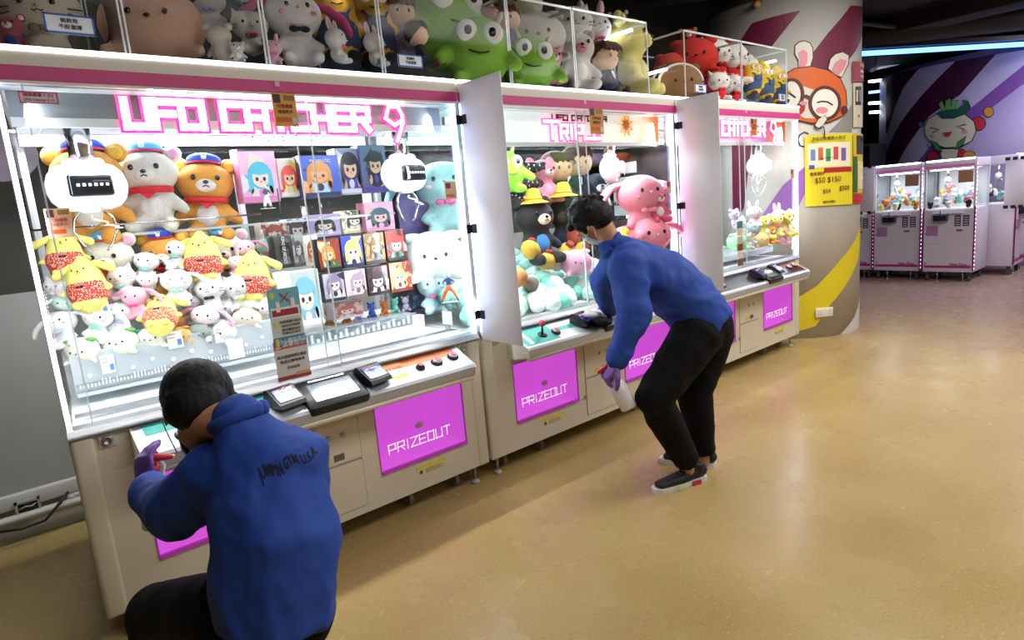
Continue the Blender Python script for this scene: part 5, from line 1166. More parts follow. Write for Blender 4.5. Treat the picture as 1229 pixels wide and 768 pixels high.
for i, (x, y, s, lab) in enumerate(((637, 300, .075, 'tan plush shoe at the left of the fluff'), (656, 313, .075, 'tan plush shoe in the middle of the fluff'), (680, 302, .075, 'tan plush shoe pointing right'), (698, 300, .06, 'small tan plush shoe next to the divider'))):
    p = P(x, y, Y=2.93); t = empty('plush_shoe', p, lab, 'plush shoe', 'plush shoes of the dark bears', rot=(.3 * i, .5 - .4 * i, .4)); 
    obj('upper', sphere((0, 0, 0), (s * 1.1, s * .8, s * .75)), mat('#c89c38', .9, kind='plush', scale=60, bump=.25), t); b = MB(); b.lathe([(s * .3, 0), (s * .4, .01), (s * .3, .03)], (0, 0, s * .6), n=14); b.build('cuff', mat('#8a2c2c', .9), t)
# patterned cushions
for i, (x, y, c) in enumerate(((632, 202, '#f4f4f4'), (628, 222, '#e8a0c0'), (634, 238, '#f0c8d8'))):
    p = P(x, y, Y=3.15); t = empty('dotted_cushion', p, ('topmost', 'middle', 'lowest')[i] + ' of the black dotted cushions stacked left of the pink bear', 'cushion', 'black dotted cushions', rz=.2 * i)
    b = MB(); b.rbox(-.13, .13, -.09, .09, -.035, .035, .03, 3); b.build('cover', mat('#18161a', .9, kind='dots', scale=46, col2=c), t); b = MB(); b.loft([(-.13, -.09, 0), (.13, -.09, 0), (.13, .09, 0), (-.13, .09, 0), (-.13, -.09, 0)], .004, n=6); b.build('piping', mat('#2c2a2e', .8), t)
toy('seal', 691, 312, 40, 'pink round faced toy lying on the fluff by the divider', 10, G2, Y=2.86, main='#f2a8c8', ears='#f4f0f0')
# mint and white fluff: one heap nobody could count
random.seed(5)
def fluff(b, xa, xb, ya, yb, za, zb, n, r0, r1, pal):
    for _ in range(n):
        x, y = random.uniform(xa, xb), random.uniform(ya, yb); k = (y - ya) / (yb - ya)
        r = random.uniform(r0, r1); z = za + (zb - za) * k * random.uniform(.5, 1.0) + r * .5
        b.m(pal[int(random.random() * len(pal))]).ell((x, y, z), (r * random.uniform(.9, 1.3), r, r * random.uniform(.8, 1.0)), seg=10, rings=7)
MINT = [mat(c, .95, kind='plush', scale=50, bump=.3) for c in ('#8fe8d4', '#a8f0e0', '#e8faf6', '#c4f4ea', '#f2fbfa')]
b = MB(); fluff(b, 2.05, 2.86, 2.72, 3.25, .83, 1.12, 150, .035, .07, MINT); o = b.build('pompom_filling'); tag(o, 'mint and white fluffy filling heaped in the middle machine', 'filling', kind='stuff')
b = MB(); fluff(b, 2.95, 3.70, 2.72, 3.2, .83, 1.0, 90, .035, .06, MINT); o = b.build('pompom_filling'); tag(o, 'mint fluffy filling right of the divider in the middle machine', 'filling', kind='stuff')
p = P(624, 334, Y=2.76); t = empty('cone_toy', p, 'brown ball toy with a patterned cone lying on the mint fluff', 'toy', rz=.4)
obj('ball', sphere((-.03, 0, .01), .06), mat('#c08448', .9, kind='plush', scale=50), t); b = MB(); b.loft([(.03, 0, .0), (.14, 0, -.06)], [.012, .055], n=16); b.build('cone', mat('#8c6c58', .7, kind='dots', scale=60, col2='#3c8474'), t)
PK = '#ee8ea4'
toy('bunny', 768, 243, 96, 'big pink rabbit toy under the crane of the middle machine, upper one', 15, G2, X=3.55, main=PK, muzzle='#f4f0f0', nose='#f8f0f0', inner='#ee8ea4', bow=PK)
toy('bunny', 778, 292, 92, 'big pink rabbit toy resting below the upper one', 10, G2, X=3.56, main=PK, nose='#f8f0f0', inner='#ee8ea4', bow=PK)
toy('bear', 742, 300, 60, 'yellow toy wedged left of the big pink rabbits', 20, G2, X=3.25, main='#e8b43c', inner='#e8b43c')
toy('bear', 789, 245, 48, 'deep pink toy pressed against the right wall of middle machine', 10, G2, X=3.62, main='#e0607c', ears='#e0607c')
toy('bear', 717, 235, 70, 'dark blue toy just right of the divider', 10, G2, Y=3.40, main='#2a3244', inner='#2a3244', belly='#dcdce0', muzzle='#d8d8dc')
t = empty('info_plates', (3.735, 3.2, 1.35), 'four small grey info plates on the right wall of middle machine', 'plate')
for k in range(4): box('info_plate', -.004, 0, -.30, -.08, .10 * k + .02 - .05, .10 * k + .075 - .05 + .02, mat('#b4bcc0', .4), t)

# ================================================================== FARTHEST TALL MACHINE
G3 = 'soft toys in the farthest tall crane machine'
M3T = [('bunnyup', 905, 258, 26, 5.05, '#e8e4ea', 'white rabbit toy standing highest in the farthest tall machine'), ('bear', 889, 272, 26, 4.85, '#f0ece4', 'cream bear beside the card strip'), ('bunny', 903, 277, 30, 5.05, '#b8e0ec', 'pale blue toy left of the yellow ones'),
       ('bear', 918, 272, 30, 5.15, '#ece878', 'yellow green bear in the middle of row'), ('bunny', 929, 268, 30, 5.28, '#f0ec90', 'pale yellow floppy eared toy'), ('bunnyup', 934, 262, 28, 5.38, '#f2c8d0', 'pink rabbit toy near the right glass'), ('bear', 944, 267, 32, 5.44, '#ecd870', 'yellow toy at the right glass'),
       ('bear', 926, 281, 22, 5.20, '#e89c50', 'orange toy low in the row'), ('seal', 912, 286, 20, 5.08, '#e8c890', 'tan round toy low in the row'), ('bunny', 941, 281, 24, 5.42, '#f0b8d0', 'pink floppy toy low beside the right glass'), ('bear', 882, 262, 24, 4.75, '#c4b8d8', 'lilac bear at the left edge near the partition'),
       ('seal', 884, 288, 24, 4.74, '#a4e8b0', 'mint green round toy at the left edge near the partition'), ('bear', 897, 289, 20, 4.92, '#f2d8d8', 'pale pink bear right of the card strip')]
for i, (k, x, y, h, X, c, lab) in enumerate(M3T): toy(k, x, y, h * 1.15, lab, 20 + (i * 31 % 40) - 20, G3, X=X, main=c)
b = MB(); b.box(.85, 1.72, .20, .205, .90, .985); b.build('tray_front', FROST, M3)
b = MB()
for k in range(14): b.ell((.90 + k * .06, .195, .985), (.018, .004, .010), seg=8, rings=5)
b.build('tray_pattern', mat('#e8ecf0', .4), M3)
b = MB(); b.box(.80, 1.72, .20, .55, .86, .90); b.build('riser', mat('#dfe4ea', .4), M3)
t = empty('card_strip', P(889, 319, Y=2.58), 'vertical strip of teal and brown price cards inside the glass', 'cards')
hh = P(889, 265, Y=2.58).z - P(889, 319, Y=2.58).z
for k, c in enumerate(('#6c4c40', '#c8b8a8', '#7c3c30', '#b4a898', '#c0b0a0', '#3c7478')): box('price_card', -.04, .04, 0, .002, hh * k / 6 + .002, hh * (k + 1) / 6 - .002, mat(c, .5), t)

# yellow star card hanging at the top of the middle machine
p = P(751, 150, Y=2.70); t = empty('star_card', p, 'yellow and orange star shaped card hanging in front of the middle crane', 'card')
def star(r0, r1, n=9): return [((r0 if i % 2 else r1) * math.cos(math.pi * i / n + .3), (r0 if i % 2 else r1) * math.sin(math.pi * i / n + .3)) for i in range(2 * n)]
b = MB(); b.prism(star(.05, .085), 0, .003, 'y'); b.build('star', mat('#f0c020', .5), t); b = MB(); b.prism(star(.025, .045), -.002, 0, 'y'); b.build('star_centre', mat('#e07820', .5), t)
# ================================================================== ACRYLIC CASES ON TOP OF THE MACHINES
ZC = 2.083
CASES = [(-.30, .572), (.580, 1.070), (1.078, 1.600), (1.608, 2.374), (2.382, 2.876), (2.884, 3.575), (3.985, 4.735), (4.743, 5.462)]
CL = ['leftmost clear case on top, with cream kitten and face toy', 'clear case over the letters of the nearest machine, with white toys', 'clear case holding the yellow dolls and white rabbits', 'clear case holding the biggest green monster toys', 'clear case with white round toy and zebra striped toy', 'clear case with grey bear, doll and big yellow bear', 'clear case with brown striped toy and red kittens', 'rightmost clear case with dolls in overalls']
for (x0, x1), lab in zip(CASES, CL):
    t = empty('acrylic_case', ((x0 + x1) / 2, 2.64, ZC), lab, 'display case', 'clear cases on top of the machines'); w = (x1 - x0) / 2; h = .45; d = .62
    for nm, q in (('front_sheet', (-w, w, 0, .004, 0, h)), ('back_sheet', (-w, w, d - .004, d, 0, h)), ('side_sheet', (-w, -w + .004, 0, d, 0, h)), ('side_sheet', (w - .004, w, 0, d, 0, h)), ('lid', (-w, w, 0, d, h, h + .004))):
        box(nm, *q, CASEG, t)
    b = MB(); e = .006
    for q in ((-w, -w + e, -.001, e, 0, h), (w - e, w, -.001, e, 0, h), (-w, w, -.001, e, h - e, h + e), (-w, w, d - e, d, h - e, h + e), (-w, -w + e, 0, d, h - e, h + e), (w - e, w, 0, d, h - e, h + e), (-w, w, -.001, e, 0, .004), (-w, -w + e, d - e, d, 0, h), (w - e, w, d - e, d, 0, h)): b.box(*q)
    b.build('bonded_edges', EDGE, t)
for (x, y0, y1, z, lab) in ((3.50, 2.70, 3.20, 2.50, 'white glowing bar under the lid of the case with the big yellow bear'), (5.40, 2.70, 3.2, 2.46, 'white glowing bar under the lid of the rightmost case'), (3.93, 2.75, 3.2, 2.30, 'white glowing bar behind the brown striped toy'), (1.55, 2.75, 3.2, 2.50, 'white glowing bar over the doll with red hair')):
    b = MB(); b.rbox(x - .012, x + .012, y0, y1, z - .008, z + .008, .004); tag(b.build('glow_bar', LEDW), lab, 'light')  # bright streaks in the cases, modelled as glowing bars
GC = 'soft toys in the clear cases'
def ct(kind, px, py, hpx, lab, main, face=-15, Y=2.9, **k): return toy(kind, px, py, hpx, lab, face, GC, Y=Y, main=main, **k)
ct('kitten', 52, 22, 120, 'very large cream kitten toy behind the left blue rimmed sign', '#cfc4ae', Y=3.0, bow='#8a7868')
ct('seal', 182, 22, 118, 'very large beige face toy with dark ears in the leftmost case', '#c89c84', Y=2.95, ears='#2c2426', face=-20)
ct('bear', 12, 40, 55, 'red and blue patched toy at the far left of the cases', '#8a4048', Y=2.8, belly='#2c3c78', muzzle='#c8b8a8')
ct('bear', 264, 52, 52, 'cream toy sitting with its back turned, beside the beige face', '#cdc4b4', Y=2.78, face=150)
ct('bunny', 250, 8, 66, 'white toy with blue ears high in the second case', '#d2ccc8', Y=3.0, ears='#5878c0', bow='#8c90d0')
ct('kitten', 300, 36, 62, 'white kitten toy with black eyes left of the panel joint', '#d2ccc4', Y=2.85, bow='#b03858')
ct('bear', 285, 62, 30, 'small white toy under the kitten', '#cfc8c0', Y=2.72)
ct('bunny', 353, 30, 108, 'large white rabbit toy with pink hood ears and black scarf', '#d6cecc', Y=2.85, ears='#cc4c80', bow='#1c1c28' , inner='#d88898', face=-10)
ct('bunnyup', 327, 62, 38, 'small pink and white toy at foot of the hooded rabbit', '#d0a8b0', Y=2.74)
ct('overalls', 401, 22, 112, 'round yellow doll in blue overalls, left of the pair', '#d8a02c', Y=2.98, cloth='#34405c', hat='#8c88a8', shoe='#1c1c24')
ct('overalls', 446, 26, 108, 'round yellow doll in blue overalls, right of the pair', '#d8a02c', Y=2.98, cloth='#34405c', hat='#8c88a8', shoe='#1c1c24')
ct('bunnyup', 403, 52, 50, 'white rabbit toy with pink ears in front of left yellow doll', '#d8d2cc', Y=2.74, face=40)
ct('bunnyup', 449, 57, 48, 'white rabbit toy with pink ears in front of right yellow doll', '#d8d2cc', Y=2.74, face=30)
ct('doll', 481, 30, 78, 'doll with dark red hair behind the small blue rimmed sign', '#d8b090', Y=2.92, hair='#4c1c24', cloth='#8a84a0', skin='#e0b898')
ct('doll', 503, 52, 60, 'doll with black hair and orange band, looking right', '#e0b898', Y=2.76, hair='#1c1618', cloth='#22242c', face=50)
GM = '#86b83c'
ct('monster', 532, 28, 128, 'largest green furry toy, left of three and cut by the top edge', GM, Y=3.0, face=-5)
ct('monster', 573, 62, 100, 'green furry toy in the middle of three, smiling', GM, Y=2.80, face=0, roll=.15)
ct('monster', 636, 78, 82, 'green furry toy, rightmost of three', GM, Y=2.80, face=0, roll=.2)
ct('bear', 590, 26, 46, 'small orange toy above the middle green one', '#b8642c', Y=2.95, face=40, muzzle='#e0a868')
ct('doll', 610, 34, 62, 'doll with auburn hair in yellow and blue', '#e8b890', Y=2.93, hair='#7c3c1c', cloth='#2c3c74', tie='#e8b83c')
ct('bear', 588, 2, 50, 'dark brown toy at the top edge above the orange one', '#4c3424', Y=3.1)
ct('seal', 640, 42, 82, 'large white round toy with small black eyes', '#dcd4c8', Y=2.95, ears='#dcd4c8', face=0)
ct('seal', 622, 2, 60, 'white ball toy cut by the top of the picture', '#c8c4ac', Y=3.1, ears='#c8c4ac')
ct('kitten', 688, 34, 70, 'white toy with thin black stripes and cat ears', '#e0dcd4', Y=2.95, bow='#e0dcd4', face=0)
ct('bear', 662, 78, 52, 'small pink bear right of the green toy', '#d88c98', Y=2.76, face=20)
ct('bear', 692, 72, 84, 'grey white bear with pink muzzle in front', '#cfc8c0', Y=2.80, muzzle='#d88c98', inner='#b8b0a8', face=10)
ct('bunnyup', 713, 42, 70, 'white rabbit toy with pink ear lining behind the grey bear', '#d8d4d0', Y=2.95, face=10)
ct('doll', 727, 82, 74, 'doll with brown hair in navy suit by the yellow bear', '#e8b890', Y=2.80, hair='#4c2a1c', face=35)
ct('bear', 757, 66, 108, 'very large pale yellow bear at the right end of the case', '#d4c878', Y=2.88, inner='#d4c878', muzzle='#d4c878', belly='#d4c878', face=60)
ct('bear', 742, 30, 40, 'brown toy behind the yellow bear', '#5c3c2c', Y=3.1)
# case three
bt = ct('seal', 812, 98, 62, 'brown cap shaped toy with black and white stripe', '#8a6038', Y=2.85, ears='#6c4826', face=0)
for y_, c_ in ((-.20, '#d8d0c0'), (-.12, '#1c2420'), (-.04, '#d8d0c0')):
    k_ = math.sqrt(1 - (y_ / .38) ** 2)
    b = MB(); b.loft([(.505 * k_ * math.cos(a), y_, .42 + .405 * k_ * math.sin(a)) for a in [math.pi * i / 16 for i in range(17)]], .03, n=8); b.build('stripe', mat(c_, .9), bt)
for i, (x, y, h, Y, f, lab) in enumerate(((858, 70, 62, 2.92, 20, 'red hooded white kitten toy, upper left of four'), (880, 74, 60, 2.92, 30, 'red hooded white kitten toy, upper right of four'), (862, 102, 42, 2.76, 10, 'red hooded white kitten toy, lower left of four'), (878, 106, 44, 2.76, 20, 'red hooded white kitten toy, lower right of four'))):
    r = ct('kitten', x, y, h, lab, '#dcd4cc', Y=Y, face=f, bow='#c81c24')
    hd = MB(); hd.ell((0, .06, .60), (.38, .24, .31), seg=18, rings=12); hd.ell((0, .04, .25), (.23, .21, .24), seg=14, rings=10); hd.build('red_hood', mat('#c81c20', .9, kind='dots', scale=6, col2='#c81c20'), r)
ct('seal', 832, 66, 60, 'red ball toy left of the red kittens', '#c82820', Y=3.0, ears='#b02018')
ct('seal', 806, 78, 44, 'orange red ball toy behind the brown toy', '#d04430', Y=3.1, ears='#c03424')
ct('bear', 826, 48, 34, 'red toy with green top at the back of the case', '#c03020', Y=3.15, inner='#58a048')
ct('overalls', 902, 92, 48, 'small yellow doll in overalls, first from the left of three', '#d8b42c', Y=2.85, cloth='#3c5478', hat='#d8d4c8', face=20)
ct('overalls', 917, 98, 46, 'small yellow doll in overalls, middle of three', '#d8b42c', Y=2.80, cloth='#3c5478', hat='#d8b42c', face=30)
ct('overalls', 933, 103, 46, 'small yellow doll in overalls, right of three', '#d8b42c', Y=2.80, cloth='#2c4060', hat='#d8b42c', face=20)
def sign(x0, y0, x1, y1, Y, lab, sk=0):
    t = sheet('display_sign', x0, y0, x1, y1, Y, mat('#d9dadc', .5), lab, 'sign', (), [('裝飾用', .5, .34, .27, '#14141a'), ('不設選擇', .5, .66, .27, '#14141a')], '#2450a0', .004)
    return t
sign(50, 14, 116, 44, 2.655, 'large white sign with blue rim and black characters, top left')
sign(477, 64, 508, 82, 2.655, 'small blue rimmed sign beside the black haired doll')
sign(834, 100, 848, 112, 2.655, 'tiny blue rimmed sign below the brown striped toy')
sign(935, 112, 943, 122, 2.655, 'tiny blue rimmed sign at the right end of the cases')

# ================================================================== FAR MACHINES
LIL2 = mat('#cfc6d4', .4, kind='painted', scale=2, col2='#c6bccc'); MRN = mat('#6c1440', .4)
def far_machine(loc, rz, label, w=.58, d=.62, s=1.0, ntoys=24, seed=1, gl=''):
    t = empty('small_crane_machine', loc, label, 'crane machine', 'white crane machines at the far end', rz=rz)
    h = 1.57
    b = MB(); b.rbox(0, w, 0, d, .12, .935, .008, 2); b.build('cabinet', LIL2, t)
    b = MB(); b.rbox(-.004, w + .004, -.004, d, 1.46, h, .008, 2); cn = b.build('canopy', mat('#e2dce8', .4), t)
    b = MB(); b.box(.02, w - .02, -.008, -.003, 1.475, 1.50); b.build('canopy_stripe', mat('#b04c98', .4, emit=.3, ecol='#e060c0'), cn)
    b = MB(); b.box(.02, w - .02, -.006, .03, 1.556, 1.574); b.build('led_strip', LEDW, cn)
    for x in (0, w - .022):
        for y in (0, d - .02): box('corner_post', x, x + .022, y, y + .02, .93, 1.47, mat('#d4ccd8', .4), t)
    for x in (-.006, w - .008):
        box('edge_band', x, x + .014, -.006, .010, .14, .97, MRN, t)
    b = MB()
    for k in range(26): b.box(w + .004, w + .010, .004, .014, .16 + k * .053, .175 + k * .053)
    o = b.build('led_dots', mat('#ffe0ff', .4, emit=3.5, ecol='#ffb8ff'), t)
    box('front_pane', .024, w - .024, .004, .008, .94, 1.46, GLASS, t); box('side_pane', w - .010, w - .006, .02, d - .02, .94, 1.46, GLASS, t); box('side_pane', .006, .010, .02, d - .02, .94, 1.46, GLASS, t)
    box('back_panel', .02, w - .02, d - .03, d - .02, .94, 1.46, mat('#d8e0e4', .4), t); box('playfield', .01, w - .01, .01, d - .02, .93, .945, mat('#e8eaee', .4), t)
    box('led_tube', .05, w - .05, .05, .065, 1.44, 1.455, LEDW, t)
    cr = bpy.data.objects.new('crane_unit', None); COL.objects.link(cr); cr.parent = t; cr.location = (w * .35, d * .4, 1.30)
    b = MB(); b.cyl((0, 0, .02), (0, 0, .16), .010, n=8); b.build('pole', CHROME, cr); b = MB(); b.lathe([(0, .05), (.03, .04), (.04, .0), (.03, -.02), (0, -.03)], n=14); b.build('housing', mat('#f0f0f2', .3), cr)
    for k in range(3):
        a = k * 2.1 + .4; b = MB(); b.loft([(.02 * math.cos(a), .02 * math.sin(a), -.02), (.055 * math.cos(a), .055 * math.sin(a), -.06), (.02 * math.cos(a), .02 * math.sin(a), -.11)], .004, n=6); b.build('claw_arm', CHROME, cr)
    # front details
    b = MB(); b.prism([(-.10, .80), (-.10, .87), (-.04, .885), (0, .885), (0, .79)], w * .24, w * .50, 'x'); o = b.build('control_box', mat('#1a1a3c', .3), t); box('stick', w * .36, w * .375, -.07, -.055, .88, .93, CHROME, o)
    box('shelf_deck', w * .2, w * .8, -.05, 0, .885, .90, mat('#d8d4e4', .3), t)
    box('prize_flap', w * .07, w * .30, -.006, 0, .60, .73, mat('#a878a8', .4), t)
    for i_ in range(2):
        b = MB(); b.box(w * (.62 + .16 * i_), w * (.74 + .16 * i_), -.004, 0, .72, .86); o = b.build('instruction_sticker', mat('#3c3848', .5), t)
        b = MB()
        for k in range(4): b.box(w * (.64 + .16 * i_), w * (.72 + .16 * i_), -.006, -.004, .735 + .03 * k, .748 + .03 * k)
        b.build('sticker_rows', mat('#b8b0c4', .5), o)
    box('coin_slot', w * .66, w * .78, -.006, 0, .655, .68, mat('#5c5868', .4), t)
    for z0, z1_ in ((.50, .925), (.145, .49)):
        b = MB(); b.box(.014, w - .014, -.0025, 0, z0, z1_); o = b.build('service_door', LIL2, t); box('lock', .03, .045, -.008, -.002, (z0 + z1_) / 2 - .09, (z0 + z1_) / 2 - .075, DARKGREY, o)
    b = MB(); b.box(.02, w - .02, -.004, 0, .175, .21); b.build('magenta_band', mat('#b02878', .4), t)
    text('Neo Duo', .05, facing(w * .72, -.0055, .225), mat('#8c1c60', .4), t, bold=True)
    for x in (.05, w - .05):
        for y in (.06, d - .08):
            b = MB(); b.m(DARKGREY).box(x - .015, x + .015, y - .02, y + .02, .07, .12); b.m(mat('#48464e', .5)).cyl((x - .012, y, .038), (x + .012, y, .038), .036, n=14); b.build('caster', None, t)
    for x in (w * .3, w * .8): b = MB(); b.m(STEEL).cyl((x, .03, .01), (x, .03, .12), .007, n=8); b.lathe([(.022, 0), (.018, .01), (.008, .018)], (x, .03, 0), n=12); b.build('levelling_foot', None, t)
    sheet_ = MB(); sheet_.box(w * .66, w * .94, -.001, .003, 1.27, 1.42); sheet_.build('flyer', mat('#b08060', .5), t)
    Mx = Matrix.Translation(loc) @ Matrix.Rotation(rz, 4, 'Z')
    rnd = random.Random(seed)
    pal = ['#f0ece8', '#f2f0ee', '#7cc8c0', '#e0d060', '#c04050', '#28242c', '#e8a0b8', '#f0e8d8', '#88b8d8', '#d88c48', '#f4f2f0', '#a8d8a8']
    cn = ['white', 'off-white', 'teal', 'yellow', 'red', 'black', 'pink', 'cream', 'blue', 'orange', 'milky', 'green']
    cid = [rnd.randrange(len(pal)) for _ in range(ntoys)]
    labs = []
    ordn = ['leftmost', 'second', 'third', 'fourth', 'fifth', 'sixth', 'seventh', 'eighth', 'ninth']
    for i in range(ntoys):
        rowm = sorted((j for j in range(ntoys) if j % 4 == i % 4), key=lambda j: (j * .618) % 1.0)
        labs.append('small %s toy, %s from left in the %s row of %s' % (cn[cid[i]], ordn[min(rowm.index(i), 8)], ('front', 'second', 'third', 'back')[i % 4], gl))
    for i in range(ntoys):
        x = .06 + (w - .12) * ((i * .618) % 1.0); row = i % 4; y = .07 + row * .13 + rnd.uniform(-.02, .02)
        hh_ = rnd.uniform(.10, .14); z = .945 + row * .045 + (.05 if i > ntoys * .6 else 0) + hh_ / 2
        p = Mx @ V((x, y, z))
        plush('tiny', p, hh_, math.degrees(rz) + rnd.uniform(-50, 50), {}, labs[i], 'small soft toys in ' + gl, main=pal[cid[i]], pitch=rnd.uniform(-.4, .3), roll=rnd.uniform(-.5, .5))
    l = area('machine_lamp', Mx @ V((w / 2, d * .3, 1.44)), w * .8, .1, 3.0, (.95, .95, 1.0)); l.rotation_euler = (0, 0, rz)
    return t
far_machine((9.80, 3.50, 0), -math.pi / 2, 'white crane machine at far end, left of the two facing us', seed=3, gl='the left far machine')
far_machine((9.74, 2.87, 0), -math.pi / 2, 'white crane machine at far end, right of the two facing us, with dotted lights', w=.57, seed=7, gl='the right far machine')
far_machine((10.42, 2.02, 0), 0, 'white crane machine at the right picture edge, seen from its side', seed=9, ntoys=12, gl='far machine at picture edge')
far_machine((9.86, 4.12, 0), -math.pi / 2, 'white crane machine mostly hidden behind the round column', seed=12, ntoys=6, gl='machine behind column')
def farboard(lo, hi, X, zb, zt, lab):
    t = empty('partition_board', (X, (lo + hi) / 2, zb), lab, 'board'); hw = (hi - lo) / 2
    b = MB(); b.rbox(-.004, .004, -hw, hw, 0, zt - zb, .002, 1); b.build('board', mat('#d4d0da', .5), t)
    for y in (-hw * .8, -hw * .1, hw * .6):
        for z in (0, zt - zb): box('tape', -.007, .007, y, y + .05, z - .02, z + .02, MATTE, t)
a = P(1206, 220, X=10.25); c = P(1232, 220, X=10.25); farboard(c.y, a.y, 10.25, P(1217, 248, X=10.25).z, P(1217, 190, X=10.25).z, 'white board with black tape at the right picture edge')
a = P(1041, 228, X=9.72); c = P(1051, 228, X=9.72); farboard(c.y + .02, a.y + .25, 9.72, P(1046, 255, X=9.72).z, P(1046, 200, X=9.72).z, 'white board with tape between column and left far machine')
# ================================================================== THE TWO MEN
from mathutils.bvhtree import BVHTree
BLUEJ = mat('#1c46a4', .75, kind='fabric', scale=260, col2='#1b4096', bump=.12)
BLACKT = mat('#050506', .85, kind='fabric', scale=200, col2='#070708', bump=.1, spec=.2)
SKIN = mat('#c08a66', .5, kind='painted', scale=30, col2='#b47e5c')
HAIR = mat('#060505', .5, kind='fabric', scale=180, col2='#0b0908', bump=.5, spec=.3)
GLOVE = mat('#7a4aa0', .4, kind='fabric', scale=60, col2='#6c3f92', bump=.15)
MASK = mat('#c4cdd6', .7)
def wrinkle(me, amp, fs, stretch=(1, 1, 1), seed=0.0):
    """cloth folds: push the surface in and out with stretched ridged noise"""
    nr = [v.normal.copy() for v in me.vertices]
    for v, n in zip(me.vertices, nr):
        q = V((v.co.x * fs * stretch[0] + seed, v.co.y * fs * stretch[1], v.co.z * fs * stretch[2]))
        a = noise.noise(q); b_ = noise.noise(q * 2.3 + V((3, 7, 1)))
        v.co += n * amp * ((1 - abs(a) * 3.2) * .8 + b_ * .6)
    me.update()
def frame(org, fwd, up):
    """local x to the person's left, -y forward, z up"""
    f_ = V(fwd).normalized(); u_ = (V(up) - f_ * V(up).dot(f_)).normalized(); l_ = u_.cross(f_)
    return Matrix(((l_.x, -f_.x, u_.x, org[0]), (l_.y, -f_.y, u_.y, org[1]), (l_.z, -f_.z, u_.z, org[2]), (0, 0, 0, 1)))
def head_shapes(b, H):
    R3 = H.to_3x3(); e = lambda c, r: b.ell(H @ V(c), r, R3, seg=18, rings=12)
    e((0, .012, .03), (.076, .095, .092)); e((0, -.035, -.02), (.064, .060, .070)); e((0, -.045, -.075), (.040, .042, .035)); e((0, -.02, -.055), (.058, .055, .045))
    b.loft([H @ V((0, -.088, .02)), H @ V((0, -.108, -.018)), H @ V((0, -.100, -.030))], [.008, .014, .012], n=8, dome=True)
    for s in (-1, 1):
        b.ell(H @ V((s * .080, .012, -.005)), (.008, .020, .030), R3 @ Matrix.Rotation(s * .25, 3, 'Z'), seg=12, rings=8)
        e((s * .030, -.080, .024), (.018, .014, .010)); e((s * .042, -.070, -.018), (.022, .016, .018))
    e((0, -.092, -.052), (.020, .010, .010))
def head_parts(t, H, glasses=False):
    R3 = H.to_3x3()
    for s in (-1, 1):
        b = MB(); b.ell(H @ V((s * .030, -.088, .008)), (.012, .008, .007), R3, seg=12, rings=8); o = b.build('eye', mat('#e8e4e0', .2), t)
        b = MB(); b.ell(H @ V((s * .030, -.0945, .008)), (.005, .003, .005), R3, seg=10, rings=6); b.build('iris', mat('#20140e', .2), o)
        b = MB(); b.loft([H @ V((s * .014, -.094, .030)), H @ V((s * .032, -.094, .036)), H @ V((s * .050, -.082, .030))], .0035, n=6); b.build('eyebrow', HAIR, t)
    # surgical mask: curved sheet over nose and chin, with ear loops
    n1, n2 = 12, 8; pts = []; fs = []
    for j in range(n2 + 1):
        z = .002 - .098 * j / n2
        for i in range(n1 + 1):
            a = math.radians(-66 + 132 * i / n1); bul = .016 * math.cos(a) * math.sin(math.pi * min(1, (j + .5) / n2))
            rx = .075 - .018 * (j / n2) ** 2; ry = .098 + bul - (.012 * (j / n2) ** 2)
            pts.append(H @ V((rx * math.sin(a), -ry * math.cos(a) - .006, z)))
    for j in range(n2):
        for i in range(n1): fs.append((j * (n1 + 1) + i, j * (n1 + 1) + i + 1, (j + 1) * (n1 + 1) + i + 1, (j + 1) * (n1 + 1) + i))
    b = MB(); b.poly(pts, fs, True); o = b.build('face_mask', MASK, t); sm = o.modifiers.new('t', 'SOLIDIFY'); sm.thickness = .002
    for s in (-1, 1):
        for z in (-.005, -.085):
            b = MB(); b.loft([H @ V((s * .068, -.045, z)), H @ V((s * .080, -.015, z * .6 + .0)), H @ V((s * .088, .025, .012 if z > -.05 else -.02))], .0016, n=6); b.build('ear_loop', PAPER, o)
    if glasses:
        b = MB()
        for s in (-1, 1):
            ring = [H @ V((s * (.033 + .024 * math.cos(a)), -.108 + .004 * abs(math.cos(a)), .008 + .018 * math.sin(a))) for a in [i * math.pi / 8 for i in range(17)]]
            b.loft(ring, .0022, n=6); b.loft([H @ V((s * .057, -.104, .012)), H @ V((s * .082, -.05, .012)), H @ V((s * .086, .02, .008))], .002, n=6)
        b.loft([H @ V((-.010, -.110, .010)), H @ V((.010, -.110, .010))], .002, n=6); b.build('glasses', BLACK, t)
def hair_mesh(H, seed, spiky=.006, n=46):
    R3 = H.to_3x3(); rnd = random.Random(seed)
    def fn(b):
        b.ell(H @ V((0, .024, .045)), (.092, .100, .094), R3, seg=20, rings=14)
        b.ell(H @ V((0, .050, -.005)), (.080, .072, .075), R3, seg=16, rings=12)
        b.loft([H @ V((-.06, -.055, .085)), H @ V((0, -.082, .085)), H @ V((.06, -.055, .085))], [.022, .026, .022], n=8, dome=True)
        for s in (-1, 1): b.loft([H @ V((s * .078, -.02, .05)), H @ V((s * .083, -.022, .0))], [.020, .008], [.012, .006], n=8, dome=True)
        for k in range(n):
            a = rnd.uniform(0, 6.28); e = rnd.uniform(-.2, 1.35)
            d = V((math.cos(a) * math.cos(e), math.sin(a) * math.cos(e), math.sin(e)))
            if d.y < -.55 and d.z < .5: continue
            p = V((d.x * .086, .022 + d.y * .094, .045 + d.z * .088)); q = p + V((d.x * .02, .012, -.020 + .012 * d.z)) + d * spiky
            b.loft([H @ p, H @ (p + (q - p) * .6 + d * .004), H @ q], [.014, .010, .003], n=6)
    me = blob(fn, .006, 1, .3)
    wrinkle(me, .0016, 70, (1, 1, .5), seed)
    return me
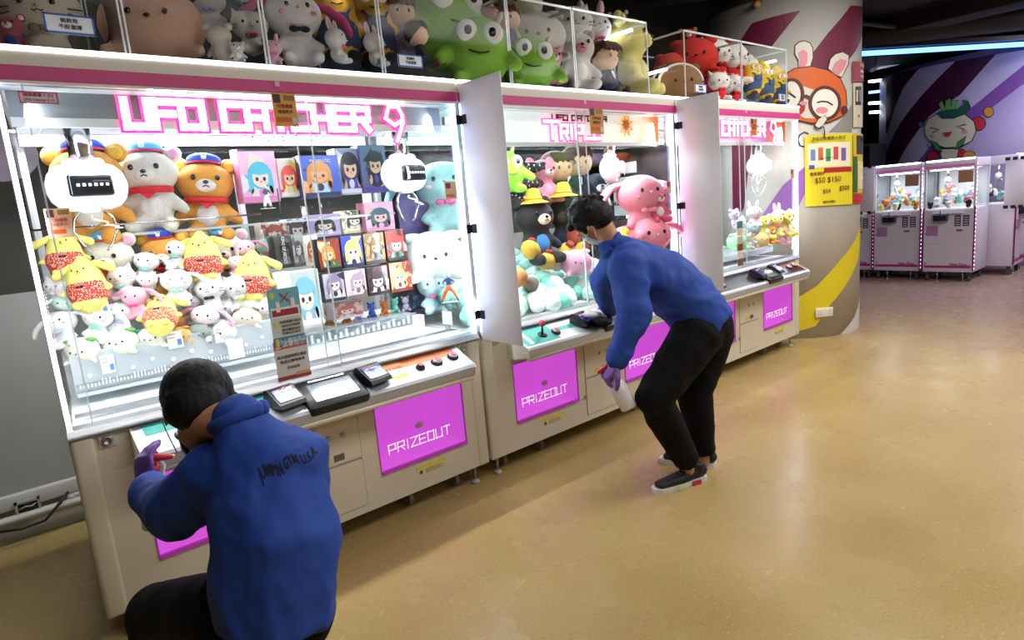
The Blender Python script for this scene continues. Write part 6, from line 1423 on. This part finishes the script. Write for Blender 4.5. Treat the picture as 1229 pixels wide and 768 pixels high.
def hand_mesh(M, side=1, curl=(.5, .5, .5, .5), scale=1.0, thumb=.5, fat=1.0, vox=.0045, spread=.06):
    """wrist at the origin, fingers along +y, palm towards -z, thumb on the +x*side edge; five separate fingers"""
    s = scale
    def fn(b):
        w = lambda p: M @ (V(p) * s)
        b.loft([w((0, -.03, 0)), w((0, .0, 0)), w((0, .03, 0)), w((0, .065, 0)), w((0, .088, 0))], [.026 * s * fat, .027 * s * fat, .036 * s * fat, .041 * s * fat, .038 * s * fat], [.019 * s * fat, .018 * s * fat, .016 * s * fat, .014 * s * fat, .012 * s * fat], side=M.to_3x3() @ V((1, 0, 0)), n=14, dome=True)
        b.loft([w((side * .016, .008, -.008)), w((side * .03, .035, -.012))], [.016 * s * fat, .013 * s * fat], n=10, dome=True)
        for i, (x, L0) in enumerate(((.030, .072), (.010, .080), (-.010, .074), (-.029, .058))):
            x *= side; c = curl[i]; p = V((x, .084 - abs(x) * .15, 0)); an = 0; pts = [p.copy()]; yaw = -x * spread * 40 * .3
            for k, fr in enumerate((.46, .31, .23)):
                an += c * (1.0, 1.15, .8)[k]
                p = p + V((-math.sin(yaw) * math.cos(an), math.cos(an) * math.cos(yaw), -math.sin(an))) * L0 * fr; pts.append(p.copy())
            r = [.0098, .0090, .0082, .0068]
            b.loft([w(q) for q in pts], [q * s * fat for q in r], n=10, dome=True)
        a = thumb; p0 = V((side * .030, .022, -.008)); p1 = p0 + V((side * .032 * math.cos(a * .5), .030, -.02 * a)); p2 = p1 + V((side * .014 * math.cos(a), .028, -.022 * a)); p3 = p2 + V((-side * .006 * a, .020, -.016 * a))
        b.loft([w(p0), w(p1), w(p2), w(p3)], [q * s * fat for q in (.013, .0115, .0105, .0080)], n=10, dome=True)
    return blob(fn, vox * s, 2, .4)
def hand_frame(org, along, palm):
    y = V(along).normalized(); z = -(V(palm) - y * V(palm).dot(y)).normalized(); x = y.cross(z)
    return Matrix(((x.x, y.x, z.x, org[0]), (x.y, y.y, z.y, org[1]), (x.z, y.z, z.z, org[2]), (0, 0, 0, 1)))
def shoe(t, heel, toe, upv, sole_c, acc=None, name='shoe'):
    """heel and toe are points on the ground line of the sole"""
    h, to = V(heel), V(toe); y = (to - h).normalized(); u_ = (V(upv) - y * V(upv).dot(y)).normalized(); x = y.cross(u_); L_ = (to - h).length
    M = Matrix(((x.x, y.x, u_.x, h.x), (x.y, y.y, u_.y, h.y), (x.z, y.z, u_.z, h.z), (0, 0, 0, 1)))
    w = lambda p: M @ V(p)
    up = blob(lambda b: (b.loft([w((0, .02, .055)), w((0, .08, .052)), w((0, .15, .042)), w((0, L_ - .04, .034))], [.034, .038, .044, .036], [.036, .036, .028, .020], side=x, n=14, dome=True), b.loft([w((0, .045, .06)), w((0, .04, .10))], [.040, .038], n=12, dome=False)), .007, 4)
    o = obj(name, up, mat('#121214', .6, kind='fabric', scale=120, bump=.2), t)
    outl = [(-.034, .02), (-.026, .0), (0, -.008), (.026, 0), (.034, .02), (.036, .10), (.046, .18), (.040, L_ - .03), (.018, L_), (-.018, L_), (-.040, L_ - .03), (-.044, .18), (-.034, .10)]
    b = MB(); k = len(outl); b.poly([w((a, c, .0)) for a, c in outl] + [w((a * 1.02, c, .024)) for a, c in outl], [tuple(range(k))[::-1], tuple(range(k, 2 * k))] + [(i, (i + 1) % k, k + (i + 1) % k, k + i) for i in range(k)], False)
    so = b.build('sole', mat(sole_c, .5), o)
    for i in range(4):
        b = MB(); b.loft([w((-.022, .11 + .022 * i, .079 - .005 * i)), w((0, .115 + .022 * i, .087 - .006 * i)), w((.022, .11 + .022 * i, .079 - .005 * i))], .0028, n=6); b.build('lace', mat('#3a3a3e' if acc else '#2a2a2c', .7), o)
    if acc:
        for sx in (-1, 1):
            b = MB(); b.box(sx * .040 - .004, sx * .040 + .004, .05, .10, .002, .022, M); b.build('sole_block', mat(acc, .5), so)
            b = MB(); b.box(sx * .046 - .004, sx * .046 + .004, .15, .19, .002, .022, M); b.build('sole_block', mat('#c9d8a0', .5), so)
    return o
def W(x, y, w): return P(x, y, w=w)
def person(label, loc): return empty('person', loc, label, 'person')
def limb(b, pts, r, n=14, **k): b.loft(pts, r, n=n, dome=True, **k)
def dense(pts, rad, k=3):
    """smooth a joint chain a little by inserting points"""
    P_, R_ = [pts[0]], [rad[0]]
    for i in range(1, len(pts)):
        for j in range(1, k + 1):
            t_ = j / k; P_.append(pts[i - 1].lerp(pts[i], t_)); R_.append(rad[i - 1] + (rad[i] - rad[i - 1]) * t_)
    return P_, R_

# ------------------------------------------------ bending man
J = dict(pel=W(850, 388, 3.22), mid=W(808, 344, 3.2), chest=W(768, 316, 3.18), neck=W(739, 298, 3.17),
         shL=W(752, 316, 3.02), elL=W(762, 378, 2.98), wrL=W(741, 430, 3.0), shR=W(745, 306, 3.34), elR=W(722, 340, 3.52),
         hipL=W(838, 398, 3.13), knL=W(785, 478, 3.02), anL=W(825, 556, 3.2), hipR=W(852, 396, 3.30), knR=W(833, 470, 3.30), anR=W(845, 545, 3.38))
J['wrR'] = P(733, 369, Y=2.43); 
upH = -.78 * _r + .52 * _u - .05 * _f; fwH = -.30 * _r - .62 * _u + .70 * _f
H2 = frame(W(712, 266, 3.17), fwH, upH)
p2 = person('man in blue jacket bending over and wiping the middle machine, spray bottle in hand', V((J['anL'].x, J['anL'].y, 0)))
inv2 = Matrix.Translation(-p2.location)
def PB2(nm, me, mt, par=None):
    if par is None: me.transform(inv2)
    return obj(nm, me, mt, par or p2)
def b2(b):
    head_shapes(b, H2)
    limb(b, [H2 @ V((0, .02, -.03)), J['neck'], J['chest']], [.052, .052, .05])
    limb(b, [J['chest'], J['mid'], J['pel']], [.07, .07, .07]); limb(b, [J['shL'], J['elL'], J['wrL']], [.035, .034, .026]); limb(b, [J['shR'], J['elR'], J['wrR']], [.035, .034, .026])
    limb(b, [J['chest'], J['shL']], [.04, .035]); limb(b, [J['chest'], J['shR']], [.04, .035])
    limb(b, [J['hipL'], J['knL'], J['anL'], J['anL'] + V((0, 0, -.05))], [.085, .058, .036, .034]); limb(b, [J['hipR'], J['knR'], J['anR'], J['anR'] + V((0, 0, -.04))], [.085, .058, .036, .034])
PB2('body', blob(b2, .010, 3), SKIN)
head_holder = p2
def parts_world(fn, person_):
    """build children with world coordinates, then shift them under the person"""
    before = set(o.name for o in bpy.data.objects); fn()
    for o in [o for o in bpy.data.objects if o.name not in before]:
        if o.parent == person_: o.data.transform(Matrix.Translation(-person_.location))
        elif o.type == 'MESH': o.data.transform(Matrix.Translation(-person_.location))
parts_world(lambda: head_parts(p2, H2), p2)
PB2('hair', hair_mesh(H2, 3, .010), HAIR)
def j2(b):
    sd = (J['shL'] - J['shR']).normalized()
    tp = [J['neck'].lerp(J['chest'], .25), J['chest'], J['mid'].lerp(J['chest'], .5), J['mid'], J['mid'].lerp(J['pel'], .5), J['pel'] + (J['pel'] - J['mid']).normalized() * .015]
    b.loft(tp, [.10, .19, .20, .195, .19, .185], [.07, .115, .145, .155, .15, .135], side=sd, n=24, dome=False)
    limb(b, [J['neck'] + (J['neck'] - J['chest']) * .15, J['neck'].lerp(J['chest'], .4)], [.066, .09])
    p_, r_ = dense([J['chest'].lerp(J['shL'], .5), J['shL'], J['elL'], J['wrL']], [.10, .095, .082, .056]); limb(b, p_, r_)
    p_, r_ = dense([J['chest'].lerp(J['shR'], .5), J['shR'], J['elR'], J['wrR']], [.10, .09, .072, .055]); limb(b, p_, r_)
me = blob(j2, .011, 10, .6); wrinkle(me, .008, 5.5, (.9, .9, 1.4), 2.0); wrinkle(me, .003, 16, (1, 1, 1), 7.0)
PB2('jacket', me, BLUEJ)
b = MB(); b.loft([J['neck'] + (J['neck'] - J['chest']).normalized() * .03 + ((J['shL'] - J['shR']).normalized() * math.cos(a) + (J['neck'] - J['chest']).normalized().cross((J['shL'] - J['shR']).normalized()) * math.sin(a)) * .064 for a in [i * math.pi / 10 for i in range(21)]], .016, n=8); b.bm.transform(inv2); b.build('collar', BLUEJ, p2)
def t2(b):
    sd = (J['hipL'] - J['hipR']).normalized()
    b.loft([J['mid'].lerp(J['pel'], .72), J['pel']], [.145, .16], [.11, .125], side=sd, n=20, dome=True)
    for h_ in ('hipL', 'hipR'): b.ell(J[h_] + V((.0, .0, -.01)), (.118, .118, .13))
    for h_, k_, a_ in (('hipL', 'knL', 'anL'), ('hipR', 'knR', 'anR')):
        p_, r_ = dense([J[h_], J[k_], J[k_].lerp(J[a_], .5), J[a_] + V((0, 0, .01))], [.130, .092, .078, .064], 3); b.loft(p_, r_, n=16, dome=False)
        b.ell(J[k_], .092)
me = blob(t2, .011, 8, .55); wrinkle(me, .005, 8, (1, 1, 1), 9.0)
PB2('trousers', me, BLACKT)
g = Matrix.Translation(-p2.location)
def sh2():
    shoe(p2, P(845, 574, Z=.0) , P(784, 592, Z=.0), (0, 0, 1), '#d8d4cc', '#c0283c')
    shoe(p2, P(858, 560, Z=0.0), P(792, 553, Z=0.0), (0, 0, 1), '#d8d4cc', '#c0283c')
parts_world(sh2, p2)
# hands in purple gloves
hL = hand_frame(J['wrL'] + (J['wrL'] - J['elL']).normalized() * .02, (J['wrL'] - J['elL']).normalized() * .8 - _r * .25, _r * .9 + _f * .3)
PB2('glove', hand_mesh(hL, -1, (.75, .95, 1.0, 1.0), 1.0, .7, 1.12), GLOVE)
hR = hand_frame(J['wrR'], (-.35 * _r - .05 * _u + .7 * _f) * V((1, 1, 0)) + V((0, 0, -.15)), (0, 0, -1))
PB2('glove', hand_mesh(hR, 1, (.15, .2, .2, .25), 1.0, .3, 1.12), GLOVE)
for i, w_ in enumerate(('wrL', 'wrR')):
    d = (J[w_] - J['el' + w_[2]]).normalized(); c = J[w_] - d * .005
    b = MB(); b.cyl(c - d * .012, c + d * .02, .036, .034, n=18); b.bm.transform(inv2); b.build('cuff', GLOVE, p2)
# spray bottle in his left hand
def spray_bottle(base, top, noz, label, liquid='#ddd6dc'):
    base, top = V(base), V(top); d = (top - base); L_ = d.length; d.normalize(); x = (V(noz) - d * V(noz).dot(d)).normalized(); y = d.cross(x)
    M = Matrix(((x.x, y.x, d.x, base.x), (x.y, y.y, d.y, base.y), (x.z, y.z, d.z, base.z), (0, 0, 0, 1)))
    t = empty('spray_bottle', base, label, 'bottle'); t.matrix_world = M; t.location = base; t.rotation_euler = M.to_euler()
    b = MB(); b.lathe([(0, 0), (.036, 0), (.041, .006), (.041, .115), (.036, .135), (.018, .165), (.014, .172), (.014, .185), (0, .185)], n=28); b.build('bottle_body', mat(liquid, .25, spec=.5, coat=.3), t)
    RD = mat('#c02030', .35)
    b = MB(); b.cyl((0, 0, .178), (0, 0, .200), .018, n=18); b.build('collar', RD, t)
    b = MB(); b.loft([(-.028, 0, .222), (0, 0, .225), (.035, 0, .222), (.052, 0, .220)], [.014, .016, .012, .008], [.012, .014, .011, .008], side=(0, 1, 0), n=12, dome=True); b.cyl((0, 0, .198), (0, 0, .22), .011, n=12); b.build('spray_head', RD, t)
    b = MB(); b.loft([(.018, 0, .215), (.030, 0, .195), (.026, 0, .168)], [.007, .006, .004], n=8, dome=True); b.build('trigger', mat('#e8e6e4', .35), t)
    b = MB(); b.cyl((.050, 0, .22), (.062, 0, .2195), .007, n=10); b.build('nozzle', mat('#e8c040', .4), t)
    return t
hb = hL @ V((-.0, .065, -.035))
bd = (W(757, 482, 2.98) - W(735, 440, 2.98)).normalized()
spray_bottle(hb + bd * .17, hb, -_r - .3 * _u, 'white spray bottle with red head, tilted in the purple glove of bending man')
# cloth and glove heap on the deck
def rag(loc, label, c, r, s=1.0, name='cleaning_cloth'):
    me = blob(lambda b: [b.ell((.05 * s * math.sin(i * 2.1), .035 * s * math.cos(i * 1.7), .012 + .012 * (i % 3)), (.045 * s, .032 * s, .016 * s), Matrix.Rotation(i * .8, 3, 'Z'), seg=12, rings=8) for i in range(7)], .007, 2)
    wrinkle(me, .006, 26, (1, 1, 1), r); o = obj(name, me, mat(c, .9, kind='fabric', scale=80, bump=.3)); o.location = loc; return tag(o, label, 'cloth')
p = P(712, 377, Y=2.50); rag((p.x, p.y, .765), 'greyish white cleaning cloth under the right hand of bending man', '#cfc8cc', 1.0, 1.25)
p = P(722, 386, Y=2.44); rag((p.x, p.y, .735), 'dark folded cloth hanging over the deck edge under his hand', '#1c1a20', 4.0, 1.0)

# ------------------------------------------------ crouching man
K = dict(neck=W(292, 512, 1.64), chest=W(314, 560, 1.64), mid=W(334, 640, 1.60), pel=W(328, 730, 1.60),
         shL=W(262, 572, 1.66), elL=W(208, 614, 1.74), wrL=W(176, 586, 1.95), shR=W(352, 545, 1.62), elR=W(368, 640, 1.66), wrR=W(310, 650, 1.95),
         hipL=W(285, 735, 1.66), knL=W(190, 736, 1.98), hipR=W(345, 735, 1.62), knR=W(330, 690, 2.02))
K['anL'] = V((K['knL'].x - .02, K['knL'].y - .10, .10)); K['heelR'] = W(378, 742, 1.74); K['anR'] = K['heelR'] + V((-.02, .03, .06))
leftH = -.93 * _r - .30 * _u - .10 * _f; f1 = .74 * _f - .62 * _u - .12 * _r
upH1 = f1.cross(leftH) * 1.0
H1 = frame(W(240, 494, 1.72), f1, upH1 if upH1.dot(_u) > 0 else -upH1)
p1 = person('man in blue jacket crouching at the nearest machine, seen from behind, purple glove raised', V((K['pel'].x, K['pel'].y, 0)))
inv1 = Matrix.Translation(-p1.location)
def PB1(nm, me, mt):
    me.transform(inv1); return obj(nm, me, mt, p1)
def b1(b):
    head_shapes(b, H1)
    limb(b, [H1 @ V((0, .03, -.03)), K['neck'], K['chest'] + _f * .03], [.054, .050, .045]); limb(b, [K['chest'] + _f * .03, K['mid'], K['pel']], [.06, .07, .07])
    limb(b, [K['chest'] + _f * .03, K['shL'], K['elL'], K['wrL']], [.04, .035, .034, .026]); limb(b, [K['chest'] + _f * .03, K['shR'], K['elR'], K['wrR']], [.04, .035, .034, .026])
    limb(b, [K['hipL'], K['knL'], K['anL'], K['anL'] + V((0, 0, -.05))], [.06, .05, .038, .034]); limb(b, [K['hipR'], K['knR'], K['anR'], K['anR'] + V((.0, .02, -.05))], [.06, .05, .038, .034])
PB1('body', blob(b1, .010, 3), SKIN)
parts_world(lambda: head_parts(p1, H1, True), p1)
PB1('hair', hair_mesh(H1, 8, .0, 0), HAIR)
def j1(b):
    sd = (K['shR'] - K['shL']).normalized()
    b.loft([K['neck'].lerp(K['chest'], .2), K['chest'], K['chest'].lerp(K['mid'], .5), K['mid'], K['mid'].lerp(K['pel'], .5), K['pel'] + V((0, 0, -.035))], [.09, .145, .158, .158, .155, .15], [.08, .115, .135, .14, .14, .135], side=sd, n=26, dome=False)
    limb(b, [K['neck'] + (K['neck'] - K['chest']) * .12, K['neck'].lerp(K['chest'], .5)], [.068, .10])
    p_, r_ = dense([K['chest'].lerp(K['shL'], .5), K['shL'], K['elL'], K['wrL']], [.10, .092, .082, .054]); limb(b, p_, r_)
    p_, r_ = dense([K['chest'].lerp(K['shR'], .5), K['shR'], K['elR'], K['wrR']], [.10, .088, .075, .054]); limb(b, p_, r_)
me = blob(j1, .010, 10, .6); wrinkle(me, .009, 5.5, (1.2, 1.2, .6), 5.0); wrinkle(me, .003, 16, (1, 1, .7), 9.0)
jk = PB1('jacket', me, BLUEJ)
nd = (K['neck'] - K['chest']).normalized(); sd = (K['shR'] - K['shL']).normalized(); sd = (sd - nd * sd.dot(nd)).normalized()
b = MB(); b.loft([K['neck'] + nd * .025 + (sd * math.cos(a) + nd.cross(sd) * math.sin(a)) * .066 for a in [i * math.pi / 12 for i in range(25)]], [.014] * 25, [.020] * 25, n=8); b.bm.transform(inv1); b.build('collar', BLUEJ, p1)
# lettering across the back of the jacket
bmj = bmesh.new(); bmj.from_mesh(jk.data); bvh = BVHTree.FromBMesh(bmj); bmj.free()
me = textmesh('JUMPIN GYM U.S.A.', .036, 0.0, True)
xs = [v.co.x for v in me.vertices]; wd = max(xs) - min(xs)
bmt = bmesh.new(); bmt.from_mesh(me); bmesh.ops.subdivide_edges(bmt, edges=[e for e in bmt.edges if e.calc_length() > .008], cuts=1); bmt.to_mesh(me); bmt.free()
A_, B_ = W(312, 571, 1.45), W(382, 541, 1.45); ex = (B_ - A_).normalized(); ey = (_u - ex * _u.dot(ex)).normalized(); L_ = (B_ - A_).length * 1.0
for v in me.vertices:
    u = (v.co.x + wd / 2) / wd
    o_ = A_ + ex * (u * L_) + ey * (v.co.y * (1.25 - .5 * u) + .006 * math.sin(u * 14)) - p1.location
    dr = (o_ + p1.location - CAM).normalized(); hit = bvh.ray_cast(o_, dr)
    v.co = (hit[0] - _f * .0025) if hit[0] is not None else o_ + _f * .2
me.materials.clear(); tx = obj('jacket_lettering', me, mat('#10131f', .8), p1)
def t1(b):
    sd = (K['hipR'] - K['hipL']).normalized()
    b.loft([K['pel'] + V((0, 0, .10)), K['pel'] + V((0, 0, -.05))], [.12, .13], [.11, .115], side=sd, n=20, dome=True); b.ell(K['hipL'] + V((.02, 0, .01)), .125); b.ell(K['hipR'], .12)
    for h_, k_, a_ in (('hipL', 'knL', 'anL'), ('hipR', 'knR', 'anR')):
        p_, r_ = dense([K[h_], K[k_], K[k_].lerp(K[a_], .5), K[a_] + V((0, 0, .01))], [.115, .092, .085, .062], 3); b.loft(p_, r_, n=16, dome=False); b.ell(K[k_], .092)
me = blob(t1, .011, 8, .55); wrinkle(me, .004, 5, (1, 1, 1), 31.7); PB1('trousers', me, BLACKT)
tr = V((K['heelR'].x - .10, K['heelR'].y + .20, 0.03))
def sh1():
    hl = K['heelR']; d = (tr - hl).normalized(); hl = tr - d * .27
    shoe(p1, hl, tr, _u - .2 * _f + .2 * _r, '#b8b2a8', None)
    f0 = V((K['anL'].x, K['anL'].y - .05, 0)); shoe(p1, f0, f0 + V((-.06, .26, 0)), (0, 0, 1), '#b8b2a8', None)
parts_world(sh1, p1)
hL1 = hand_frame(K['wrL'] + (K['wrL'] - K['elL']).normalized() * .015, _u * .85 - _r * .15 + _f * .15, _r * .45 + _f * .8)
PB1('glove', hand_mesh(hL1, -1, (.65, .5, .4, .35), 1.0, .6, 1.2), GLOVE)
hR1 = hand_frame(K['wrR'], -_r * .8 + _f * .3 - _u * .3, -_u)
PB1('glove', hand_mesh(hR1, -1, (.4, .4, .4, .4), .95, .5, 1.1), GLOVE)
for w_ in ('wrL', 'wrR'):
    d = (K[w_] - K['el' + w_[2]]).normalized(); b = MB(); b.cyl(K[w_] - d * .01, K[w_] + d * .022, .035, .033, n=18); b.bm.transform(inv1); b.build('cuff', GLOVE, p1)
g_ = hL1 @ V((-.035, .055, -.050))
spray_bottle(g_ - _u * .19 + _r * .01, g_, _r * .8 + _f * .5 + .1 * _u, 'spray bottle with red head held up by the crouching man')
